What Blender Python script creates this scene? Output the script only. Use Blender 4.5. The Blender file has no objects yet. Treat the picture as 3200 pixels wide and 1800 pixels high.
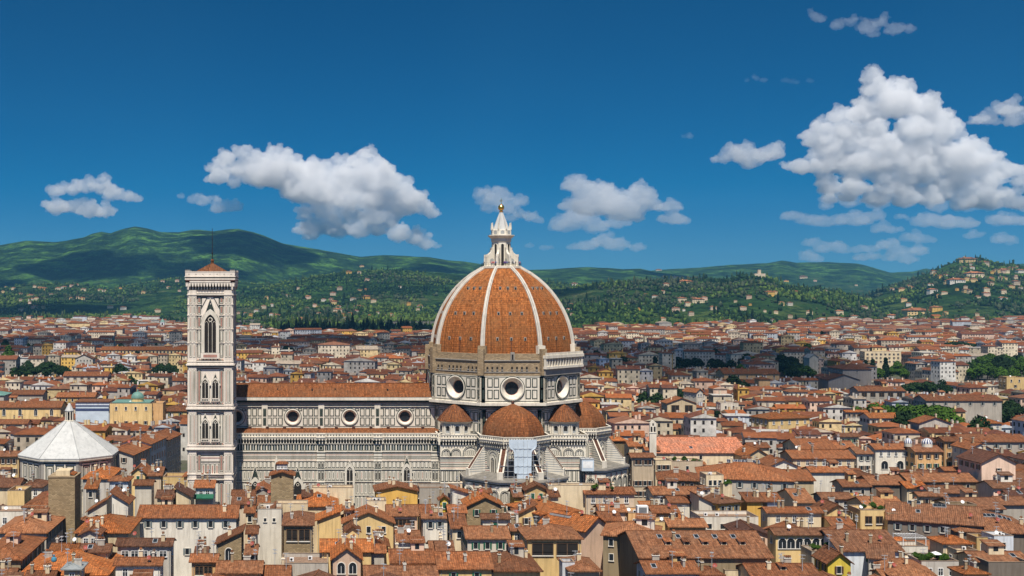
import bpy, math, random
import numpy as np
from mathutils import Vector, Matrix

# ------------------------------------------------------------------ camera, sky, sun
SC = bpy.context.scene
COL = SC.collection
RAD = math.radians
F, PPX, HZ, H = 3800.0, 1010.0, 912.0, 83.0        # focal length, principal column, horizon row (of a 3200 px wide view), eye height in m
SUN_EL, SUN_AZ = 61.0, 5.0                          # elevation; degrees to the left of straight behind the viewer

cam = bpy.data.objects.new('camera', bpy.data.cameras.new('camera'))
COL.objects.link(cam)
cam.location = (0, 0, H)
cam.rotation_euler = (RAD(90), 0, 0)
cam.data.sensor_width = 36.0
cam.data.lens = 36.0 * F / 3200.0
cam.data.shift_x = (1600.0 - PPX) / 3200.0
cam.data.shift_y = (HZ - 900.0) / 3200.0
cam.data.clip_start = 1.0
cam.data.clip_end = 90000.0
SC.camera = cam

world = bpy.data.worlds.new('World')
SC.world = world
world.use_nodes = True
wt = world.node_tree
bg = wt.nodes['Background']
sky = wt.nodes.new('ShaderNodeTexSky')
sky.sky_type = 'NISHITA'
sky.sun_disc = False
sky.sun_elevation = RAD(SUN_EL)
sky.sun_rotation = RAD(180.0 + SUN_AZ)
sky.altitude = 5000.0
sky.air_density = 1.0
sky.dust_density = 0.0
sky.ozone_density = 10.0
pol = wt.nodes.new('ShaderNodeMix')                 # a polarised, deep blue sky
pol.data_type = 'RGBA'; pol.blend_type = 'MULTIPLY'
pol.inputs[0].default_value = 1.0
pol.inputs[7].default_value = (.26, .33, .39, 1)
wt.links.new(sky.outputs[0], pol.inputs[6])
red = wt.nodes.new('ShaderNodeMix'); red.data_type = 'RGBA'; red.blend_type = 'SUBTRACT'; red.inputs[0].default_value = 1.0; red.clamp_result = False
red.inputs[7].default_value = (.42, 0, 0, 1)
wt.links.new(pol.outputs[2], red.inputs[6])
low = wt.nodes.new('ShaderNodeMix'); low.data_type = 'RGBA'; low.blend_type = 'LIGHTEN'; low.inputs[0].default_value = 1.0
low.inputs[7].default_value = (.02, .02, .02, 1)
wt.links.new(red.outputs[2], low.inputs[6])
# the polarisation is strongest at right angles to the sun and fades towards it
SUNV = (-math.sin(RAD(SUN_AZ)) * math.cos(RAD(SUN_EL)), -math.cos(RAD(SUN_AZ)) * math.cos(RAD(SUN_EL)), math.sin(RAD(SUN_EL)))
wtc = wt.nodes.new('ShaderNodeTexCoord')
wdot = wt.nodes.new('ShaderNodeVectorMath'); wdot.operation = 'DOT_PRODUCT'; wdot.inputs[1].default_value = SUNV
wt.links.new(wtc.outputs['Generated'], wdot.inputs[0])
wsq = wt.nodes.new('ShaderNodeMath'); wsq.operation = 'MULTIPLY'
wt.links.new(wdot.outputs['Value'], wsq.inputs[0]); wt.links.new(wdot.outputs['Value'], wsq.inputs[1])
wmr = wt.nodes.new('ShaderNodeMapRange'); wmr.interpolation_type = 'SMOOTHSTEP'
for i, v in enumerate((.25, .55, 1.0, 0.0)): wmr.inputs[i + 1].default_value = v
wt.links.new(wsq.outputs[0], wmr.inputs[0])
wmx = wt.nodes.new('ShaderNodeMix'); wmx.data_type = 'RGBA'
wt.links.new(wmr.outputs[0], wmx.inputs[0]); wt.links.new(sky.outputs[0], wmx.inputs[6]); wt.links.new(low.outputs[2], wmx.inputs[7])
wt.links.new(wmx.outputs[2], bg.inputs['Color'])
bg.inputs['Strength'].default_value = 0.095

sun = bpy.data.objects.new('sun', bpy.data.lights.new('sun', 'SUN'))
COL.objects.link(sun)
sun.data.energy = 4.2
sun.data.angle = RAD(0.53)
sun.data.color = (1.0, 0.93, 0.82)
SDIR = Vector((-math.sin(RAD(SUN_AZ)) * math.cos(RAD(SUN_EL)), -math.cos(RAD(SUN_AZ)) * math.cos(RAD(SUN_EL)), math.sin(RAD(SUN_EL))))
sun.rotation_euler = SDIR.to_track_quat('Z', 'Y').to_euler()

SC.view_settings.view_transform = 'Standard'
SC.view_settings.look = 'None'
SC.view_settings.exposure = 0.60
SC.view_settings.gamma = 1.0
SC.render.engine = 'CYCLES'
SC.cycles.use_denoising = True
SC.cycles.max_bounces = 14
SC.cycles.diffuse_bounces = 3
SC.cycles.glossy_bounces = 2
SC.cycles.volume_bounces = 10
SC.cycles.transparent_max_bounces = 24

# ------------------------------------------------------------------ small helpers
def at(px, py, Y):
    """the world point seen at column px, row py of the 3200 x 1800 view when it stands Y metres away"""
    return Vector(((px - PPX) * Y / F, Y, H - (py - HZ) * Y / F))
def depth_for(py, z): return (H - z) * F / (py - HZ)

def tag(o, label=None, cat=None, group=None, kind=None):
    if label: o['label'] = label
    if cat: o['category'] = cat
    if group: o['group'] = group
    if kind: o['kind'] = kind
    return o
def empty(name, loc=(0, 0, 0), rz=0.0):
    o = bpy.data.objects.new(name, None)
    COL.objects.link(o)
    o.location = loc
    o.rotation_euler = (0, 0, rz)
    o.empty_display_size = 1.0
    return o

class MB:
    """collects polygons, builds one mesh object with metric UVs (u along the face, v up its slope)"""
    def __init__(self): self.v = []; self.f = []; self.m = []; self.mats = []
    def mi(self, mat):
        if mat not in self.mats: self.mats.append(mat)
        return self.mats.index(mat)
    def poly(self, pts, mat):
        i = len(self.v)
        self.v.extend([tuple(p) for p in pts])
        self.f.append(tuple(range(i, i + len(pts))))
        self.m.append(self.mi(mat))
    def box(self, x0, x1, y0, y1, z0, z1, mat, bottom=False):
        self.prism([(x0, y0), (x1, y0), (x1, y1), (x0, y1)], z0, z1, mat, bottom=bottom)
    def prism(self, pts, z0, z1, mat, top=True, bottom=False, topmat=None):
        n = len(pts)
        for i in range(n):
            a, b = pts[i], pts[(i + 1) % n]
            self.poly([(a[0], a[1], z0), (b[0], b[1], z0), (b[0], b[1], z1), (a[0], a[1], z1)], mat)
        if top: self.poly([(p[0], p[1], z1) for p in pts], topmat or mat)
        if bottom: self.poly([(p[0], p[1], z0) for p in reversed(pts)], mat)
    def loft(self, rings, mat, closed=True, cap0=False, cap1=False):
        for a, b in zip(rings[:-1], rings[1:]):
            n = len(a)
            for i in range(n if closed else n - 1):
                j = (i + 1) % n
                self.poly([a[i], a[j], b[j], b[i]], mat)
        if cap0: self.poly(list(reversed(rings[0])), mat)
        if cap1: self.poly(rings[-1], mat)
    def lathe(self, prof, n, mat, cx=0, cy=0, ph=0.0):
        rings = [[(cx + r * math.cos(ph + 2 * math.pi * k / n), cy + r * math.sin(ph + 2 * math.pi * k / n), z) for k in range(n)] for r, z in prof]
        self.loft(rings, mat, cap0=True, cap1=True)
    def tube(self, p, q, r, mat, n=6, r2=None):
        p, q = Vector(p), Vector(q)
        d = (q - p).normalized()
        a = d.orthogonal().normalized(); b = d.cross(a)
        r2 = r if r2 is None else r2
        ring = lambda c, rr: [tuple(c + a * rr * math.cos(2 * math.pi * k / n) + b * rr * math.sin(2 * math.pi * k / n)) for k in range(n)]
        self.loft([ring(p, r), ring(q, r2)], mat, cap0=True, cap1=True)
    def mesh(self, name):
        me = bpy.data.meshes.new(name)
        me.from_pydata(self.v, [], self.f)
        for m in self.mats: me.materials.append(m)
        me.polygons.foreach_set('material_index', self.m)
        add_uv(me)
        return me
    def build(self, name, parent=None, smooth=False):
        me = self.mesh(name)
        if smooth: me.polygons.foreach_set('use_smooth', [True] * len(me.polygons))
        return put(name, me, parent)

def add_uv(me):
    nl, npoly = len(me.loops), len(me.polygons)
    co = np.empty(len(me.vertices) * 3, 'f'); me.vertices.foreach_get('co', co); co = co.reshape(-1, 3)
    vi = np.empty(nl, 'i'); me.loops.foreach_get('vertex_index', vi)
    nr = np.empty(npoly * 3, 'f'); me.polygons.foreach_get('normal', nr); nr = nr.reshape(-1, 3)
    lt = np.empty(npoly, 'i'); me.polygons.foreach_get('loop_total', lt)
    n = np.repeat(nr, lt, axis=0)
    t = np.stack([-n[:, 1], n[:, 0], np.zeros(nl, 'f')], 1)
    ln = np.linalg.norm(t, axis=1)
    flat = ln < 0.02
    t[flat] = (1, 0, 0); ln[flat] = 1
    t /= ln[:, None]
    b = np.cross(n, t)
    p = co[vi]
    uv = np.stack([(p * t).sum(1), (p * b).sum(1)], 1).astype('f')
    lay = me.uv_layers.new(name='UVMap')
    lay.data.foreach_set('uv', uv.ravel())

def put(name, me, parent=None, loc=None, rz=0.0):
    o = bpy.data.objects.new(name, me)
    COL.objects.link(o)
    if parent is not None: o.parent = parent
    if loc is not None: o.location = loc
    if rz: o.rotation_euler = (0, 0, rz)
    return o

# ------------------------------------------------------------------ materials
class NT:
    def __init__(self, name, rough=0.85, spec=0.25):
        self.m = bpy.data.materials.new(name); self.m.use_nodes = True
        self.t = self.m.node_tree; self.b = self.t.nodes['Principled BSDF']
        self.b.inputs['Roughness'].default_value = rough
        self.b.inputs['Specular IOR Level'].default_value = spec
    def n(self, kind, **kw):
        nd = self.t.nodes.new('ShaderNode' + kind)
        for k, v in kw.items():
            if k in nd.inputs: nd.inputs[k].default_value = v
            else: setattr(nd, k, v)
        return nd
    def l(self, a, b): self.t.links.new(a, b)
    def coord(self, what='Object'): return self.n('TexCoord').outputs[what]
    def pos(self): return self.n('NewGeometry').outputs['Position']
    def noise(self, vec, scale, detail=4.0, rough=0.6):
        nd = self.n('TexNoise', Scale=scale, Detail=detail, Roughness=rough)
        self.l(vec, nd.inputs['Vector']); return nd.outputs['Fac']
    def ramp(self, fac, stops, interp='LINEAR'):
        nd = self.n('ValToRGB'); cr = nd.color_ramp; cr.interpolation = interp
        while len(cr.elements) < len(stops): cr.elements.new(0.5)
        for e, (p, c) in zip(cr.elements, stops): e.position = p; e.color = (*c, 1) if len(c) == 3 else c
        self.l(fac, nd.inputs['Fac']); return nd.outputs['Color']
    def mix(self, fac, a, b, mode='MIX'):
        nd = self.n('Mix', data_type='RGBA', blend_type=mode)
        for s, v in ((0, fac), (6, a), (7, b)):
            if isinstance(v, (int, float)): nd.inputs[s].default_value = v
            elif isinstance(v, tuple): nd.inputs[s].default_value = (*v, 1)
            else: self.l(v, nd.inputs[s])
        return nd.outputs[2]
    def math(self, op, a, b=None):
        nd = self.n('Math', operation=op)
        for s, v in ((0, a), (1, b)):
            if v is None: continue
            if isinstance(v, (int, float)): nd.inputs[s].default_value = v
            else: self.l(v, nd.inputs[s])
        return nd.outputs[0]
    def mapping(self, vec, scale):
        nd = self.n('Mapping'); nd.inputs['Scale'].default_value = scale
        self.l(vec, nd.inputs['Vector']); return nd.outputs[0]
    def color(self, c):
        if isinstance(c, tuple): self.b.inputs['Base Color'].default_value = (*c, 1)
        else: self.l(c, self.b.inputs['Base Color'])
    def bump(self, h, strength=0.5, dist=0.1):
        nd = self.n('Bump', Strength=strength, Distance=dist)
        self.l(h, nd.inputs['Height']); self.l(nd.outputs[0], self.b.inputs['Normal'])

def sc(c, k): return tuple(min(1.0, x * k) for x in c)
def plain(name, c, rough=0.7, metal=0.0, var=0.18, scale=0.6, spec=0.25):
    t = NT(name, rough, spec)
    t.b.inputs['Metallic'].default_value = metal
    f = t.noise(t.pos(), scale)
    t.color(t.ramp(f, [(0.3, sc(c, 1 - var)), (0.7, sc(c, 1 + var * 0.7))]))
    return t.m
def plaster(name, c):
    t = NT(name, 0.9, 0.15)
    p = t.pos()
    big = t.noise(p, 0.13, 5, 0.65)
    streak = t.noise(t.mapping(p, (1.3, 1.3, 0.12)), 1.0, 4, 0.6)
    base = t.ramp(big, [(0.3, sc(c, 0.80)), (0.55, c), (0.8, sc(c, 1.08))])
    dirty = t.mix(0.9, base, sc((c[0] * .62, c[1] * .60, c[2] * .58), 1.0))
    f = t.ramp(streak, [(0.46, (0, 0, 0)), (0.74, (1, 1, 1))])
    oi = t.n('ObjectInfo')
    t.color(t.mix(1.0, t.mix(f, base, dirty), t.ramp(oi.outputs['Random'], [(0.0, (.72, .70, .66)), (0.4, (.95, .93, .90)), (1.0, (1.06, 1.06, 1.06))]), 'MULTIPLY'))
    return t.m
def tiles(name, c, dark=0.5, old=0.35, vary=True):
    """clay pantiles: channels run up the slope (v), courses across it, patches of new, faded and lichened tiles"""
    t = NT(name, 0.92, 0.12)
    uv = t.coord('UV'); p = t.pos()
    wob = t.n('TexNoise', Scale=0.5, Detail=3.0); t.l(uv, wob.inputs['Vector'])
    vm = t.n('VectorMath', operation='MULTIPLY_ADD'); t.l(wob.outputs['Color'], vm.inputs[0]); vm.inputs[1].default_value = (.55, .55, 0); t.l(uv, vm.inputs[2])
    uv2 = vm.outputs[0]
    br = t.n('TexBrick', offset=0.0)
    br.inputs['Scale'].default_value = 1.0
    br.inputs['Color1'].default_value = (*sc(c, 1.9), 1); br.inputs['Color2'].default_value = (*sc(c, 0.55), 1)
    br.inputs['Mortar'].default_value = (*sc(c, dark * 0.35), 1)
    br.inputs['Mortar Size'].default_value = 0.085; br.inputs['Mortar Smooth'].default_value = 0.3
    br.inputs['Brick Width'].default_value = 0.52; br.inputs['Row Height'].default_value = 0.75
    t.l(uv2, br.inputs['Vector'])
    big = t.noise(p, 0.14, 6, 0.75)
    fine = t.noise(p, 1.1, 5, 0.8)
    streak = t.noise(t.mapping(uv, (1.6, .16, 1)), 1.0, 4, .7)
    col = t.mix(t.ramp(big, [(0.40, (0, 0, 0)), (0.66, (.9, .9, .9))]), br.outputs['Color'], (c[0] * .60 + .012, c[1] * .85 + .012, c[2] * 1.05 + .012))
    col = t.mix(old + .1, col, t.ramp(fine, [(0.28, sc(c, 0.30)), (0.5, sc(c, 1.05)), (0.70, (c[0] * 2.1, c[1] * 2.5, c[2] * 2.7))]))
    col = t.mix(1.0, col, t.ramp(streak, [(0.30, (.55, .52, .5)), (0.5, (1, 1, 1)), (0.72, (1.45, 1.35, 1.25))]), 'MULTIPLY')
    oi = t.n('ObjectInfo')
    if vary: col = t.mix(1.0, col, t.ramp(oi.outputs['Random'], [(0.0, (.78, .84, .90)), (0.35, (1.05, 1.08, 1.10)), (0.7, (1.22, 1.20, 1.12)), (1.0, (1.65, 1.60, 1.45))]), 'MULTIPLY')
    t.color(col)
    sep = t.n('SeparateXYZ'); t.l(uv2, sep.inputs[0])
    w = t.math('SINE', t.math('MULTIPLY', sep.outputs[0], 2 * math.pi / 0.52))
    t.bump(w, 0.8, 0.10)
    return t.m
def masonry(name, c, bw=0.7, bh=0.32, mortar=0.55):
    t = NT(name, 0.95, 0.1)
    br = t.n('TexBrick')
    br.inputs['Scale'].default_value = 1.0
    br.inputs['Color1'].default_value = (*sc(c, 1.3), 1); br.inputs['Color2'].default_value = (*sc(c, 0.65), 1)
    br.inputs['Mortar'].default_value = (*sc(c, mortar), 1); br.inputs['Mortar Size'].default_value = 0.04
    br.inputs['Brick Width'].default_value = bw; br.inputs['Row Height'].default_value = bh
    t.l(t.coord('UV'), br.inputs['Vector'])
    f = t.noise(t.pos(), 0.35, 5, 0.7)
    t.color(t.mix(t.ramp(f, [(0.35, (0, 0, 0)), (0.7, (.8, .8, .8))]), br.outputs['Color'], sc((c[0] * .75, c[1] * .72, c[2] * .7), 1)))
    t.bump(br.outputs['Fac'], 0.4, -0.05)
    return t.m
def marble(name, c, dirt, amt=0.6, k=1.0):
    t = NT(name, 0.6, 0.3)
    p = t.pos()
    a = t.noise(p, 0.22 * k, 6, 0.7)
    s = t.noise(t.mapping(p, (0.9, 0.9, 0.10)), 1.0, 5, 0.65)
    base = t.ramp(a, [(0.3, sc(c, .86)), (0.6, c), (0.8, sc(c, 1.06))])
    f = t.ramp(s, [(0.48, (0, 0, 0)), (0.74, (amt, amt, amt))])
    t.color(t.mix(f, base, dirt))
    return t.m

M = {}
M['white'] = marble('white_marble', (.74, .68, .565), (.38, .33, .25), .7)
M['snow'] = marble('roof_marble', (.50, .50, .48), (.31, .315, .31), .75)
M['rib'] = marble('rib_marble', (.56, .52, .45), (.30, .27, .215), .85, 2.0)
M['tower'] = marble('tower_marble', (.79, .705, .60), (.44, .37, .29), .6)
M['green'] = plain('green_marble', (.036, .050, .041), .55, var=.3)
M['pink'] = plain('pink_marble', (.42, .22, .17), .6, var=.2)
M['grey'] = marble('grey_marble', (.36, .37, .36), (.20, .20, .19), .6)
M['glass'] = plain('dark_glass', (.018, .024, .030), .18, var=.3, spec=.5)
M['void'] = plain('dark_opening', (.022, .019, .017), .8)
M['rough'] = masonry('rough_stone', (.37, .28, .175), .9, .4)
M['stone'] = masonry('pietra_forte', (.36, .27, .155), .75, .34)
M['ashlar'] = marble('grey_stone', (.34, .31, .27), (.17, .155, .135), .6)
M['slab'] = plain('weathered_slabs', (.19, .175, .15), .8, var=.35)
M['lead'] = plain('lead_sheet', (.25, .27, .27), .5, var=.2)
M['gold'] = plain('gilt_copper', (.95, .58, .12), .28, metal=1.0, var=.08)
M['iron'] = plain('dark_iron', (.05, .045, .045), .5, metal=.6)
M['steel'] = plain('zinc', (.55, .57, .58), .45, metal=.4)
M['copper'] = plain('copper_patina', (.13, .25, .21), .6)
M['sheet'] = plain('scaffold_sheet', (.54, .62, .69), .7, var=.12, scale=.3)
M['dish'] = plain('dish_paint', (.78, .78, .76), .5)
M['reddish'] = plain('red_dish_paint', (.30, .07, .05), .6)
M['solar'] = plain('solar_cell', (.015, .022, .05), .15, spec=.6)
M['frame'] = plain('pale_frame', (.70, .66, .58), .7)
M['wframe'] = plain('white_frame', (.78, .78, .76), .6)
M['cap'] = masonry('parapet_cap', (.33, .25, .18), .8, .3)
M['terrace'] = masonry('terrace_tiles', (.30, .20, .14), .4, .4)
M['navy'] = plain('navy_cloth', (.05, .07, .16), .8)
M['blue'] = plain('blue_plastic', (.07, .25, .36), .5)
M['shut_g'] = plain('green_shutter', (.020, .11, .065), .6)
M['shut_b'] = plain('brown_shutter', (.10, .052, .032), .6)
M['shut_y'] = plain('grey_shutter', (.16, .19, .19), .6)
M['wood'] = plain('brown_timber', (.14, .085, .05), .8)
M['leaf'] = plain('terrace_leaf', (.05, .11, .022), .7, var=.5, scale=2.5)

RF = {'l': tiles('church_tile', (.225, .078, .028), .5, .3, False), 'r': tiles('tile_red', (.185, .068, .030)), 'o': tiles('tile_new', (.270, .086, .027), .7, .12), 'b': tiles('tile_old', (.135, .058, .032), .45, .45),
      'p': tiles('tile_salmon', (.40, .150, .088), .9, .10), 'm': tiles('tile_mixed', (.190, .080, .040), .5, .5), 'd': tiles('tile_dark', (.105, .044, .028), .45, .45),
      'k': M['lead'], 'c': M['copper']}
WL = {'W': plaster('plaster_white', (.76, .71, .61)), 'C': plaster('plaster_cream', (.74, .61, .41)), 'L': plaster('plaster_straw', (.78, .57, .27)),
      'Y': plaster('plaster_ochre', (.76, .47, .12)), 'V': plaster('plaster_yellow', (.84, .66, .10)), 'P': plaster('plaster_pink', (.80, .58, .44)),
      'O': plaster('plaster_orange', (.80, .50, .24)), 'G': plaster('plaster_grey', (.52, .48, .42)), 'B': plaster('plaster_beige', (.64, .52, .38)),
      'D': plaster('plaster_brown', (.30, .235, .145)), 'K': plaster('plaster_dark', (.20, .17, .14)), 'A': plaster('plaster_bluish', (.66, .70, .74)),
      'S': M['stone'], 'H': M['ashlar']}
# ------------------------------------------------------------------ the setting: ground and hills
def vnoise(x, y, seed=0):
    xi, yi = np.floor(x).astype(np.int64), np.floor(y).astype(np.int64)
    fx, fy = x - xi, y - yi
    fx, fy = fx * fx * (3 - 2 * fx), fy * fy * (3 - 2 * fy)
    def hsh(a, b):
        h = (a * 374761393 + b * 668265263 + seed * 974634) & 0xffffffff
        h = ((h ^ (h >> 13)) * 1274126177) & 0xffffffff
        return ((h ^ (h >> 16)) & 0xffff) / 65535.0
    a, b, c, d = hsh(xi, yi), hsh(xi + 1, yi), hsh(xi, yi + 1), hsh(xi + 1, yi + 1)
    return (a * (1 - fx) + b * fx) * (1 - fy) + (c * (1 - fx) + d * fx) * fy
def fbm(x, y, oct=5, seed=0):
    s, a, t = 0, 0.5, 0
    for k in range(oct):
        s = s + a * vnoise(x * 2 ** k, y * 2 ** k, seed + k); t += a; a *= 0.5
    return s / t - 0.5

RIDGES = [  # depth of the crest, run of the front slope, run of the back slope, its crest line (column, row)
    (8600, 3000, 4000, [(-900, 820), (-300, 790), (0, 767), (80, 754), (170, 757), (214, 750), (261, 741), (289, 729), (317, 723), (345, 728), (382, 716), (422, 708), (457, 714), (503, 727), (559, 727), (596, 720), (624, 719), (666, 723), (708, 718), (745, 716), (792, 726), (829, 737), (885, 760), (955, 772), (1025, 786), (1071, 795), (1127, 804), (1200, 799), (1278, 801), (1340, 804), (1402, 815), (1448, 818), (1495, 825), (1600, 842), (1660, 844), (1712, 843), (1774, 837), (1834, 834), (1899, 838), (1945, 842), (2000, 838), (2060, 850), (2200, 870), (2600, 900), (3600, 900)]),
    (10500, 3600, 3000, [(1700, 900), (2000, 850), (2093, 841), (2186, 836), (2279, 828), (2396, 822), (2443, 813), (2489, 821), (2582, 818), (2676, 822), (2727, 834), (2783, 852), (2852, 849), (2894, 839), (2918, 844), (3000, 846), (3100, 830), (3200, 822), (3500, 840)]),
    (5600, 1900, 1600, [(-700, 940), (-200, 925), (0, 902), (120, 890), (250, 891), (350, 905), (450, 886), (560, 868), (680, 873), (800, 888), (900, 880), (1000, 864), (1100, 852), (1200, 846), (1340, 850), (1500, 862), (1700, 880), (1900, 905), (2200, 960)]),
    (4300, 1650, 1300, [(1250, 1010), (1450, 962), (1600, 930), (1700, 908), (1800, 900), (1900, 890), (2000, 884), (2100, 878), (2200, 874), (2261, 879), (2310, 869), (2373, 864), (2419, 877), (2466, 898), (2536, 905), (2606, 912), (2699, 930), (2760, 950), (2850, 985), (3000, 1010)]),
    (5000, 2300, 1500, [(2450, 1000), (2600, 962), (2700, 932), (2760, 905), (2830, 880), (2880, 862), (2918, 847), (2955, 829), (2992, 815), (3025, 812), (3067, 808), (3095, 822), (3141, 829), (3220, 832), (3300, 826), (3600, 860)]),
]
RIDGES = [(D, wf, wb, np.array(p, float)) for D, wf, wb, p in RIDGES]
def terrain(X, Y):
    px = PPX + X * F / Y
    n1, n2 = fbm(X / 900.0, Y / 900.0, 6, 3), fbm(X / 260.0, Y / 260.0, 5, 11)
    z = np.full(np.shape(X), -1.0)
    for i, (D, wf, wb, p) in enumerate(RIDGES):
        zc = H - (np.interp(px, p[:, 0], p[:, 1]) - HZ) * D / F
        wl = wf * (1 + 0.5 * fbm(X / 1300.0, Y / 1300.0 + 7 * i, 3, 20 + i))
        t = np.clip((Y - (D - wl)) / wl, 0, 1)
        s = np.where(Y < D, t * t * (3 - 2 * t) * 0.6 + t ** 1.6 * 0.4, 1 - np.clip((Y - D) / wb, 0, 1) ** 1.5)
        edge = np.clip(1 - np.abs(Y - D) / (wf * 0.30), 0, 1)
        zz = (zc + 1) * s - 1 + (n1 * 210 + n2 * 62) * s * (1 - s) * 2.4 * np.clip((zc - 20) / 150, 0.1, 1) + (n2 * 14) * edge * np.clip(zc / 300, 0, 1)
        z = np.maximum(z, zz)
    return z

def forest_material():
    t = NT('wooded_hillside', 0.95, 0.05)
    p = t.pos()
    crown = t.n('TexVoronoi', feature='F1'); crown.inputs['Scale'].default_value = 0.075
    t.l(p, crown.inputs['Vector'])
    big = t.noise(p, 0.0011, 5, 0.6)
    mid = t.noise(p, 0.006, 5, 0.65)
    fine = t.noise(p, 0.03, 4, 0.7)
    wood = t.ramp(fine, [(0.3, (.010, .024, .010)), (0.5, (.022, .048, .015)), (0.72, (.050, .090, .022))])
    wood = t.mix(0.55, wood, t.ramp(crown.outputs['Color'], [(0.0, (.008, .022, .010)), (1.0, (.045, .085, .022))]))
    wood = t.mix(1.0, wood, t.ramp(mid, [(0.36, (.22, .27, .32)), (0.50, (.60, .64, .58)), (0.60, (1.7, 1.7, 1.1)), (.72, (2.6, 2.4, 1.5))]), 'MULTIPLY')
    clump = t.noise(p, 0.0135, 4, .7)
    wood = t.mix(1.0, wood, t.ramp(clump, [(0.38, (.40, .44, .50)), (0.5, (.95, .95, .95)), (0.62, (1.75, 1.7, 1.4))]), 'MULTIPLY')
    fld = t.n('TexVoronoi', feature='F1'); fld.inputs['Scale'].default_value = 0.0085
    wq = t.n('Mapping'); wq.inputs['Scale'].default_value = (1, 0.5, 1); t.l(p, wq.inputs['Vector']); t.l(wq.outputs[0], fld.inputs['Vector'])
    sepc = t.n('SeparateColor'); t.l(fld.outputs['Color'], sepc.inputs[0])
    field = t.ramp(sepc.outputs[0], [(0.0, (.024, .050, .013)), (0.3, (.040, .070, .017)), (0.55, (.062, .082, .024)), (0.8, (.034, .052, .020)), (0.93, (.095, .088, .042))], 'CONSTANT')
    rowt = t.n('TexWave'); rowt.inputs['Scale'].default_value = 0.035; rowt.inputs['Distortion'].default_value = 3; t.l(p, rowt.inputs['Vector'])
    field = t.mix(t.math('MULTIPLY', rowt.outputs['Fac'], .45), field, (.020, .036, .012))
    field = t.mix(t.ramp(fine, [(0.45, (0, 0, 0)), (0.60, (1, 1, 1))]), field, (.012, .026, .009))
    sep = t.n('SeparateXYZ'); t.l(p, sep.inputs[0])
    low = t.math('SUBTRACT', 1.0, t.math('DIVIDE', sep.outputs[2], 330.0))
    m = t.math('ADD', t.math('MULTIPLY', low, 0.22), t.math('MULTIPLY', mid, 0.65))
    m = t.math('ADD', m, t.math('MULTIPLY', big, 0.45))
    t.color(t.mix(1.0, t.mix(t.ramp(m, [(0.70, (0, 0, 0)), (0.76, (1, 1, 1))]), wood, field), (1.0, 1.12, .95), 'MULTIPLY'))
    t.bump(t.math('ADD', t.math('MULTIPLY', crown.outputs['Distance'], -0.6), t.math('MULTIPLY', fine, 1.2)), 1.0, 9.0)
    return t.m

def build_setting():
    g = MB()
    gm = NT('paving_and_yards', 0.95, 0.1)
    gm.color(gm.ramp(gm.noise(gm.pos(), 0.02, 6, .7), [(0.35, (.06, .055, .05)), (0.5, (.10, .09, .078)), (0.62, (.055, .07, .035)), (.75, (.13, .115, .095))]))
    g.poly([(-13500, -2000, 0), (18500, -2000, 0), (18500, 16000, 0), (-13500, 16000, 0)], gm.m)
    tag(g.build('ground'), kind='structure', label='stone paved ground between the houses')
    cols = np.linspace(-700, 3500, 620)
    rows = np.concatenate([np.geomspace(2200, 5600, 190), np.geomspace(5650, 15500, 150)])
    PXg, Yg = np.meshgrid(cols, rows)
    Xg = (PXg - PPX) * Yg / F
    Zg = terrain(Xg, Yg)
    nr, nc = Xg.shape
    verts = np.stack([Xg, Yg, Zg], -1).reshape(-1, 3).astype('f')
    idx = np.arange(nr * nc).reshape(nr, nc)
    quads = np.stack([idx[:-1, :-1], idx[:-1, 1:], idx[1:, 1:], idx[1:, :-1]], -1).reshape(-1, 4)
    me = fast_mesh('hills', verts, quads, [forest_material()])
    me.polygons.foreach_set('use_smooth', np.ones(len(quads), bool))
    tag(put('hills', me), kind='structure', label='wooded hills behind the city')

def fast_mesh(name, verts, faces, mats, mat_idx=None):
    """numpy mesh; faces is an (n, k) array"""
    me = bpy.data.meshes.new(name)
    n, k = faces.shape
    me.vertices.add(len(verts)); me.vertices.foreach_set('co', np.ascontiguousarray(verts, 'f').ravel())
    me.loops.add(n * k); me.loops.foreach_set('vertex_index', faces.astype('i').ravel())
    me.polygons.add(n)
    me.polygons.foreach_set('loop_start', np.arange(0, n * k, k, dtype='i'))
    me.polygons.foreach_set('loop_total', np.full(n, k, 'i'))
    for m in mats: me.materials.append(m)
    if mat_idx is not None: me.polygons.foreach_set('material_index', mat_idx.astype('i'))
    me.update(calc_edges=True)
    return me

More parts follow.
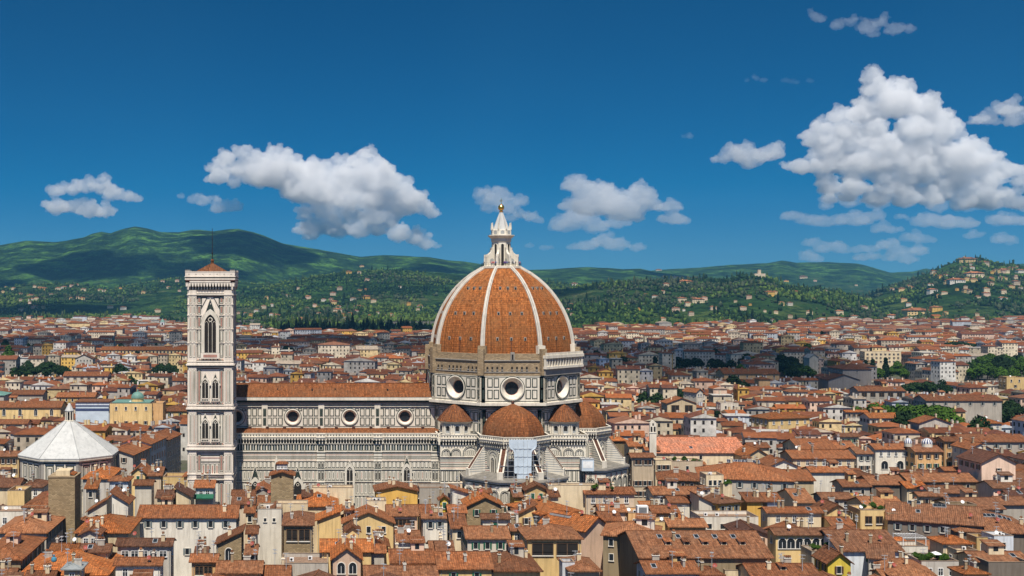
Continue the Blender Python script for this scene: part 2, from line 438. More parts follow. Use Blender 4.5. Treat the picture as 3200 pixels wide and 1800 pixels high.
# ------------------------------------------------------------------ wall faces seen square on
class Face:
    """a vertical wall plane: u runs to the right seen from outside, z is height, off is the distance in front of the wall"""
    def __init__(s, mb, o, u):
        s.mb = mb; s.o = o; l = math.hypot(*u); s.u = (u[0] / l, u[1] / l); s.n = (s.u[1], -s.u[0])
    def P(s, u, z, off=0.0): return (s.o[0] + s.u[0] * u + s.n[0] * off, s.o[1] + s.u[1] * u + s.n[1] * off, z)
    def rect(s, u0, u1, z0, z1, off, mat): s.mb.poly([s.P(u0, z0, off), s.P(u1, z0, off), s.P(u1, z1, off), s.P(u0, z1, off)], mat)
    def shape(s, pts, off, mat): s.mb.poly([s.P(u, z, off) for u, z in pts], mat)
    def slab(s, u0, u1, z0, z1, a, b, mat): s.solid([(u0, z0), (u1, z0), (u1, z1), (u0, z1)], a, b, mat)
    def solid(s, pts, a, b, mat):
        n = len(pts)
        s.shape(pts, b, mat)
        for i in range(n):
            p, q = pts[i], pts[(i + 1) % n]
            s.mb.poly([s.P(*p, b), s.P(*p, a), s.P(*q, a), s.P(*q, b)], mat)
    def panel(s, u0, u1, z0, z1, t, off=0.0, dark='green', light='white'):
        t *= 1.25 if u1 - u0 > .8 else .8; s.rect(u0, u1, z0, z1, off + .05, M[dark]); s.rect(u0 + t, u1 - t, z0 + t, z1 - t, off + .09, M[light])
    def arch(s, uc, w, z0, zs, pointed=False, n=8):
        """outline of an opening: jambs to the spring at zs, then a round or pointed head"""
        h = w / 2; pts = [(uc - h, z0), (uc + h, z0)]
        if pointed:
            r = w
            for k in range(n + 1):
                a = (math.pi / 3) * k / n; pts.append((uc - h + r * math.cos(a), zs + r * math.sin(a)))
            for k in range(n - 1, -1, -1):
                a = (math.pi / 3) * k / n; pts.append((uc + h - r * math.cos(a), zs + r * math.sin(a)))
        else:
            for k in range(n + 1):
                a = math.pi * k / n; pts.append((uc + h * math.cos(a), zs + h * math.sin(a)))
        return pts
    def archband(s, uc, w, z0, zs, t, off, mat, pointed=False, a=0.0):
        o, i = s.arch(uc, w + 2 * t, z0, zs, pointed), s.arch(uc, w, z0, zs, pointed)
        n = len(o)
        for k in range(1, n):
            j = (k + 1) % n
            if j == 0 : j = 0
            s.mb.poly([s.P(*o[k], off), s.P(*o[j], off), s.P(*i[j], off), s.P(*i[k], off)], mat)
            s.mb.poly([s.P(*i[k], off), s.P(*i[j], off), s.P(*i[j], a), s.P(*i[k], a)], mat)
            s.mb.poly([s.P(*o[j], off), s.P(*o[k], off), s.P(*o[k], a), s.P(*o[j], a)], mat)
    def holed(s, u0, u1, z0, z1, uc, zc, r, mat, n=40):
        """wall rectangle with a round hole"""
        def edge(a):
            c, d = math.cos(a), math.sin(a)
            k = min((u1 - uc) / c if c > 1e-6 else ((u0 - uc) / c if c < -1e-6 else 1e9), (z1 - zc) / d if d > 1e-6 else ((z0 - zc) / d if d < -1e-6 else 1e9))
            return (uc + c * k, zc + d * k)
        ang = sorted(set([2 * math.pi * k / n for k in range(n)] + [math.atan2(z - zc, u - uc) % (2 * math.pi) for u in (u0, u1) for z in (z0, z1)]))
        for k in range(len(ang)):
            a, b = ang[k], ang[(k + 1) % len(ang)]
            s.mb.poly([s.P(uc + r * math.cos(a), zc + r * math.sin(a)), s.P(*edge(a)), s.P(*edge(b)), s.P(uc + r * math.cos(b), zc + r * math.sin(b))], mat)
    def ring(s, uc, zc, r0, a0, r1, a1, mat, n=40):
        for k in range(n):
            a, b = 2 * math.pi * k / n, 2 * math.pi * (k + 1) / n
            q = lambda r, t, o: s.P(uc + r * math.cos(t), zc + r * math.sin(t), o)
            s.mb.poly([q(r0, a, a0), q(r1, a, a1), q(r1, b, a1), q(r0, b, a0)], mat)
    def disc(s, uc, zc, r, off, mat, n=32): s.shape([(uc + r * math.cos(2 * math.pi * k / n), zc + r * math.sin(2 * math.pi * k / n)) for k in range(n)], off, mat)

def octo(R, ph=22.5, n=8, cx=0.0, cy=0.0): return [(cx + R * math.cos(RAD(ph + 45 * k)), cy + R * math.sin(RAD(ph + 45 * k))) for k in range(n)]
def oface(mb, R, k, cx=0.0, cy=0.0):
    """side k of an octagon: k = 0 faces the viewer, 1 the right front, -1 the left front ..."""
    a0, a1 = RAD(-90 + 45 * k - 22.5), RAD(-90 + 45 * k + 22.5)
    p, q = (cx + R * math.cos(a0), cy + R * math.sin(a0)), (cx + R * math.cos(a1), cy + R * math.sin(a1))
    return Face(mb, p, (q[0] - p[0], q[1] - p[1])), math.hypot(q[0] - p[0], q[1] - p[1])

def round_window(name, parent, o, u, uc, zc, r, rin, deep, prot=0.25):
    mb = MB(); f = Face(mb, o, u)
    f.ring(uc, zc, r + .28, 0.02, r + .28, prot, M['green']); f.ring(uc, zc, r + .28, prot, r + .05, prot, M['green'])
    f.ring(uc, zc, r + .05, prot, r - .30, prot + .06, M['white']); f.ring(uc, zc, r - .30, prot + .06, rin + .15, -deep * .85, M['white']); f.ring(uc, zc, rin + .15, -deep * .85, rin, -deep, M['pink'])
    fr = mb.build(name, parent)
    m2 = MB(); g = Face(m2, o, u)
    g.disc(uc, zc, rin + .05, -deep - .03, M['glass'])
    for k in range(4):
        a = math.pi * k / 4
        d = (math.cos(a) * .06, math.sin(a) * .06); e = (math.cos(a) * rin, math.sin(a) * rin)
        g.shape([(uc - e[0] + d[1], zc - e[1] - d[0]), (uc + e[0] + d[1], zc + e[1] - d[0]), (uc + e[0] - d[1], zc + e[1] + d[0]), (uc - e[0] - d[1], zc - e[1] + d[0])], -deep + .03, M['iron'])
    m2.build('pane', fr)
    return fr

def gothic_window(name, parent, o, u, uc, z0, zs, w, gable, lights=2, frame=.55):
    """tall pointed window under a marble gable: frame, mullions, glass"""
    mb = MB(); f = Face(mb, o, u)
    apex = zs + w * .87
    f.archband(uc, w, z0, zs, frame, .45, M['white'], True)
    f.archband(uc, w + 2 * frame, z0, zs, .09, .30, M['green'], True)
    if gable:
        h = w / 2 + frame + .35
        for t0, t1, off, mm in ((0, .32, .50, 'white'), (.32, .55, .42, 'green')):
            for sgn in (-1, 1):
                a, b = (uc + sgn * (h - t0), zs - .3), (uc, gable - t0 * 1.6)
                c, d = (uc, gable - t1 * 1.6), (uc + sgn * (h - t1), zs - .3)
                pts = [a, b, c, d] if sgn > 0 else [d, c, b, a]
                f.solid(pts, .05, off, M[mm])
        f.disc(uc, apex + (gable - apex) * .42, (gable - apex) * .18, .16, M['green'], 10)
    fr = mb.build(name, parent)
    m2 = MB(); g = Face(m2, o, u)
    g.shape(g.arch(uc, w, z0, zs, True), .11, M['void'])
    lw = w / lights
    for k in range(1, lights): g.slab(uc - w / 2 + k * lw - .06, uc - w / 2 + k * lw + .06, z0, zs, .12, .30, M['white'])
    for k in range(lights):
        c = uc - w / 2 + (k + .5) * lw
        g.archband(c, lw - .16, zs - .4, zs, .07, .22, M['white'], True, .12)
    g.ring(uc, zs + w * .42, w * .13, .28, w * .20, .28, M['white'], 12)
    m2.build('tracery', fr)
    return fr

# ------------------------------------------------------------------ cathedral
CX, CY = 62.2, 425.0
def corbels(f, u0, u1, z0, z1, depth, pitch=.95, dots=True, par=1.0):
    """projecting gallery on little pointed arches, parapet above"""
    f.slab(u0, u1, z0 + (z1 - z0) * .55, z1, .0, depth, M['white'])
    f.slab(u0, u1, z1, z1 + .22, .0, depth + .18, M['white'])
    f.rect(u0, u1, z0, z0 + (z1 - z0) * .55, .06, M['green'])
    n = max(1, int(round((u1 - u0) / pitch))); p = (u1 - u0) / n
    for k in range(n):
        c = u0 + (k + .5) * p
        f.shape([(c - p * .33, z0 + (z1 - z0) * .52), (c + p * .33, z0 + (z1 - z0) * .52), (c + p * .30, z0 + (z1 - z0) * .68), (c, z0 + (z1 - z0) * .86), (c - p * .30, z0 + (z1 - z0) * .68)], depth + .03, M['void'])
        f.slab(c + p * .34, c + p * .66, z0, z0 + (z1 - z0) * .56, .05, depth * .7, M['white'])
    f.slab(u0, u1, z1 + .22, z1 + .22 + par, depth - .5, depth - .1, M['white'])
    f.slab(u0, u1, z1 + .22 + par, z1 + .40 + par, depth - .6, depth + .0, M['white'])
    if dots:
        for k in range(n): f.rect(u0 + (k + .32) * p, u0 + (k + .68) * p, z1 + .22 + par * .3, z1 + .22 + par * .72, depth - .05, M['green'])

def band_wall(f, u0, u1, pil=(), zt=32.4, pitch=1.33, low=0.0):
    """the marble bands of the side wall, from the slit row under the gallery down"""
    L = u1 - u0
    f.rect(u0, u1, low, zt, 0, M['white'])
    n = int(L / .90); p = L / n
    f.rect(u0, u1, 30.0, 32.2, .03, M['green'])
    for k in range(n): f.slab(u0 + k * p + .28 * p, u0 + k * p + .72 * p, 30.15, 32.05, .04, .14, M['white'] if k % 2 else M['grey'])
    f.slab(u0, u1, 29.55, 29.95, 0, .35, M['white']); f.slab(u0, u1, 32.15, 32.45, 0, .3, M['white'])
    for z0, z1, mm in ((29.1, 29.35, 'green'), (28.5, 28.7, 'pink'), (27.75, 28.05, 'green'), (27.2, 27.4, 'green'), (26.75, 26.9, 'pink'), (24.05, 24.2, 'green'), (23.45, 23.6, 'green'), (19.85, 20.0, 'green'), (19.3, 19.45, 'pink'), (15.2, 15.35, 'green'), (10.3, 10.5, 'green')): f.rect(u0, u1, z0, z1, .04, M[mm])
    for z in (26.5, 23.7, 19.55, 15.0, 10.0): f.slab(u0, u1, z, z + .28, 0, .28, M['white'])
    n = int(L / pitch); p = L / n
    for z0, z1 in ((24.3, 26.4), (20.15, 23.35), (15.5, 19.2), (10.7, 14.8), (5.5, 9.8), (1.0, 5.0)):
        for k in range(n):
            f.panel(u0 + k * p + .12, u0 + (k + 1) * p - .12, z0, z1, .115)
            if z1 - z0 > 3: f.rect(u0 + (k + .43) * p, u0 + (k + .57) * p, z0 + .6, z1 - .6, .12, M['pink'] if k % 3 == 1 else M['green'])

def build_cathedral():
    root = tag(empty('cathedral', (CX, CY, 0)), 'marble cathedral with a huge red tiled dome and white ribs', 'cathedral')
    X0, X1 = -104.0, -23.0
    YA, YN = -19.0, -9.0
    # side aisle
    mb = MB(); f = Face(mb, (0, YA), (1, 0))
    band_wall(f, X0, X1)
    mb.rect = None
    pil = [p - CX for p in (-0.75, 18.2, 37.3)]
    corbels(f, X0, X1, 32.4, 34.5, .9)
    for c in pil:
        f.slab(c - 1.35, c + 1.35, 0, 33.0, .05, .85, M['white'])
        g = Face(mb, (0, YA - .85), (1, 0))
        for z0, z1 in ((24.3, 26.4), (20.15, 23.35), (15.5, 19.2)):
            for s in (-.55, .55): g.panel(c + s - .48, c + s + .48, z0, z1, .16); g.shape(g.arch(c + s, .38, z0 + .4, z1 - .8, True), .12, M['void'])
        g.panel(c - 1.0, c + 1.0, 30.0, 32.0, .3); g.rect(c - .5, c + .5, 30.5, 31.5, .12, M['green'])
        for z in (29.55, 26.5, 23.7, 19.55): g.slab(c - 1.45, c + 1.45, z, z + .3, -.5, .18, M['white'])
        for z in (29.1, 28.0, 27.3, 24.0, 23.5): g.rect(c - 1.35, c + 1.35, z, z + .2, .04, M['green'])
        corbels(g, c - 1.5, c + 1.5, 32.4, 34.5, .9)
    mb.poly([(X0, YA, 0), (X0, YN, 0), (X0, YN, 36), (X0, YA, 34.7)][::-1], M['white'])
    mb.build('aisle_wall', root)
    mb = MB()
    mb.poly([(X0, YA - .3, 35.1), (X1, YA - .3, 35.1), (X1, YN, 36.5), (X0, YN, 36.5)], RF['l'])
    for k in range(13):
        x = X0 + 5 + k * 5.9
        mb.box(x - .5, x + .5, YN - 1.6, YN - .1, 36.0, 37.0, RF['d'])
    mb.build('aisle_roof', root)
    for x, zt in ((8.85 - CX, 26.8), (27.9 - CX, 28.4)): gothic_window('gothic_window', root, (0, YA - .1), (1, 0), x, 12.5, 22.9, 2.0, zt, 2, .7)
    for x, z in ((-22.7 - CX, 25.2), (-8.5 - CX, 25.0)):
        gothic_window('side_portal', root, (0, YA - .1), (1, 0), x, 8.0, 17.6, 2.6, z, 1, .8)
    for x in (-29.5 - CX, -15.6 - CX):
        mb = MB(); f = Face(mb, (0, YA), (1, 0))
        f.solid([(x - .9, 22.6), (x + .9, 22.6), (x + .9, 25.2), (x, 28.4), (x - .9, 25.2)], 0, .9, M['white'])
        f.shape(f.arch(x, .8, 23.0, 25.2, True), .93, M['void'])
        mb.build('tabernacle', root)
    # clerestory
    mb = MB(); f = Face(mb, (0, YN), (1, 0))
    oc = [v - CX for v in (-29.6, -10.4, 9.1, 28.0)]
    zc, r = 40.2, 2.75
    cuts = [X0] + [(oc[i] + oc[i + 1]) / 2 for i in range(3)] + [X1]
    for c, a, b in zip(oc, cuts[:-1], cuts[1:]):
        if c - 9.5 > a: f.rect(a, c - 9.5, 36, 44.6, 0, M['white']); a = c - 9.5
        f.holed(a, b, 36.0, 44.6, c, zc, r, M['white'])
        for z0, z1 in ((40.4, 43.1), (37.3, 40.0)):
            for s in (-1, 1):
                for k in range(3):
                    u = c + s * (4.25 + 1.87 * k)
                    f.panel(u - .8, u + .8, z0, z1, .24)
            if z0 > 40:
                for s in (-1, 1): f.panel(c + s * 2.5 - .7, c + s * 2.5 + .7, 42.2, 43.1, .22)
        round_window('round_window', root, (0, YN), (1, 0), c, zc, r, 1.75, .9)
    for c in cuts[1:-1] + [X1 + 1.2]:
        f.slab(c - 1.0, c + 1.0, 36, 44.6, .03, .5, M['white'])
        g = Face(mb, (0, YN - .5), (1, 0))
        for z0, z1 in ((40.4, 43.1), (37.3, 40.0)): g.panel(c - .55, c + .55, z0, z1, .14); g.rect(c - .36, c + .36, z0 + .2, z1 - .2, .12, M['green'])
    for z, mm in ((36.3, 'green'), (36.85, 'green'), (43.45, 'green'), (44.1, 'green')): f.rect(X0, X1, z, z + .2, .04, M[mm])
    f.slab(X0, X1, 43.75, 44.0, 0, .35, M['white'])
    f.slab(X0, X1, 44.6, 45.3, -.5, .5, M['ashlar']); f.slab(X0, X1, 45.3, 46.0, -.5, 1.0, M['green'])  # dark courses paint the shade below the white eave cornice
    f.slab(X0, X1, 46.0, 47.1, -.5, 1.5, M['white'])
    mb.poly([(X0, YN, 36), (X0, -YN, 36), (X0, -YN, 47), (X0, 0, 51), (X0, YN, 47)][::-1], M['white'])
    mb.build('clerestory_wall', root)
    mb = MB()
    mb.poly([(X0, YN - 1.6, 47.15), (X1, YN - 1.6, 47.15), (X1, 0, 51.0), (X0, 0, 51.0)], RF['l'])
    mb.poly([(X1, -YN + 1.6, 47.15), (X0, -YN + 1.6, 47.15), (X0, 0, 51.0), (X1, 0, 51.0)], RF['l'])
    mb.box(X0, X1, -.25, .25, 50.9, 51.2, RF['l'])
    for k, x in enumerate((-78, -66, -58, -40)): mb.box(x - .25, x + .25, -5 - k % 2, -4.5 - k % 2, 48.6, 49.6, M['void'])
    mb.build('nave_roof', root)
    # piers flanking the south arm
    for xa, xb in ((-23.5, -9.5), (9.5, 24.5)):
        mb = MB(); y = -23.0
        f = Face(mb, (0, y), (1, 0))
        f.rect(xa, xb, 0, 35, 0, M['white'])
        corbels(f, xa, xb, 32.4, 34.5, .9)
        span = xb - xa
        for c, w in (((xa + 1.9, 2.2), (xa + 5.2, 2.6), (xa + 10.0, 4.4)) if xa < 0 else ((xb - 10.6, 4.6), (xb - 5.6, 2.8), (xb - 2.0, 2.2))):
            for t, mm, o in ((.55, 'white', .22), (.35, 'green', .26), (.12, 'white', .30)): f.archband(c, w, 28.9, 29.6, t, o, M[mm])
            n = max(2, int(w / .6))
            for k in range(n): f.panel(c - w / 2 + k * w / n + .06, c - w / 2 + (k + 1) * w / n - .06, 28.9, 30.2 + .4 * math.sin(math.pi * (k + .5) / n), .12)
        for k in range(7): f.rect(xa, xb, 24.7 + k * .58, 24.7 + k * .58 + .2, .04, M['green' if k % 3 else 'pink'])
        for z in (28.4, 24.2, 19.6): f.slab(xa, xb, z, z + .3, 0, .3, M['white'])
        n = int(span / 1.4); p = span / n
        for z0, z1 in ((20.2, 23.9), (15.0, 19.2), (8, 14.5)):
            for k in range(n): f.panel(xa + k * p + .12, xa + (k + 1) * p - .12, z0, z1, .2)
        for xx, u, ln in ((xa, (0, -1), 20), (xb, (0, 1), 20)):
            g = Face(mb, (xx, -3.0 if u[1] < 0 else y), u)
            g.rect(0, ln, 0, 35, 0, M['white']); corbels(g, 0, ln, 32.4, 34.5, .9)
            for k in range(20): g.rect(0, ln, 12 + k, 12.3 + k, .04, M['green'])
        mb.poly([(xa, y, 35.1), (xb, y, 35.1), (xb, -3, 35.6), (xa, -3, 35.6)], M['ashlar'])
        mb.build('crossing_pier', root)
    # lower drum
    mb = MB()
    R = 25.6
    mb.prism(octo(R), 30, 45.0, M['white'])
    for k in (-2, -1, 0, 1, 2):
        f, L = oface(mb, R, k)
        for z0, z1 in ((40.2, 43.2), (36.4, 39.6)):
            n = 9; p = (L - 3) / n
            for i in range(n): f.panel(1.5 + i * p + .12, 1.5 + (i + 1) * p - .12, z0, z1, .22)
            for u in (.1, L - 1.25): f.slab(u, u + 1.15, 33, 44, 0, .35, M['white']); f.rect(u + .3, u + .85, z0, z1, .39, M['green'])
        for z in (34.0, 34.7, 35.4, 36.0, 43.5, 44.1): f.rect(0, L, z, z + .22, .05, M['green'])
    mb.prism(octo(26.2), 44.3, 44.9, M['ashlar']); mb.prism(octo(27.0), 44.9, 45.6, M['green']); mb.prism(octo(28.3), 45.6, 46.5, M['white'], bottom=True)
    mb.build('lower_drum', root)
    # drum with the great oculi
    R = 27.1
    mb = MB()
    zc, r = 51.15, 3.85
    for k in range(-3, 5):
        f, L = oface(mb, R, k)
        if abs(k) > 2: f.rect(0, L, 46.5, 55.3, 0, M['white']); continue
        f.holed(0, L, 46.5, 55.3, L / 2, zc, r, M['white'])
        for z0, z1 in ((51.5, 54.6), (47.7, 50.8)):
            for s in (-1, 1):
                for i in range(2):
                    u = L / 2 + s * (5.25 + 2.1 * i); f.panel(u - .9, u + .9, z0, z1, .26)
            for u in (.15, L - 1.4):
                f.slab(u, u + 1.25, 46.6, 55.2, .02, .35, M['white']); f.rect(u + .34, u + .91, z0, z1, .39, M['green'])
        for z in (46.85, 54.9): f.rect(0, L, z, z + .2, .05, M['green'])
    mb.prism(octo(R - 2.6), 46, 55.3, M['ashlar'])
    drum = mb.build('drum', root)
    for k in (-2, -1, 0, 1, 2):
        t = MB(); f, L = oface(t, R, k)
        round_window('oculus', drum, f.o, f.u, L / 2, zc, r, 2.15, 1.5, .35)
    # unfinished masonry band and the one finished gallery side
    mb = MB()
    mb.prism(octo(26.5), 55.3, 61.3, M['rough']); mb.prism(octo(26.9), 55.25, 55.75, M['rough'])
    mb.prism(octo(26.9), 60.2, 60.5, M['ashlar'])
    mb.prism(octo(26.3), 61.3, 62.6, M['rough'])
    for k in (-2, -1, 0, 2):
        f, L = oface(mb, 26.5, k)
        for i in range(11):
            u = L * .1 + i * L * .08
            if (i * 7 + k) % 5 != 3: f.rect(u - .32, u + .32, 57.4, 58.3, .03, M['void']); f.slab(u - .35, u + .35, 57.1, 57.4, 0, .3, M['ashlar'])
        f.slab(0, L, 56.4, 56.7, 0, .2, M['ashlar'])
        if k == 0: f.slab(L / 2 - .55, L / 2 + .75, 60.6, 63.1, -.3, .5, M['ashlar']); f.rect(L / 2 - .2, L / 2 + .4, 60.7, 62.4, .53, M['void'])
    for a in octo(26.7):
        an = math.atan2(a[1], a[0])
        q = [(.8, -1.0), (.8, 1.0), (-1, 1.0), (-1, -1.0)]
        mb.prism([(a[0] + u * math.cos(an) - v * math.sin(an), a[1] + u * math.sin(an) + v * math.cos(an)) for u, v in reversed(q)], 55.5, 64.2, M['rough'])
    mb.build('masonry_band', root)
    mb = MB(); f, L = oface(mb, 27.0, 1)
    f.slab(-.3, L + .3, 55.4, 57.6, -1, .9, M['ashlar'])
    f.slab(-.6, L + .6, 57.6, 58.4, -1, 1.6, M['white'])
    f.rect(-.3, L + .3, 58.4, 62, .5, M['rough'])
    n = 13
    for i in range(n + 1): f.slab(i * L / n - .24 - (.35 if i in (0, n) else 0), i * L / n + .24 + (.35 if i in (0, n) else 0), 58.4, 61.2, .55, 1.35, M['white'])
    for i in range(n):
        c = (i + .5) * L / n
        f.archband(c, L / n - .5, 60.2, 60.5, .3, 1.3, M['white'], False, .55)
        f.rect(c - L / n / 2 + .2, c + L / n / 2 - .2, 58.4, 60.9, .56, M['void'])
    f.slab(-.7, L + .7, 61.1, 62.1, -.5, 1.7, M['white'])
    f.slab(-.5, L + .5, 62.1, 62.9, 1.0, 1.4, M['white'])
    mb.build('gallery', root)
    # the tiled dome
    prof = []
    for i in range(15):
        z = 62.4 + (91.2 - 62.4) * i / 14
        prof.append((math.sqrt(32.5 ** 2 - (z - 62.0) ** 2) - 7.45, z))
    mb = MB()
    tile = tiles('dome_tile', (.345, .115, .033), .6, .22, False)
    mb.loft([[(x, y, z) for x, y in octo(R)] for R, z in prof], tile)
    for k in (-1, 0, 1, -2, 2):
        for zz, sp in ((67.2, 4.6), (75.6, 3.9), (84.0, 2.6)):
            R = math.sqrt(32.5 ** 2 - (zz - 62) ** 2) - 7.45
            f, L = oface(mb, R, k)
            for s in (-1, 0, 1):
                f.slab(L / 2 + s * sp - .42, L / 2 + s * sp + .42, zz - .35, zz + .75, -1.2, .22, M['ashlar'])
                f.rect(L / 2 + s * sp - .26, L / 2 + s * sp + .26, zz - .25, zz + .5, .25, M['void'])
                if s == 0 or zz > 80:
                    R2 = math.sqrt(32.5 ** 2 - (zz - 4.2 - 62) ** 2) - 7.45
                    ap = (R2 - R) * math.cos(RAD(22.5))
                    mb.poly([f.P(L / 2 + s * sp - .13, zz - 4.2, ap + .05), f.P(L / 2 + s * sp + .13, zz - 4.2, ap + .05), f.P(L / 2 + s * sp + .13, zz - .3, .12), f.P(L / 2 + s * sp - .13, zz - .3, .12)], RF['d'])
    dome = mb.build('dome', root)
    for k in range(8):
        a = RAD(22.5 + 45 * k)
        mb = MB(); rings = []
        for i, (R, z) in enumerate(prof):
            w = .74 - .18 * i / 14
            nr = Vector((1, 0, (z - 62) / 32.5 * 1.2)).normalized()
            ca, sa = math.cos(a), math.sin(a)
            ring = []
            for rr, ww in ((-.9, -w), (.30, -w), (.42, -w * .62), (.75, -w * .5), (.75, w * .5), (.42, w * .62), (.30, w), (-.9, w)):
                x, zz = R + rr * nr.x, z + rr * nr.z
                ring.append((x * ca - ww * sa, x * sa + ww * ca, zz))
            rings.append(ring)
        mb.loft(rings, M['rib'], cap0=True, cap1=True)
        R, z = prof[0]
        ring = [(R + .9, -1.35), (R + .9, 1.35), (R - 1.2, 1.35), (R - 1.2, -1.35)]
        mb.prism([(x * math.cos(a) - y * math.sin(a), x * math.sin(a) + y * math.cos(a)) for x, y in ring], 62.6, 65.2, M['rough' if k not in (6, 7) else 'white'])
        mb.build('rib', dome)
    # lantern
    mb = MB()
    mb.lathe([(6.6, 90.6), (7.3, 91.2), (7.3, 91.9), (6.9, 92.0)], 8, M['white'], ph=RAD(22.5))
    mb.lathe([(3.3, 92), (3.3, 100.3), (3.55, 100.6), (3.6, 101.6)], 8, M['white'], ph=RAD(22.5))
    mb.lathe([(3.7, 101.6), (4.75, 102.5), (4.75, 102.8), (3.8, 102.85)], 8, M['white'], ph=RAD(22.5))
    mb.lathe([(3.55, 102.8), (3.55, 104.6), (3.2, 104.7)], 8, M['white'], ph=RAD(22.5))
    for k in range(8):
        f, L = oface(mb, 3.3, k)
        f.shape(f.arch(L / 2, .95, 92.1, 99.2), .03, M['void']); f.archband(L / 2, .95, 92.1, 99.2, .28, .18, M['white'])
        f, L = oface(mb, 3.55, k)
        f.shape(f.arch(L / 2, 1.3, 103.1, 103.7), .03, M['grey'])
        a = RAD(22.5 + 45 * k); ca, sa = math.cos(a), math.sin(a)
        for rr, z0, z1, s in ((3.45, 104.6, 106.6, .28), (3.45, 106.6, 107.1, .16)): mb.lathe([(s, z0), (s * 1.15, z0 + .4), (s * .6, z1)], 6, M['white'], rr * ca, rr * sa)
        t = MB()
        prof2 = [(3.1, 92), (6.1, 92), (6.1, 95.2), (5.3, 95.9), (4.3, 96.7), (3.9, 97.6), (3.9, 98.4), (3.1, 98.4)]
        for s in (-.42, .42):
            pts = [(x * ca - s * sa, x * sa + s * ca, z) for x, z in prof2]
            t.poly(pts if s < 0 else pts[::-1], M['white'])
        for (xa, za), (xb, zb) in zip(prof2[1:-1], prof2[2:]):
            t.poly([(xa * ca - -.42 * sa, xa * sa + -.42 * ca, za), (xa * ca - .42 * sa, xa * sa + .42 * ca, za), (xb * ca - .42 * sa, xb * sa + .42 * ca, zb), (xb * ca - -.42 * sa, xb * sa + -.42 * ca, zb)], M['white'])
        for s in (-.45, .45):
            t.poly([(x * ca - s * sa, x * sa + s * ca, z) for x, z in [(3.9 + .9 * math.cos(q), 93.6 + 1.1 * math.sin(q)) for q in np.linspace(0, 2 * math.pi, 9)[:-1]]][::1 if s < 0 else -1], M['grey'])
        t.box(5.7 * ca - .45, 5.7 * ca + .45, 5.7 * sa - .45, 5.7 * sa + .45, 95.2, 96.0, M['white'])
        BUT.append(t)
    lan = mb.build('lantern', root)
    for t in BUT: t.build('lantern_buttress', lan)
    mb = MB(); rings = []
    for i, (R, z) in enumerate(((2.9, 104.6), (2.15, 106.6), (1.35, 108.8), (.72, 110.4), (.55, 111.0))):
        rings.append([((R * (1.06 if j % 2 == 0 else .84)) * math.cos(RAD(22.5 * j + 22.5)), (R * (1.06 if j % 2 == 0 else .84)) * math.sin(RAD(22.5 * j + 22.5)), z) for j in range(16)])
    mb.loft(rings, M['snow'], cap1=True); mb.build('spire', lan)
    mb = MB()
    mb.lathe([(.62, 110.9), (.75, 111.1), (.45, 111.3)] + [(1.08 * math.cos(a), 112.45 + 1.08 * math.sin(a)) for a in np.linspace(-1.2, 1.45, 14)], 24, M['gold'])
    mb.build('gilt_ball', lan, smooth=True)
    mb = MB(); mb.box(-.09, .09, -.09, .09, 113.4, 115.6, M['gold']); mb.box(-.55, .55, -.085, .085, 114.7, 114.88, M['gold']); mb.build('cross', lan)
    mb = MB()
    pts = octo(7.15)
    for i in range(8):
        a, b = pts[i], pts[(i + 1) % 8]
        for z in (92.5, 93.05): mb.tube((*a, z), (*b, z), .035, M['iron'], 4)
        for j in range(5): x, y = a[0] + (b[0] - a[0]) * j / 5, a[1] + (b[1] - a[1]) * j / 5; mb.tube((x, y, 91.9), (x, y, 93.05), .04, M['iron'], 4)
    mb.build('railing', lan)
    # small round exedrae on the diagonals
    for sx in (-1, 1):
        x, y = sx * 17.9, -18.0
        mb = MB()
        n = 16
        mb.lathe([(5.3, 34.8), (5.3, 35.6), (5.0, 35.7), (5.0, 39.2), (5.6, 39.6), (5.9, 40.1)], 32, M['white'], x, y)
        for k in range(5):
            an = RAD(-90 + (k - 2) * 36)
            ux, uy = -math.sin(an), math.cos(an)
            f = Face(mb, (x + 5.02 * math.cos(an), y + 5.02 * math.sin(an)), (ux, uy))
            f.archband(0, 1.7, 36.0, 37.9, .2, .28, M['white'], False, -.1); f.shape(f.arch(0, 1.7, 36.0, 37.9), .07, M['grey'])
            f.shape(f.arch(0, 1.2, 37.0, 37.9), .10, M['void'])
            f.slab(-.8, .8, 35.9, 36.15, -.3, .5, M['white'])
            an2 = an + RAD(18)
            for s in (-.35, .35): mb.tube((x + 5.25 * math.cos(an2) - s * math.sin(an2), y + 5.25 * math.sin(an2) + s * math.cos(an2), 35.6), (x + 5.25 * math.cos(an2) - s * math.sin(an2), y + 5.25 * math.sin(an2) + s * math.cos(an2), 39.3), .24, M['white'], 8)
        ex = mb.build('exedra', root)
        mb = MB()
        mb.lathe([(6.15, 40.05), (6.05, 40.3), (4.6, 42.0), (3.1, 43.7), (1.7, 44.8), (.7, 45.35), (.25, 45.5)], 32, RF['l'], x, y)
        for k in range(32):
            a = 2 * math.pi * k / 32; P = [(6.1, 40.35), (4.6, 42.08), (3.1, 43.78), (1.7, 44.88)]
            for (ra, za), (rb, zb) in zip(P[:-1], P[1:]): mb.tube((x + ra * math.cos(a), y + ra * math.sin(a), za), (x + rb * math.cos(a), y + rb * math.sin(a), zb), .09, RF['d'], 4)
        mb.lathe([(.25, 45.3), (.3, 45.8), (.05, 46.1)], 8, M['white'], x, y)
        mb.build('exedra_roof', ex)
    # polygonal arms, south and east
    for cx, cy, rot in ((0, -26, 0), (26, 0, 90)): tribune(root, cx, cy, rot)
    return root
BUT = []

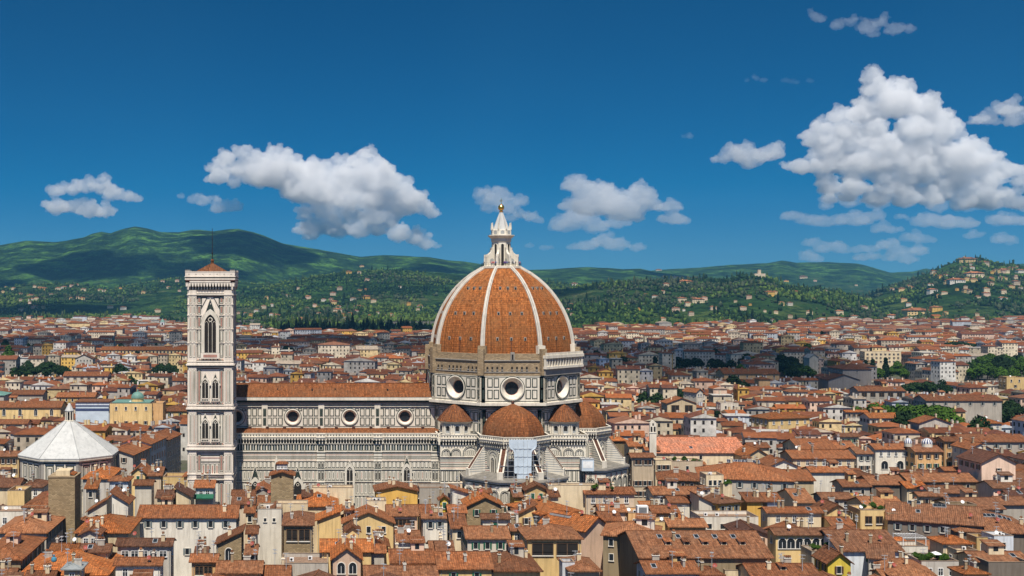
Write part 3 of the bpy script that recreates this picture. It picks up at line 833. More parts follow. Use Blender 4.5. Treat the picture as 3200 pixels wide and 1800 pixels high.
def tribune(root, cx, cy, rot):
    arm = empty('tribune', (cx, cy, 0), RAD(rot)); arm.parent = root
    sides = (-2, -1, 0, 1, 2)
    mb = MB()
    mb.prism(octo(17.6), 0, 22.6, M['white']); 
    for k in sides:
        f, L = oface(mb, 17.6, k)
        f.slab(-.2, L + .2, 22.3, 23.0, -.6, .5, M['white']); f.slab(-.35, L + .35, 23.0, 23.5, -.6, .9, M['ashlar'])
        f.rect(0, L, 21.9, 22.3, .06, M['green'])
        n = 4; p = L / n
        for i in range(n):
            c = (i + .5) * p
            for t, mm, o in ((.62, 'white', .20), (.42, 'green', .24), (.24, 'white', .28), (.1, 'green', .31)): f.archband(c, p - 1.35, 13, 19.0, t, o, M[mm])
            for j in range(3): w = (p - 1.5) / 3; f.panel(c - (p - 1.5) / 2 + j * w + .06, c - (p - 1.5) / 2 + (j + 1) * w - .06, 16.6, 19.2 + (.7 if j == 1 else .3), .13)
            f.rect(c - p / 2 + .1, c + p / 2 - .1, 15.6, 16.0, .05, M['green'])
            f.solid([(c - 1.2, 13.5), (c + 1.2, 13.5), (c, 17.2)], .0, .4, M['white']); f.shape([(c - .7, 13.8), (c + .7, 13.8), (c, 16.2)], .43, M['green'])
            for j in range(3): f.panel(c - p / 2 + .2 + j * (p - .4) / 3, c - p / 2 + .1 + (j + 1) * (p - .4) / 3, 8.6, 13.0, .18)
            for z in (7.8, 8.2, 14.2, 14.8): f.rect(c - p / 2, c + p / 2, z, z + .2, .05, M['green'])
            f.shape([(c + p / 2 - .42, 21.7), (c + p / 2, 19.4), (c + p / 2 + .42, 21.7)] if i < n - 1 else [(c - .1, 21.4), (c, 21.2), (c + .1, 21.4)], .07, M['pink'])
    mb.build('chapel_ring', arm)
    mb = MB()
    a, b = octo(18.2), octo(11.0)
    mb.loft([[(x, y, 23.5) for x, y in a], [(x, y, 25.0) for x, y in b]], M['slab'])
    mb.build('ring_roof', arm)
    mb = MB()
    R = 11.3
    mb.prism(octo(R), 24.4, 34.6, M['white'])
    for k in sides:
        f, L = oface(mb, R, k)
        corbels(f, -.3, L + .3, 33.0, 35.2, 1.0, .85)
        for z in np.arange(25.2, 32.6, .62): f.rect(0, L, z, z + .24, .04, M['green' if int(z * 10) % 4 else 'pink'])
        for t, mm, o in ((1.0, 'white', .12), (.75, 'green', .16), (.5, 'white', .20), (.25, 'green', .24), (.1, 'white', .28)): f.archband(L / 2, 3.0, 26.6, 30.0, t, o, M[mm])
        f.shape(f.arch(L / 2, 3.0, 25.0, 30.0), .09, M['white'])
        for i in range(6): f.panel(L / 2 - 1.4 + i * .47, L / 2 - .98 + i * .47, 30.0, 30.7, .09, .04)
    body = mb.build('arm_wall', arm)
    for k in (-1, 0, 1):
        t = MB(); f, L = oface(t, R, k)
        gothic_window('arm_window', arm, f.P(0, 0, .12)[:2], f.u, L / 2, 24.9, 28.6, 1.25, 0, 2, .35)
    mb = MB(); rings = []
    for i in range(9):
        z = 35.9 + 10.3 * i / 8
        Rr = math.sqrt(max(.01, 17.0 ** 2 - ((z - 35.9) * 1.50) ** 2)) - 6.4 if i < 8 else .5
        rings.append([(x, y, z) for x, y in octo(max(Rr, .5))])
    mb.loft(rings, RF['l'], cap1=True); mb.lathe([(.6, 46.0), (.5, 46.9), (.1, 47.2)], 8, RF['d'])
    mb.build('half_dome', arm)
    for k in range(-3, 3):
        an = RAD(-90 + 45 * k + 22.5); ca, sa = math.cos(an), math.sin(an)
        mb = MB(); w = .95
        side = [(10.6, 24.5), (17.0, 23.6), (17.0, 26.0), (16.2, 26.1), (10.6, 33.6)]
        q = lambda r, s, z: (r * ca - s * sa, r * sa + s * ca, z)
        for s in (-w, w): mb.poly([q(r, s, z) for r, z in side][::1 if s < 0 else -1], M['white'])
        mb.poly([q(17.0, -w, 23.6), q(17.0, w, 23.6), q(17.0, w, 26.0), q(17.0, -w, 26.0)], M['white'])
        mb.poly([q(17.0, -w, 26.0), q(17.0, w, 26.0), q(16.2, w, 26.1), q(16.2, -w, 26.1)], M['white'])
        for ww, dz, mm in ((w + .15, .12, 'white'), (.62, .22, 'tile')):
            mb.poly([q(16.6, -ww, 25.7 + dz), q(16.6, ww, 25.7 + dz), q(10.6, ww, 33.75 + dz), q(10.6, -ww, 33.75 + dz)], RF['d'] if mm == 'tile' else M['white'])
        for s, sg in ((-w - .03, 1), (w + .03, -1)):
            for z in np.arange(24.9, 33, .75):
                r1 = 16.2 - (z + .3 - 26.1) / 7.5 * 5.6 if z > 26 else 16.8
                mb.poly([q(10.7, s, z), q(r1, s, z), q(r1 - .2, s, z + .25), q(10.7, s, z + .25)][::sg], M['grey'])
        mb.build('spur_buttress', arm)

# ------------------------------------------------------------------ bell tower
def build_bell_tower():
    cxp, y0, w = -36.0, 388.0, 13.4
    root = tag(empty('bell_tower', (cxp, y0 + w / 2, 0)), 'tall square marble bell tower with a low red roof and flagpole', 'bell tower')
    h = w / 2
    fs = [((-h, -h), (1, 0)), ((h, -h), (0, 1)), ((h, h), (-1, 0)), ((-h, h), (0, -1))]
    STO = [(0.0, 33.0), (33.0, 45.9), (45.9, 59.9), (59.9, 82.9)]
    mb = MB()
    for fi, (o, u) in enumerate(fs):
        f = Face(mb, o, u)
        f.rect(0, w, 0, 83.5, 0, M['tower'])
        for b in (1.05, w - 1.05):      # corner turrets
            f.slab(b - 1.25, b + 1.25, 0, 83.5, .02, .55, M['tower'])
        g = Face(mb, f.P(0, 0, .55)[:2], u)
        for za, zb in STO[1:] + [(24.0, 33.0), (12, 24)]:
            hh = zb - za
            segs = [(za + 1.6, zb - 1.7)] if hh < 15 else [(za + 2.2, za + 6.6), (za + 7.0, za + 11.0), (za + 11.5, za + 15.4), (za + 15.9, za + 18.9), (za + 19.3, zb - 1.4)]
            for s0, s1 in segs:
                for b in (1.05, w - 1.05):
                    for d in (-.55, .55):
                        g.panel(b + d - .42, b + d + .42, s0, s1, .06); g.rect(b + d - .09, b + d + .09, s0 + .5, s1 - .5, .12, M['pink' if (int(s0) + int(d + 1)) % 2 else 'green'])
                for u0, u1 in ((2.55, 3.75), (w - 3.75, w - 2.55)):
                    f.panel(u0, u1, s0, s1, .16); f.panel(u0 + .3, u1 - .3, s0 + .5, s1 - .5, .10, .08, 'green', 'pink' if int(s0) % 2 else 'white')
            for z in (za + .9, zb - .8): f.slab(-.5, w + .5, z - .16, z + .16, .02, .72, M['tower']); f.rect(2.3, w - 2.3, z + .25, z + .4, .05, M['green']); f.rect(2.3, w - 2.3, z - .55, z - .3, .05, M['green'])
            if hh > 15:
                for z in (za + 6.8, za + 11.25, za + 15.65, za + 19.1):
                    for a_, b_ in ((-.4, 2.4), (w - 2.4, w + .4)): g.slab(a_, b_, z - .12, z + .12, -.3, .14, M['tower'])
                    for a_, b_ in ((2.4, 3.9), (w - 3.9, w - 2.4)): f.slab(a_, b_, z - .12, z + .12, 0, .3, M['tower'])
            f.rect(3.9, w - 3.9, zb - 1.5, zb - 1.15, .05, M['pink'])
        for z in (45.9, 59.9, 33.0):
            f.slab(-.7, w + .7, z - .35, z + .05, 0, 1.05, M['tower']); f.slab(-.55, w + .55, z - .75, z - .35, 0, .8, M['green']); f.slab(-.6, w + .6, z + .05, z + .5, 0, .75, M['tower'])
            n = 15
            for i in range(n): f.rect(2.5 + i * (w - 5) / n + .1, 2.5 + (i + 1) * (w - 5) / n - .1, z + 1.25, z + 1.75, .06, M['green' if i % 2 else 'pink'])
        for z0, z1, mm in ((31.4, 32.2, 'grey'), (30.7, 30.95, 'green'), (29.9, 30.15, 'pink'), (28.6, 28.9, 'green'), (23.4, 23.7, 'green')): f.rect(2.3, w - 2.3, z0, z1, .07, M[mm])
        for i in range(4): u0 = 3.9 + i * 1.42; f.panel(u0, u0 + 1.3, 24.4, 28.2, .15); f.rect(u0 + .45, u0 + .85, 25, 27.6, .12, M['pink'])
        for i in range(4): u0 = 3.9 + i * 1.42; f.panel(u0, u0 + 1.3, 14, 22.5, .15)
    mb.build('shaft', root)
    for fi, (o, u) in enumerate(fs[:2]):
        for za in (33.0, 45.9):
            for c in (w / 2 - 1.62, w / 2 + 1.62):
                f = Face(MB(), o, u)
                gothic_window('twin_window', root, f.P(0, 0, .02)[:2], u, c, za + 3.2, za + 7.5, 1.95, za + 11.4, 2, .34)
                mb = MB(); f = Face(mb, o, u); f.slab(c - 1.4, c + 1.4, za + 2.2, za + 3.1, 0, .6, M['tower'])
                for i in range(4): f.rect(c - 1.1 + i * .56, c - .68 + i * .56, za + 2.4, za + 2.9, .63, M['green'])
                mb.build('window_balcony', root)
        gothic_window('belfry_window', root, Face(MB(), o, u).P(0, 0, .02)[:2], u, w / 2, 63.6, 72.6, 3.7, 81.2, 3, 1.0)
        mb = MB(); f = Face(mb, o, u)
        f.slab(w / 2 - 3.0, w / 2 + 3.0, 61.7, 63.5, 0, .6, M['tower']); f.rect(w / 2 - 2.2, w / 2 + 2.2, 62.1, 63.0, .63, M['pink'])
        for s in (-1, 1):
            f.solid([(w / 2 + s * 2.9, 77.5), (w / 2 + s * 2.9, 81.3), (w / 2 + s * .9, 81.3)][::s], 0, .12, M['green'])
            f.shape([(w / 2 + s * 2.65, 78.4), (w / 2 + s * 2.65, 81.0), (w / 2 + s * 1.3, 81.0)][::s], .15, M['tower'])
        mb.build('window_balcony', root)
    # crown: corbelled terrace
    mb = MB()
    e = 1.15
    for o, u in fs:
        f = Face(mb, o, u)
        f.rect(0, w, 83.5, 86.2, 0, M['tower']); f.rect(.0, w, 83.7, 84.0, .05, M['green'])
        n = 17; p = (w + 2 * e) / n
        f.rect(-.3, w + .3, 83.6, 86.0, .3, M['void'])  # dark sheet over the marble, painting the shade between the corbels
        for i in range(n):
            c = -e + (i + .5) * p
            f.solid([(c - .16, 83.7), (c + .16, 83.7), (c + .16, 85.9), (c - .16, 85.9)], .1, .5, M['tower'])
            f.solid([(c - .2, 84.7), (c + .2, 84.7), (c + p / 2, 86.1), (c - p / 2, 86.1)], .3, e - .1, M['tower'])
        f.slab(-e, w + e, 86.0, 86.5, -.2, e, M['tower']); f.slab(-e, w + e, 86.5, 86.85, -.2, e - .1, M['pink']); f.slab(-e - .1, w + e + .1, 86.85, 87.3, -.2, e + .15, M['tower'])
        f.slab(-e, w + e, 87.3, 87.7, -.2, e - .15, M['green']); f.slab(-e - .2, w + e + .2, 87.7, 87.95, -.2, e + .25, M['tower'])
        f.slab(-e, w + e, 87.95, 89.3, e - .25, e + .05, M['tower']); f.slab(-e - .05, w + e + .05, 89.3, 89.5, e - .3, e + .12, M['tower'])
        for i in range(7): f.disc(i * w / 6, 88.6, .13, e + .08, M['void'], 8)
        for b in (-.3, w + .3): f.slab(b - .7, b + .7, 89.5, 90.0, e - .5, e + .1, M['ashlar'])
    mb.poly([(-h, -h, 87.9), (h, -h, 87.9), (h, h, 87.9), (-h, h, 87.9)], M['ashlar'])
    mb.build('corbelled_crown', root)
    mb = MB()
    r0 = h - .9
    mb.loft([[(-r0, -r0, 89.0), (r0, -r0, 89.0), (r0, r0, 89.0), (-r0, r0, 89.0)], [(-.5, -.5, 92.2), (.5, -.5, 92.2), (.5, .5, 92.2), (-.5, .5, 92.2)]], RF['r'], cap1=True)
    mb.prism([(-r0, -r0), (r0, -r0), (r0, r0), (-r0, r0)], 87.9, 89.0, M['tower'])
    mb.lathe([(.6, 92.0), (.45, 93.0), (.6, 93.1), (.35, 93.6)], 8, RF['r'])
    mb.build('pyramid_roof', root)
    mb = MB(); mb.tube((0, 0, 93.2), (0, 0, 103.6), .17, M['iron'], 6, .09); mb.lathe([(.28, 95.4), (.3, 95.7), (.2, 95.8)], 8, M['iron']); mb.build('flagpole', root)

# ------------------------------------------------------------------ baptistery
def build_baptistery():
    root = tag(empty('baptistery', (-88.7, 425, 0)), 'octagonal baptistery with a white marble pyramid roof', 'baptistery')
    R = 16.6
    mb = MB(); mb.prism(octo(R), 0, 26.3, M['white'])
    for k in (-2, -1, 0, 1, 2):
        f, L = oface(mb, R, k)
        for u in (0, L - .9): f.slab(u, u + .9, 0, 25.3, 0, .3, M['ashlar'])
        f.rect(0, L, 25.0, 25.3, .05, M['green']); f.slab(-.2, L + .2, 25.5, 26.0, 0, .5, M['white']); f.slab(-.3, L + .3, 26.0, 26.6, 0, .95, M['white']); f.rect(-.3, L + .3, 25.3, 25.5, .3, M['green'])
        for i in range(3):
            u0 = 1.2 + i * (L - 2.4) / 3; wd = (L - 2.4) / 3
            f.panel(u0 + .35, u0 + wd - .35, 18.6, 24.4, .3); f.panel(u0 + 1.0, u0 + wd - 1.0, 19.6, 23.6, .2, .08)
            f.slab(u0 - .18, u0 + .18, 16.5, 25, 0, .3, M['white'])
            for t, mm, o in ((.5, 'white', .2), (.3, 'green', .24)): f.archband(u0 + wd / 2, wd - 1.6, 8, 13.4, t, o, M[mm])
        for z in (16.4, 17.6): f.slab(0, L, z, z + .3, 0, .35, M['white']); f.rect(0, L, z + .35, z + .6, .05, M['green'])
    mb.build('wall', root)
    mb = MB()
    mb.loft([[(x, y, 26.55) for x, y in octo(R + 1.1)], [(x, y, 26.9) for x, y in octo(R + 1.15)], [(x, y, 37.9) for x, y in octo(1.75)]], M['snow'], cap1=True)
    for x, y in octo(1.0): mb.tube((x * (R + 1.1), y * (R + 1.1), 26.95), (x * 1.8, y * 1.8, 37.95), .16, M['grey'], 5)
    mb.build('marble_roof', root)
    mb = MB()
    mb.lathe([(1.9, 37.7), (1.9, 38.1), (1.5, 38.15)], 8, M['white'], ph=RAD(22.5))
    mb.lathe([(.75, 38), (.75, 41.3)], 8, M['void'])
    for x, y in octo(1.35): mb.tube((x, y, 38.1), (x, y, 41.2), .2, M['white'], 6)
    mb.lathe([(1.5, 41.1), (1.7, 41.6), (1.5, 41.7), (.12, 44.4)], 8, M['snow'], ph=RAD(22.5))
    mb.lathe([(.3, 44.3), (.33, 44.6), (.1, 44.9)], 8, M['gold']); mb.tube((0, 0, 44.8), (0, 0, 46), .06, M['gold'], 4)
    mb.build('lantern', root)

def build_scaffold():
    t = tag(empty('scaffolding', (63.4, 384.5, 0)), 'scaffolding wrapped in pale blue sheeting against the apse', 'scaffolding')
    mb = MB()
    for x in (-7.5, -5, -3, 0, 3, 5, 7.5):
        for y in (0, 2.0): mb.tube((x, y, 23.4), (x, y, 34.5 if abs(x) < 6 else 29), .09, M['steel'], 4)
    for z in (24.5, 26.2, 27.9, 29.6, 31.3, 33):
        hw = 7.5 if z < 29 else 4.9
        for y in (0, 2.0): mb.tube((-hw, y, z), (hw, y, z), .07, M['steel'], 4)
        mb.box(-hw, hw, .1, 1.9, z - .12, z - .05, M['wood'])
    mb.build('pole_frame', t)
    mb = MB()
    rs = []
    random.seed(5)
    for z, hw in ((36.3, 4.4), (34.4, 4.4), (33.6, 4.1), (32.9, 3.1), (32.2, 2.8), (28, 2.7), (25.7, 2.7), (25.65, 1.9), (24.8, 1.9), (23.6, 1.9)):
        row = []
        for j in range(13): x = -hw + 2 * hw * j / 12; row.append((x - .3, -.25 + .07 * math.sin(j * 1.9), z))
        rs.append(row + [(p[0], p[1] + .05, p[2]) for p in reversed(row)])
    mb.loft(rs, M['sheet'])
    for x in (-1.6, 0.2, 1.5): mb.tube((x - .3, -.42, 24), (x - .3, -.42, 36), .05, M['steel'], 4)
    for z in (33.5, 31, 28, 25.6): mb.tube((-2.9, -.42, z), (2.4, -.42, z), .05, M['steel'], 4)
    mb.build('sheeting', t)
# ------------------------------------------------------------------ houses
OH = 0.65          # eaves overhang
_wcache = {}
def window_mesh(style, w, h):
    key = (style, round(w, 1), round(h, 1))
    if key in _wcache: return _wcache[key]
    mb = MB(); f = Face(mb, (0, 0), (1, 0))
    if style == 'a':
        f.shape(f.arch(0, w, 0, h - w / 2), .02, M['glass']); f.archband(0, w, 0, h - w / 2, .18, .14, M['frame'])
        f.slab(-.05, .05, 0, h - w / 2, .02, .10, M['wframe']); f.slab(-w / 2 - .2, w / 2 + .2, -.16, 0, 0, .22, M['frame'])
    elif style == 'l':
        f.rect(-w / 2, w / 2, 0, h, .02, M['void'])
        f.slab(-w / 2 - .18, -w / 2, 0, h, 0, .16, M['wood']); f.slab(w / 2, w / 2 + .18, 0, h, 0, .16, M['wood'])
        f.slab(-w / 2, w / 2, h - .25, h, 0, .14, M['wood']); f.slab(-.09, .09, 0, h, .02, .12, M['wood'])
        f.slab(-w / 2 - .2, w / 2 + .2, -.2, 0, 0, .3, M['frame'])
        f.slab(-w / 2, w / 2, .85, .93, .05, .12, M['iron'])
    else:
        closed = style.isupper(); s = style.lower()
        f.rect(-w / 2, w / 2, 0, h, .02, M['glass'])
        t = .13
        fm = M['wframe'] if s == 'w' else M['frame']
        f.slab(-w / 2 - t, -w / 2, -t, h + t, 0, .10, fm); f.slab(w / 2, w / 2 + t, -t, h + t, 0, .10, fm)
        f.slab(-w / 2, w / 2, h, h + t, 0, .10, fm); f.slab(-w / 2 - .22, w / 2 + .22, -.2, -.04, 0, .26, fm)
        if s in 'gby':
            sh = M['shut_' + s]
            if closed: f.slab(-w / 2, -.02, 0, h, .03, .09, sh); f.slab(.02, w / 2, 0, h, .03, .09, sh)
            else: f.slab(-w / 2 - .08 - w * .48, -w / 2 - .08, -.02, h + .02, .11, .17, sh); f.slab(w / 2 + .08, w / 2 + .08 + w * .48, -.02, h + .02, .11, .17, sh)
        if s == 'w':
            f.slab(-.05, .05, 0, h, .03, .07, M['wframe']); f.slab(-w / 2, w / 2, h * .62, h * .62 + .07, .03, .07, M['wframe'])
    _wcache[key] = mb.mesh('window')
    return _wcache[key]

def chimney_mesh(i):
    key = ('chimney', i)
    if key in _wcache: return _wcache[key]
    mb = MB(); r = random.Random(i)
    w, d, h = (.9, .6, 1.5) if i == 0 else ((.6, .6, 1.9) if i == 1 else (1.6, .55, 1.2))
    mat = (WL['C'], M['rough'], WL['G'])[i]
    mb.box(-w / 2, w / 2, -d / 2, d / 2, -1.2, h, mat)
    mb.box(-w / 2 - .12, w / 2 + .12, -d / 2 - .12, d / 2 + .12, h, h + .14, M['frame'])
    for x in ((0,) if i < 2 else (-.5, 0, .5)):
        for s in (-1, 1): mb.poly([(x - .3, s * d / 2 * 1.1, h + .35), (x + .3, s * d / 2 * 1.1, h + .35), (x + .3, 0, h + .75), (x - .3, 0, h + .75)][::-s], RF['r'])
        for s in (-.25, .25): mb.box(x + s - .06, x + s + .06, -d / 2, d / 2, h + .14, h + .5, mat)
    _wcache[key] = mb.mesh('chimney'); return _wcache[key]
def dish_mesh(red):
    key = ('dish', red)
    if key in _wcache: return _wcache[key]
    mb = MB(); mat = M['reddish'] if red else M['dish']
    n = 14; tilt = RAD(32)
    rings = []
    for r, dpt in ((.02, .13), (.3, .08), (.52, 0.0)):
        rings.append([(r * math.cos(a), -dpt * -1 * math.cos(tilt) - r * math.sin(a) * math.sin(tilt) * -1, 1.2 + r * math.sin(a) * math.cos(tilt) - dpt * math.sin(tilt)) for a in [2 * math.pi * k / n for k in range(n)]])
    mb.loft(rings, mat, cap0=True)
    mb.loft([[(x, y + .04, z) for x, y, z in rg] for rg in reversed(rings)], mat)
    mb.tube((0, .15, -.3), (0, .15, 1.2), .045, M['steel'], 6)
    mb.tube((0, .1, .75), (0, -.55, 1.15), .03, M['steel'], 4); mb.box(-.07, .07, -.62, -.5, 1.1, 1.22, M['steel'])
    _wcache[key] = mb.mesh('satellite_dish'); return _wcache[key]
def antenna_mesh(i):
    key = ('antenna', i)
    if key in _wcache: return _wcache[key]
    mb = MB(); h = 2.6 + i * 1.1
    mb.tube((0, 0, -.5), (0, 0, h), .07, M['steel'], 5)
    for j, zz in enumerate((h - .1, h - .9)):
        L = 1.3 - .4 * j
        mb.tube((-L / 2, -.1 - .2 * i, zz), (L / 2, .1 + .2 * i, zz), .05, M['steel'], 4)
        for k in range(6):
            x = -L / 2 + L * k / 5; mb.tube((x, -.4, zz), (x, .4, zz), .03, M['steel'], 4)
    _wcache[key] = mb.mesh('antenna'); return _wcache[key]
def skylight_mesh():
    key = 'sky'
    if key in _wcache: return _wcache[key]
    mb = MB(); mb.box(-.6, .6, -.9, .9, -.3, .16, M['steel']); mb.box(-.48, .48, -.78, .78, .155, .19, M['glass'], False); _wcache[key] = mb.mesh('skylight'); return _wcache[key]

def ac_mesh():
    key = 'ac'
    if key in _wcache: return _wcache[key]
    mb = MB(); mb.box(-.5, .5, -.22, .22, .15, 1.0, M['dish']); Face(mb, (-.5, -.22), (1, 0)).disc(.4, .58, .3, .02, M['void'], 14); mb.box(-.45, -.35, -.2, .2, -.1, .15, M['steel']); mb.box(.35, .45, -.2, .2, -.1, .15, M['steel'])
    _wcache[key] = mb.mesh('air_conditioner'); return _wcache[key]
def roof_solid(mb, kind, w, d, ze, rise, mat, th=.24):
    """closed roof with eaves; returns a function giving the roof height at (x, y)"""
    a, b = w / 2 + OH, d / 2 + OH
    if kind in 'FG' or kind in ('S', 'SL', 'SR', 'SB'):
        if kind == 'F': sl = rise / (d / 2); fn = lambda x, y: ze + rise - abs(y) * sl; prof = [(-b, ze - OH * sl), (0, ze + rise), (b, ze - OH * sl)]; ax = 'y'
        elif kind == 'G': sl = rise / (w / 2); fn = lambda x, y: ze + rise - abs(x) * sl; prof = [(-a, ze - OH * sl), (0, ze + rise), (a, ze - OH * sl)]; ax = 'x'
        elif kind == 'S': sl = rise / d; fn = lambda x, y: ze + (y + d / 2) * sl; prof = [(-b, ze - OH * sl), (b, ze + rise + OH * sl)]; ax = 'y'
        else:
            sl = rise / w; sg = -1 if kind == 'SL' else 1
            fn = lambda x, y: ze + (x * sg + w / 2) * sl
            prof = [(-a, fn(-a, 0)), (a, fn(a, 0))]; ax = 'x'
        P = (lambda t, z, e: (e, t, z)) if ax == 'y' else (lambda t, z, e: (t, e, z))
        E = a if ax == 'y' else b
        flip = ax == 'x'
        def q(pts): mb.poly(pts[::-1] if flip else pts, mat)
        for (t0, z0), (t1, z1) in zip(prof[:-1], prof[1:]):
            q([P(t0, z0, -E), P(t0, z0, E), P(t1, z1, E), P(t1, z1, -E)][::-1])
            q([P(t0, z0 - th, -E), P(t0, z0 - th, E), P(t1, z1 - th, E), P(t1, z1 - th, -E)])
            for e, s in ((-E, 1), (E, -1)): q([P(t0, z0 - th, e), P(t0, z0, e), P(t1, z1, e), P(t1, z1 - th, e)][::s])
        for (t, z), s in ((prof[0], 1), (prof[-1], -1)): q([P(t, z - th, -E), P(t, z - th, E), P(t, z, E), P(t, z, -E)][::s])
        if kind in 'FG':
            cap = RF['r'] if mat is not RF['o'] else mat
            zr = ze + rise
            if kind == 'F': mb.box(-a, a, -.17, .17, zr - .06, zr + .09, cap)
            else: mb.box(-.17, .17, -b, b, zr - .06, zr + .09, cap)
        return fn
    # hipped
    run = min(a, b)
    sl = rise / (run - OH) if run > OH else .3
    zE, zr = ze - OH * sl, ze - OH * sl + run * sl
    if a >= b: r0, r1 = (-(a - b), 0, zr), (a - b, 0, zr)
    else: r0, r1 = (0, -(b - a), zr), (0, b - a, zr)
    c = [(-a, -b, zE), (a, -b, zE), (a, b, zE), (-a, b, zE)]
    if a >= b: polys = [[c[0], c[1], r1, r0], [c[1], c[2], r1], [c[2], c[3], r0, r1], [c[3], c[0], r0]]
    else: polys = [[c[0], c[1], r0], [c[1], c[2], r1, r0], [c[2], c[3], r1], [c[3], c[0], r0, r1]]
    for p in polys:
        p = [v for i, v in enumerate(p) if v != p[i - 1]]
        mb.poly(p, mat)
    lo = [(x, y, z - th) for x, y, z in c]
    for i in range(4): mb.poly([lo[i], lo[(i + 1) % 4], c[(i + 1) % 4], c[i]], mat)
    mb.poly(lo[::-1], mat)
    for p in c:
        e = r0 if (Vector(p) - Vector(r0)).length < (Vector(p) - Vector(r1)).length else r1
        mb.tube((p[0], p[1], p[2] + .02), (e[0], e[1], e[2] + .02), .13, mat, 5)
    if r0 != r1: mb.tube(r0, r1, .14, mat, 5)
    return lambda x, y: zE + min(a - abs(x), b - abs(y)) * sl

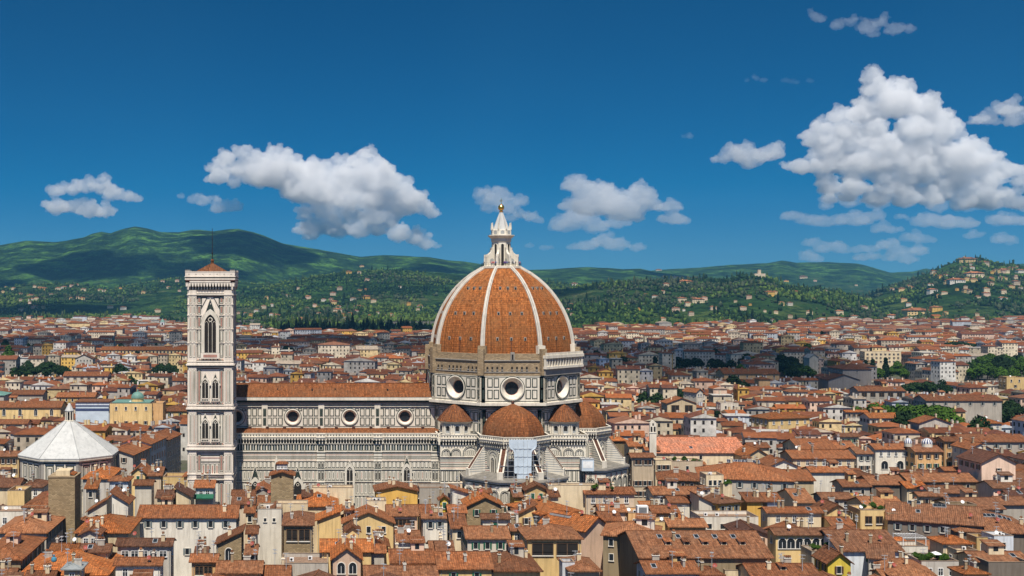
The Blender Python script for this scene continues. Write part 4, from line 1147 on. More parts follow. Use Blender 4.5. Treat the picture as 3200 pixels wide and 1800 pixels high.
HOUSES = []        # footprints and view rectangles, for the fill
def add_house(X, Y, w, d, ze, kind, rise, wall, roof, win='', label='', rot=0, rnd=None, name='house', cat='house', group=None, extras=True, vis=None, z0=0.0, side=None, detail=2):
    """X, Y: middle of the front wall; rot turns the house about that point (degrees, counter-clockwise from above)"""
    rnd = rnd or random.Random(int(X * 31 + Y * 17))
    ry = RAD(rot)
    cx, cy = X - math.sin(ry) * d / 2, Y + math.cos(ry) * d / 2
    root = tag(empty(name, (cx, cy, z0), ry), label, cat, group)
    wm = WL[wall] if isinstance(wall, str) else wall
    rm = RF[roof] if isinstance(roof, str) else roof
    mb = MB(); hw, hd = w / 2, d / 2
    if kind == 'T':
        mb.prism([(-hw, -hd), (hw, -hd), (hw, hd), (-hw, hd)], -3, ze - .9, wm, topmat=M['terrace'] if wall != 'K' else M['lead'])
        t = .25
        for x0, x1, y0, y1 in ((-hw, hw, -hd, -hd + t), (-hw, hw, hd - t, hd), (-hw, -hw + t, -hd + t, hd - t), (hw - t, hw, -hd + t, hd - t)):
            mb.box(x0, x1, y0, y1, ze - .9, ze, wm); mb.box(x0 - .06, x1 + .06, y0 - .06, y1 + .06, ze, ze + .1, M['cap'])
        fn = lambda x, y: ze - .9
    else:
        zt = ze - .12
        rt = rise - .1
        A, B, C, D = (-hw, -hd), (hw, -hd), (hw, hd), (-hw, hd)
        hts = {'F': (zt,) * 4, 'G': (zt,) * 4, 'H': (zt,) * 4, 'S': (zt, zt, zt + rise, zt + rise), 'SR': (zt, zt + rise, zt + rise, zt), 'SL': (zt + rise, zt, zt, zt + rise)}[kind]
        cs = [A, B, C, D]
        for i in range(4):
            p, q, zp, zq = cs[i], cs[(i + 1) % 4], hts[i], hts[(i + 1) % 4]
            pts = [(*p, -3), (*q, -3), (*q, zq), (*p, zp)]
            if kind == 'G' and i in (0, 2): pts.insert(3, ((p[0] + q[0]) / 2, p[1], zt + rt))
            if kind == 'F' and i in (1, 3): pts.insert(3, (p[0], (p[1] + q[1]) / 2, zt + rt))
            mb.poly(pts, wm)
        # cornice under the eaves and a downpipe
        if detail > 1:
            for y0 in (-hd,):
                if kind in 'FH': mb.box(-hw - .12, hw + .12, -hd - .22, -hd - .002, zt - .42, zt - .18, M['frame'] if rnd.random() < .5 else M['wood'])
                u = hw - .35 if rnd.random() < .5 else -hw + .35
                if kind != 'G': mb.tube((u, -hd - .1, 0), (u, -hd - .1, zt - .4), .07, M['lead'], 5)
    body = mb.build('wall', root)
    if kind != 'T':
        mb = MB(); fn = roof_solid(mb, kind, w, d, ze, rise, rm); rf = mb.build('roof', root)
        if detail > 1 and kind in 'FHS' and roof not in ('k', 'c') :   # rafters seen under the eave
            pass
    else:
        rf = body
    if z0 == 0: pass
    # windows
    def row(face_w, n, st, zb, wd, ht, place):
        if n <= 0: return
        me = window_mesh(st, wd, ht)
        for k in range(n):
            u = (k + .5 - n / 2) * face_w / n + rnd.uniform(-.15, .15)
            o = put('window', me, root); place(o, u, zb)
    def pf(o, u, z): o.location = (u, -hd, z)
    def pr(o, u, z): o.location = (hw, u, z); o.rotation_euler = (0, 0, RAD(90))
    def pl(o, u, z): o.location = (-hw, u, z); o.rotation_euler = (0, 0, RAD(-90))
    rows = [r for r in win.split(',') if r]
    zb = ze - (2.9 if kind != 'T' else 3.4)
    vr = math.degrees(math.atan2(X, Y))
    right = (X < 0) if abs(rot) < 8 else (rot < vr - 2 and rot < 0) or (rot < 0)
    for i, r in enumerate(rows):
        import re as _re
        mm = _re.match(r'(\d+)([a-zA-Z])(?:([\d.]+)x([\d.]+))?', r)
        n, st = int(mm.group(1)), mm.group(2)
        wd, ht = float(mm.group(3) or (1.0 if st not in 'la' else 1.7)), float(mm.group(4) or (1.65 if st not in 'la' else 2.2))
        row(w - 1.2, n, st, zb - max(0, ht - 1.7), wd, ht, pf)
        ns = max(1, int(round((d - 1.0) / 3.6)))
        if (detail > 1 or i == 0) and not side: row(d - .8, ns, st if st not in 'la' else 'd', zb, 1.0, 1.6, pr if right else pl)
        zb -= 3.7 + max(0, ht - 1.7)
    for i, r in enumerate((side or '').split(',')):
        if r: row(d - 1.0, int(r[:-1]), r[-1], ze - 3.2 - 4.0 * i, 1.4, 2.3, pr if right else pl)
    if extras and kind in 'FHS' and w > 8 and d > 6 and rnd.random() < .42:
        # a little room raised above the tiles
        aw, ad, ah = rnd.uniform(2.4, min(4.5, w * .35)), rnd.uniform(2.2, 3.4), rnd.uniform(1.5, 2.4)
        ax, ay = rnd.uniform(-hw * .6, hw * .6), rnd.uniform(-.05, .35) * hd
        zb_ = fn(ax, ay)
        am = WL[rnd.choice('WCLCGP')]
        mb = MB(); mb.box(ax - aw / 2, ax + aw / 2, ay - ad / 2, ay + ad / 2, zb_ - 1.2, zb_ + ah, am)
        f = Face(mb, (ax - aw / 2, ay - ad / 2), (1, 0)); f.rect(aw * .3, aw * .62, .35 + zb_, zb_ + ah - .3, .03, M['glass'])
        room = mb.build('attic_room', root)
        mb = MB(); o = .35; z_ = zb_ + ah
        c4 = [(ax - aw / 2 - o, ay - ad / 2 - o, z_), (ax + aw / 2 + o, ay - ad / 2 - o, z_), (ax + aw / 2 + o, ay + ad / 2 + o, z_ + .75), (ax - aw / 2 - o, ay + ad / 2 + o, z_ + .75)]
        lo_ = [(x, y, z - .16) for x, y, z in c4]
        mb.poly(c4, rm); mb.poly(lo_[::-1], rm)
        for i in range(4): mb.poly([lo_[i], lo_[(i + 1) % 4], c4[(i + 1) % 4], c4[i]], rm)
        mb.box(ax - aw / 2, ax + aw / 2, ay, ay + ad / 2, z_, z_ + .4, am)
        mb.build('attic_roof', room)
    if extras and kind in 'FH' and w > 9 and abs(rot) < 6 and rnd.random() < .35:
        # a lower lean-to against the front
        lw, ld, lz = rnd.uniform(3, w * .45), rnd.uniform(1.8, 3.2), ze - rnd.uniform(4.2, 6.5)
        lx = rnd.uniform(-hw + lw / 2, hw - lw / 2)
        mb = MB(); mb.box(lx - lw / 2, lx + lw / 2, -hd - ld, -hd - .01, -3, lz, WL[rnd.choice('WCLGB')])
        an = mb.build('annex', root)
        mb = MB(); c4 = [(lx - lw / 2 - .3, -hd - ld - .35, lz), (lx + lw / 2 + .3, -hd - ld - .35, lz), (lx + lw / 2 + .3, -hd - .03, lz + ld * .32), (lx - lw / 2 - .3, -hd - .03, lz + ld * .32)]
        lo_ = [(x, y, z - .18) for x, y, z in c4]
        mb.poly(c4, RF[rnd.choice('rmbo')]); mb.poly(lo_[::-1], rm)
        for i in range(4): mb.poly([lo_[i], lo_[(i + 1) % 4], c4[(i + 1) % 4], c4[i]], rm)
        mb.build('annex_roof', an)
    if extras and kind != 'T':
        for k in range(rnd.choice((1, 1, 2, 3)) if detail > 1 else rnd.choice((0, 1, 1))):
            x, y = rnd.uniform(-hw * .75, hw * .75), rnd.uniform(-hd * .6, hd * .8)
            put('chimney', chimney_mesh(rnd.randrange(3)), rf, (x, y, fn(x, y)), RAD(rnd.choice((0, 90))))
        if detail > 1 and rnd.random() < .33:
            x, y = rnd.uniform(-hw * .8, hw * .8), rnd.uniform(-hd * .9, hd * .2)
            put('satellite_dish', dish_mesh(rnd.random() < .55), root, (x, y, fn(x, y)), RAD(rnd.uniform(-25, 15)) - ry)
        for _k in range(rnd.choice((0, 1, 1, 2)) if detail > 1 else rnd.choice((0, 0, 1))):
            x, y = rnd.uniform(-hw * .8, hw * .8), rnd.uniform(-hd * .6, hd * .6)
            put('antenna', antenna_mesh(rnd.randrange(2)), root, (x, y, fn(x, y)), rnd.uniform(0, 3))
        if detail > 1 and rnd.random() < .22 and kind in 'F':
            x, y = rnd.uniform(-hw * .7, hw * .7), -hd * .5
            o = put('skylight', skylight_mesh(), root, (x, y, fn(x, y) + .05)); o.rotation_euler = (math.atan2(rise, hd), 0, 0)
    if extras and kind == 'T' and detail > 1:
        for _k in range(rnd.choice((0, 1, 1, 2)) if w > 5 else 0):
            put('air_conditioner', ac_mesh(), root, (rnd.uniform(-hw * .7, hw * .7), rnd.uniform(-hd * .3, hd * .6), ze - .9), rnd.choice((0, .2, -.1)))
        if rnd.random() < .4: put('antenna', antenna_mesh(0), root, (rnd.uniform(-hw * .7, hw * .7), hd * .3, ze - .9))
        if rnd.random() < .5: put('satellite_dish', dish_mesh(rnd.random() < .4), root, (rnd.uniform(-hw * .8, hw * .8), -hd * .5, ze - .6), -ry)
    c, s = math.cos(ry), math.sin(ry)
    cor = [(cx + (ux * hw) * c - (uy * hd) * s, cy + (ux * hw) * s + (uy * hd) * c) for ux, uy in ((-1, -1), (1, -1), (1, 1), (-1, 1))]
    px = [PPX + F * x / y for x, y in cor]
    if vis is None: vis = HZ + (H - max(2, ze - 4)) * F / Y
    HOUSES.append(dict(cor=cor, Y=min(y for x, y in cor), px0=min(px), px1=max(px), ybot=vis, cx=cx, cy=cy, w=w, d=d, rot=rot, ze=ze, rise=rise, root=root, fn=fn, rf=rf))
    return HOUSES[-1]

CROPS = {'A': (0, 1350), 'B': (600, 1350), 'C': (1200, 1350), 'D': (1800, 1350), 'E': (2400, 1350), 'M': (0, 1000), 'N': (2000, 1000), 'R': (2600, 1000)}
SCL = {'A': .31056, 'B': .31056, 'C': .31056, 'D': .31056, 'E': .31056, 'M': .31056, 'N': .23328, 'R': .23328}
def house(crop, xl, xr, yr, ye, yb, kind, wall, roof, win, label, z=22.0, d=None, rot=0, name='house', cat=None, **kw):
    """a house measured in the photograph: columns of its front, rows of ridge, eave and lowest visible wall"""
    ox, oy = CROPS[crop]; k = SCL[crop]
    xl, xr = ox + xl * k, ox + xr * k
    yr, ye, yb = (oy + v * k for v in (yr, ye, yb))
    Y = depth_for(ye, z)
    m = Y / F
    w = max(2.5, (xr - xl) * m)
    dy = max(0, ye - yr) * m
    tv = (H - z) / Y
    if abs(rot) > 4: w = w / (math.cos(RAD(rot)) + .35 * abs(math.sin(RAD(rot))))
    wb = w
    if kind not in 'GT': wb = max(2.2, w - 2 * OH)
    rise = 0
    if kind == 'F':
        run = max(2.2, dy / (.32 + tv)); d = d or 2 * run - OH; rise = (d / 2) * .32
    elif kind == 'H':
        run = max(2.2, dy / (.32 + tv)); d = d or max(5.0, 2 * run - OH); rise = min(d, wb) / 2 * .32
    elif kind == 'S':
        d = d or max(3.0, dy / (.30 + tv)); rise = d * .28
    elif kind in ('SL', 'SR'): d = d or 9; rise = min(max(dy, .6), wb * .6)
    elif kind == 'G': d = d or 13; rise = min(max(dy, .7), wb * .32); wb = max(2.2, w - 2 * OH)
    else: d = d or 9
    xm = (xl + xr) / 2
    X = (xm - PPX) * m
    cat = cat or name.replace('_', ' ')
    return add_house(X, Y, wb, d, z, kind, rise, wall, roof, win, label, rot, name=name, cat=cat, vis=yb, **kw)
# ------------------------------------------------------------------ the houses one can point to, measured in the photograph
TABLE = [
 # left of the view, from back to front
 ('A', -90, 205, 185, 238, 430, 'F', 'L', 'b', '4b,4b', 'straw yellow house with two rows of shuttered windows left of the baptistery', dict(z=21)),
 ('A', -60, 200, 455, 545, 600, 'F', 'C', 'b', '', 'low brown roofed house below the yellow shuttered house at the left edge'),
 ('A', 205, 440, 455, 545, 640, 'H', 'W', 'b', '2w', 'small hipped house tucked against the left side of the stone tower'),
 ('A', 75, 245, 525, 590, 720, 'T', 'L', 'k', '', 'straw yellow rooftop box with glazed lean-to at the left edge', dict(z=23)),
 ('A', 215, 640, 575, 745, 890, 'H', 'W', 'r', '3w', 'white house with large hipped roof beside the street left of the stone tower', dict(d=24, side='6y,6y,6y,6y')),
 ('A', -80, 410, 740, 800, 900, 'T', 'W', 'r', '2w', 'white flat topped block under the hipped roof at the left edge'),
 ('A', -60, 490, 860, 1000, 1060, 'H', 'W', 'm', '', 'hipped orange roof house with white dish at the left edge', dict(d=20, side='5y,5y,5y,5y')),
 ('A', -260, 235, 1030, 1270, 1449, 'H', 'D', 'r', '', 'wide red roof cut by the left edge with dark wall facing the street', dict(z=21, d=24, side='5d,5d')),
 ('A', -60, 160, 1360, 1440, 1449, 'F', 'B', 'm', '', 'roof in the lower left corner of the view', dict(z=19)),
 ('A', 815, 1120, 320, 460, 560, 'H', 'G', 'o', '', 'orange hipped roof house directly behind the square stone tower', dict(d=22, side='6d,6d')),
 ('A', 845, 985, 460, 560, 700, 'S', 'G', 'o', '1d', 'narrow orange lean-to roof at the right foot of the stone tower'),
 ('A', 1085, 1310, 425, 480, 640, 'H', 'A', 'r', '1w2.4x1.5', 'pale blue-grey attic storey with a triple window under a small hipped roof', dict(z=25, d=7)),
 ('A', 1105, 1310, 595, 705, 860, 'SL', 'W', 'r', '', 'blank white walled house with tilted roof in front of the blue-grey attic', dict(z=23, d=10)),
 ('A', 860, 1095, 640, 790, 900, 'SR', 'W', 'r', '1d', 'low white house with sloping roof along the narrow street', dict(z=19)),
 ('A', 740, 1320, 810, 1000, 1060, 'H', 'C', 'o', '', 'broad orange hipped roof with a white dormer left of the long white house', dict(d=19)),
 ('A', 785, 1020, 975, 1020, 1110, 'G', 'W', 'r', '2w', 'white gabled dormer house with two tall windows on the orange roof', dict(d=7, z=23.2)),
 ('A', 1370, 2400, 725, 850, 1190, 'F', 'W', 'r', '6y,0y,5y', 'long white house with six grey shuttered windows under its eave'),
 ('A', 1300, 1480, 345, 405, 490, 'G', 'L', 'r', '1G', 'straw yellow gabled house with green door left of the bell tower foot', dict(z=23)),
 ('A', 1480, 1640, 345, 430, 540, 'F', 'B', 'b', '', 'beige house with brown roof just left of the bell tower foot', dict(z=23)),
 ('A', 1335, 1545, 490, 525, 740, 'F', 'W', 'r', '', 'tall narrow white house with a thin roof behind the blank white house', dict(z=24, d=6)),
 ('A', 2040, 2300, 345, 380, 420, 'G', 'L', 'r', '', 'upper straw coloured gable right before the bell tower', dict(z=25.5, d=8)),
 ('A', 1830, 2295, 400, 445, 560, 'G', 'L', 'r', '', 'wide straw coloured gable below the upper gable before the bell tower', dict(z=24, d=10)),
 ('A', 1640, 1960, 430, 452, 540, 'T', 'L', 'r', '2d.8x.8', 'low straw coloured wall with two small openings at the bell tower foot', dict(z=23)),
 ('A', 1945, 2165, 475, 548, 690, 'F', 'A', 'r', '2w', 'small pale house with a green awning before the bell tower', dict(z=23)),
 ('A', 1560, 1760, 575, 652, 740, 'F', 'C', 'b', '1b', 'small cream house with brown shutters behind the long white house'),
 ('A', 1750, 1940, 560, 640, 700, 'SL', 'C', 'd', '', 'dark roofed house right behind the ridge of the long white house', dict(z=22)),
 ('A', 1155, 1745, 1060, 1132, 1240, 'F', 'G', 'b', '5w1.6x1.3', 'brown roof house with a strip of glazed windows before the long white house'),
 ('A', 1135, 1640, 1250, 1325, 1425, 'F', 'W', 'r', '3w', 'white house with pale shutters in the lower left front row', dict(z=21)),
 ('A', 790, 1115, 1115, 1195, 1300, 'F', 'C', 'b', '', 'cream walled house with white antenna dish below the white dormer house'),
 ('A', 490, 790, 1110, 1180, 1240, 'F', 'C', 'o', '2b', 'low cream rooftop house carrying two red dishes', dict(z=21)),
 ('A', 180, 1105, 1215, 1425, 1449, 'H', 'C', 'o', '', 'very broad red hipped roof in the lower left front with a dark metal turret', dict(z=19.5, d=21)),
 ('A', 615, 835, 1290, 1365, 1440, 'H', 'C', 'k', '1w', 'cream roof turret with a dark metal hipped roof', dict(z=22.5)),
 ('A', 240, 560, 1385, 1460, 1475, 'F', 'C', 'r', '', 'red tiled roof with chimneys at the bottom left edge', dict(z=20)),
 ('A', 1900, 2200, 1215, 1292, 1430, 'F', 'O', 'r', '2l', 'orange walled loggia house with wooden railing in the front row', dict(z=21)),
 ('A', 1950, 2100, 1145, 1208, 1225, 'F', 'W', 'b', '', 'tiny brown roof before the right end of the long white house', dict(z=20)),
 ('A', 2150, 2455, 1000, 1120, 1270, 'SR', 'S', 'r', '1a1.6x4.2', 'old stone apse with a tall arched window and curved red roof', dict(z=20, d=9)),
 ('A', 2470, 2600, 930, 1010, 1060, 'F', 'W', 'r', '', 'narrow red roof between the long white house and the blank white gable'),
 # centre left
 ('B', 390, 645, 575, 625, 640, 'F', 'C', 'r', '', 'upper of two red roofs left of the short stone tower', dict(z=22)),
 ('B', 390, 640, 632, 715, 760, 'F', 'B', 'b', '', 'lower of two red roofs left of the short stone tower', dict(z=21)),
 ('B', 650, 800, 630, 728, 790, 'F', 'W', 'r', '1g', 'red roof house touching the left side of the short stone tower', dict(z=21)),
 ('B', 630, 800, 545, 580, 630, 'G', 'G', 'r', '', 'small grey gable behind the red roofs beside the short stone tower', dict(z=23)),
 ('B', 520, 640, 735, 800, 960, 'F', 'C', 'r', '1d', 'narrow cream house at the right end of the long white house', dict(z=21)),
 ('B', 845, 1165, 700, 722, 790, 'T', 'C', 'r', '', 'whitish parapet wall below the short stone tower', dict(z=23.5, d=6)),
 ('B', 1040, 1480, 575, 735, 790, 'H', 'C', 'o', '', 'red hipped roof with a white skylight right of the short stone tower', dict(z=21.5)),
 ('B', 1205, 1625, 535, 560, 640, 'T', 'C', 'r', '', 'long cream parapet wall before the cathedral side', dict(z=24.5, d=5)),
 ('B', 1110, 1210, 575, 640, 690, 'F', 'C', 'b', '', 'brown roof strip just right of the short stone tower', dict(z=23)),
 ('B', 615, 840, 740, 870, 960, 'SR', 'W', 'r', '', 'white house with red lean-to roof left of the blank white gable', dict(z=21)),
 ('B', 660, 900, 745, 775, 1245, 'T', 'W', 'r', '2d.7x.9', 'tall blank white house with two tiny windows beside the stone loggia house', dict(z=24, d=9)),
 ('B', 900, 1235, 760, 925, 1245, 'H', 'S', 'm', '2l2.6x3.2,0d,1d1.7x2.4', 'stone house tower with hipped roof and two dark loggia openings', dict(z=23.5, name='tower_house', cat='house')),
 ('B', 1235, 1520, 790, 880, 1010, 'SR', 'L', 'o', '', 'straw coloured lean-to house right of the stone loggia house', dict(z=21)),
 ('B', 1500, 2050, 800, 905, 1030, 'G', 'L', 'r', '3d', 'wide straw coloured gable with dark windows in the centre left', dict(z=21.5, d=11)),
 ('B', 1520, 1625, 740, 770, 860, 'F', 'L', 'r', '1b', 'tiny straw coloured roof hut with pitched cap above the wide gable', dict(z=24, d=3)),
 ('B', 1830, 2290, 540, 585, 725, 'G', 'Y', 'r', '', 'house with a blank bright ochre wall before the cathedral', dict(z=23, d=10)),
 ('B', 2290, 2720, 545, 562, 730, 'T', 'G', 'r', '1d.5x.5', 'pale grey blank wall right of the bright ochre house', dict(z=24, d=8)),
 ('B', 1755, 1955, 680, 692, 860, 'T', 'C', 'r', '1d', 'tan roof turret left below the bright ochre house', dict(z=24.5, d=6)),
 ('B', 1735, 1940, 770, 830, 870, 'F', 'C', 'o', '', 'small orange roof at the foot of the tan turret', dict(z=21)),
 ('B', 1955, 2290, 722, 832, 980, 'F', 'P', 'm', '3l1.9x1.9', 'pinkish house with three dark loggia openings under a brown roof', dict(z=22)),
 ('B', 2290, 2480, 720, 805, 850, 'F', 'C', 'r', '', 'red roof right of the brown roofed loggia house', dict(z=22)),
 ('B', 2485, 2590, 635, 665, 740, 'G', 'V', 'r', '1G', 'tiny yellow roof hut with a green door', dict(z=24.5, d=3)),
 ('B', 1280, 1830, 1065, 1190, 1260, 'F', 'L', 'o', '', 'tangle of orange roofs with a green vent in the centre left front', dict(z=20.5)),
 ('B', 1525, 1705, 940, 985, 1060, 'G', 'L', 'r', '1d1.2x1.5', 'straw coloured dormer with an arched red roof', dict(z=22.5, d=6)),
 ('B', 1830, 2000, 1010, 1140, 1200, 'SL', 'L', 'r', '', 'red lean-to roof running down right of the arched dormer', dict(z=20.5)),
 ('B', 1390, 1725, 1160, 1262, 1449, 'G', 'P', 'o', '2a1.7x2.6', 'pale pink gabled house with two arched windows in the front row', dict(z=21, d=12)),
 ('B', 1725, 1960, 1120, 1200, 1300, 'F', 'G', 'r', '', 'grey walled house with red roof right of the pink gabled house', dict(z=20)),
 ('B', 2050, 2310, 980, 1092, 1160, 'F', 'W', 'm', '2d.6x.6', 'white walled house with brown tiled roof left of the white terrace house', dict(z=21)),
 ('B', 2450, 2650, 1085, 1195, 1230, 'F', 'C', 'm', '', 'brown roof house with a small grey chimney in the centre', dict(z=21)),
 ('B', 1985, 2450, 1165, 1302, 1345, 'F', 'L', 'r', '3d', 'straw walled house with a row of small windows and two white dishes', dict(z=20.5)),
 ('B', 1725, 2490, 1330, 1470, 1480, 'F', 'L', 'm', '', 'long red roof at the bottom edge left of centre', dict(z=18.5)),
 ('B', 900, 1370, 1255, 1320, 1449, 'T', 'G', 'r', '', 'grey roof terrace with pale railing in the front row', dict(z=19.5, d=11)),
 ('B', 230, 715, 1285, 1402, 1449, 'F', 'O', 'm', '3d', 'front row house with deep brown tiled roof and orange wall', dict(z=20)),
 ('B', 530, 660, 1120, 1215, 1240, 'F', 'K', 'm', '', 'small brown roof beside the tall blank white house', dict(z=19)),
 ('B', 700, 1000, 1330, 1440, 1449, 'F', 'W', 'r', '', 'roof below the white awning in the front row', dict(z=18.5)),
 # centre
 ('C', 665, 930, 560, 625, 715, 'SL', 'W', 'r', '', 'white house with sloping red verge right of the pale grey wall', dict(z=23.5, d=6)),
 ('C', 810, 1225, 650, 738, 850, 'G', 'S', 'o', '2g,0g', 'stone gable with green shutters under a wide orange roof', dict(z=22.5, d=11)),
 ('C', 640, 840, 722, 800, 860, 'F', 'C', 'r', '', 'red roof left of the stone gable with green shutters', dict(z=22)),
 ('C', 945, 1090, 575, 600, 650, 'F', 'L', 'r', '', 'straw coloured roof strip before the apse', dict(z=24.5, d=4)),
 ('C', 1405, 1665, 525, 575, 790, 'G', 'L', 'r', '2G', 'straw yellow gabled house with two green shutters below the scaffolding', dict(z=25, d=9)),
 ('C', 1290, 1410, 560, 640, 850, 'F', 'Y', 'b', '', 'narrow ochre house left of the straw yellow gable with green shutters', dict(z=23)),
 ('C', 1650, 2230, 520, 535, 560, 'T', 'C', 'r', '', 'long cream parapet wall below the right side of the apse', dict(z=25.5, d=4)),
 ('C', 1660, 1770, 575, 640, 660, 'F', 'C', 'r', '', 'small red roof right of the straw yellow gable with green shutters', dict(z=24)),
 ('C', 1320, 1545, 730, 820, 900, 'SR', 'L', 'r', '1b', 'red lean-to roof at the left foot of the big rotated roof'),
 ('C', 1490, 2040, 660, 800, 920, 'H', 'C', 'o', '4y', 'house with a big orange hipped roof turned at an angle, dark left side', dict(rot=24, d=16, z=22.5, side='7y,7y')),
 ('C', 2010, 2540, 545, 612, 790, 'F', 'B', 'r', '4w', 'beige house with red roof and roof garden at the foot of the east apse', dict(z=23.5)),
 ('C', 2160, 2450, 722, 792, 880, 'F', 'P', 'm', '1d', 'pinkish house with a low brown roof before the beige house with roof garden', dict(z=21.5)),
 ('C', 370, 660, 805, 856, 1070, 'F', 'W', 'm', '2y', 'white house with grey shutters and deep shadow under a brown eave', dict(z=22.5)),
 ('C', 665, 845, 810, 955, 1130, 'F', 'C', 'r', '1d', 'narrow house with a steep looking red roof in the centre', dict(z=21.5)),
 ('C', 970, 1280, 812, 862, 1000, 'F', 'W', 'm', '1G1.4x2.4', 'bright white terrace house with a tall green door', dict(z=22.5)),
 ('C', 1270, 1340, 800, 830, 960, 'T', 'W', 'k', '', 'white stair tower with pale metal cover beside the white terrace house', dict(z=23, d=5)),
 ('C', 815, 1280, 935, 1060, 1190, 'F', 'W', 'm', '3g', 'white house with bright green closed and open shutters in the centre front', dict(z=21)),
 ('C', 1280, 1390, 940, 980, 1100, 'F', 'L', 'm', '1w', 'narrow straw coloured house left of the hipped loggia house', dict(z=22, d=6)),
 ('C', 1420, 2010, 910, 1062, 1430, 'H', 'L', 'm', '2l5.0x3.2,0d,2d', 'straw yellow house with a hipped roof over two wide dark loggias', dict(z=22.5)),
 ('C', 1930, 2360, 850, 960, 1215, 'G', 'P', 'o', '', 'house with a bright new orange roof with four skylights, blank pink wall', dict(z=20.5, d=15, rot=40)),
 ('C', 2170, 2400, 790, 880, 920, 'F', 'C', 'r', '', 'red roof behind the bright new orange roof', dict(z=21)),
 ('C', 455, 690, 1085, 1197, 1230, 'F', 'W', 'm', '', 'brown tiled roof with metal flue in the centre front', dict(z=20.5)),
 ('C', 530, 1110, 1190, 1362, 1449, 'F', 'L', 'r', '2g', 'broad red roof over a straw wall with dark green door in the bottom centre', dict(z=20)),
 ('C', 1050, 1600, 1160, 1385, 1449, 'H', 'L', 'r', '', 'red hipped roof sloping to the right in the bottom centre', dict(z=19, d=17)),
 ('C', 880, 1450, 1365, 1392, 1449, 'T', 'C', 'r', '2d.9x.7', 'cream roof terrace wall with two white dishes at the bottom centre', dict(z=18.5)),
 ('C', 1850, 2195, 1225, 1385, 1449, 'H', 'C', 'm', '', 'red roof below the pink blank wall at the bottom', dict(z=18.5)),
 ('C', 1795, 1920, 1280, 1310, 1400, 'T', 'A', 'k', '', 'pale metal cabinet block on the roof beside the hipped loggia house', dict(z=19.5, d=4)),
 # right of centre
 ('D', 545, 800, 205, 245, 600, 'F', 'B', 'b', '4b,0b,4b,4b', 'beige palace with rows of brown shuttered windows right of the east apse', dict(z=25)),
 ('D', 520, 770, 85, 135, 200, 'F', 'C', 'r', '', 'cream house under a red roof behind the beige palace', dict(z=22)),
 ('D', 360, 525, 20, 80, 160, 'H', 'D', 'o', '', 'orange hipped roof right behind the east apse', dict(z=22)),
 ('D', 780, 1730, 40, 202, 280, 'F', 'C', 'p', '1d', 'long hall with a smooth salmon red roof right of the cathedral', dict(z=21)),
 ('D', 800, 960, 250, 285, 380, 'T', 'C', 'r', '3b', 'cream flat roofed house with brown windows below the salmon hall', dict(z=21, d=8)),
 ('D', 960, 1275, 260, 295, 345, 'T', 'B', 'r', '1d', 'beige terrace with plants below the salmon hall', dict(z=20, d=8)),
 ('D', 690, 850, 135, 175, 230, 'F', 'W', 'r', '2g', 'white attic with green shutters at the left end of the salmon hall', dict(z=22)),
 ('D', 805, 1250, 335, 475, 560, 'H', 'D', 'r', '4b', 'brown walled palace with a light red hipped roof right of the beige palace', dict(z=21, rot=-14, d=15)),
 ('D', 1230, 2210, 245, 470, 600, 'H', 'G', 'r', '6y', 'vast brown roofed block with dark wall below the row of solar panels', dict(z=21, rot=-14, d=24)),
 ('D', 1690, 1975, 165, 245, 290, 'G', 'C', 'o', '', 'orange gabled roof right behind the solar panels', dict(z=21)),
 ('D', 1740, 1960, 100, 150, 200, 'F', 'C', 'r', '', 'red roof with cream gable right of the salmon hall', dict(z=21)),
 ('D', 1935, 2245, 275, 335, 400, 'G', 'W', 'r', '1a5.5x2.9', 'white gable with a big half round window', dict(z=20.5)),
 ('D', 1310, 1485, 415, 432, 640, 'T', 'C', 'r', '3d,0d', 'cream square turret with three windows before the vast brown roof', dict(z=23.5, d=7)),
 ('D', 1480, 1570, 500, 525, 620, 'T', 'C', 'r', '', 'cream terrace step right of the square turret', dict(z=21, d=6)),
 ('D', 760, 1325, 540, 618, 740, 'F', 'W', 'm', '4d', 'white attic house with a wide brown roof before the brown walled palace', dict(z=20.5)),
 ('D', 930, 1165, 640, 700, 760, 'F', 'W', 'r', '', 'low red roof with white walls among roof terraces right of centre', dict(z=19.5)),
 ('D', 1370, 1720, 580, 700, 830, 'H', 'Y', 'm', '3y', 'yellow ochre walled house with brown roof turned at an angle', dict(z=21, rot=22, d=14)),
 ('D', 1700, 1905, 605, 690, 830, 'S', 'Y', 'r', '', 'house with a plain yellow ochre front wall right of the angled roof', dict(z=21)),
 ('D', 1905, 2085, 600, 688, 770, 'F', 'A', 'r', '', 'pale lilac wall with red roof right of the yellow ochre front', dict(z=21)),
 ('D', 1215, 1440, 640, 730, 830, 'SL', 'W', 'r', '', 'white gable with sloping red roof left of the yellow ochre house', dict(z=20)),
 ('D', 1250, 1835, 830, 852, 945, 'T', 'W', 'r', '4d1.3x1.4', 'long low white house with four square windows and a flat roof', dict(z=20.5)),
 ('D', 920, 1330, 862, 942, 990, 'F', 'L', 'm', '', 'straw walled house with a red roof and two pots left of the flat white house', dict(z=20)),
 ('D', 720, 920, 880, 905, 980, 'T', 'L', 'r', '', 'straw coloured gable wall behind the big dark palace roof', dict(z=20.5, d=6)),
 ('D', 755, 1050, 730, 800, 860, 'F', 'O', 'r', '2d', 'orange walled house with a red roof beside the dark roof terrace', dict(z=20.5)),
 ('D', 525, 760, 790, 815, 900, 'T', 'O', 'k', '2w', 'orange walled house with dark flat roof terrace', dict(z=20.5)),
 ('D', 1905, 2490, 745, 800, 935, 'F', 'C', 'r', '3w', 'cream house with a long eave and terrace right of the flat white house', dict(z=21.5)),
 ('D', 235, 850, 920, 1040, 1449, 'H', 'D', 'm', '4d,4d', 'dark olive palace with stone framed windows and a brown hipped roof', dict(z=22, rot=-18, d=15)),
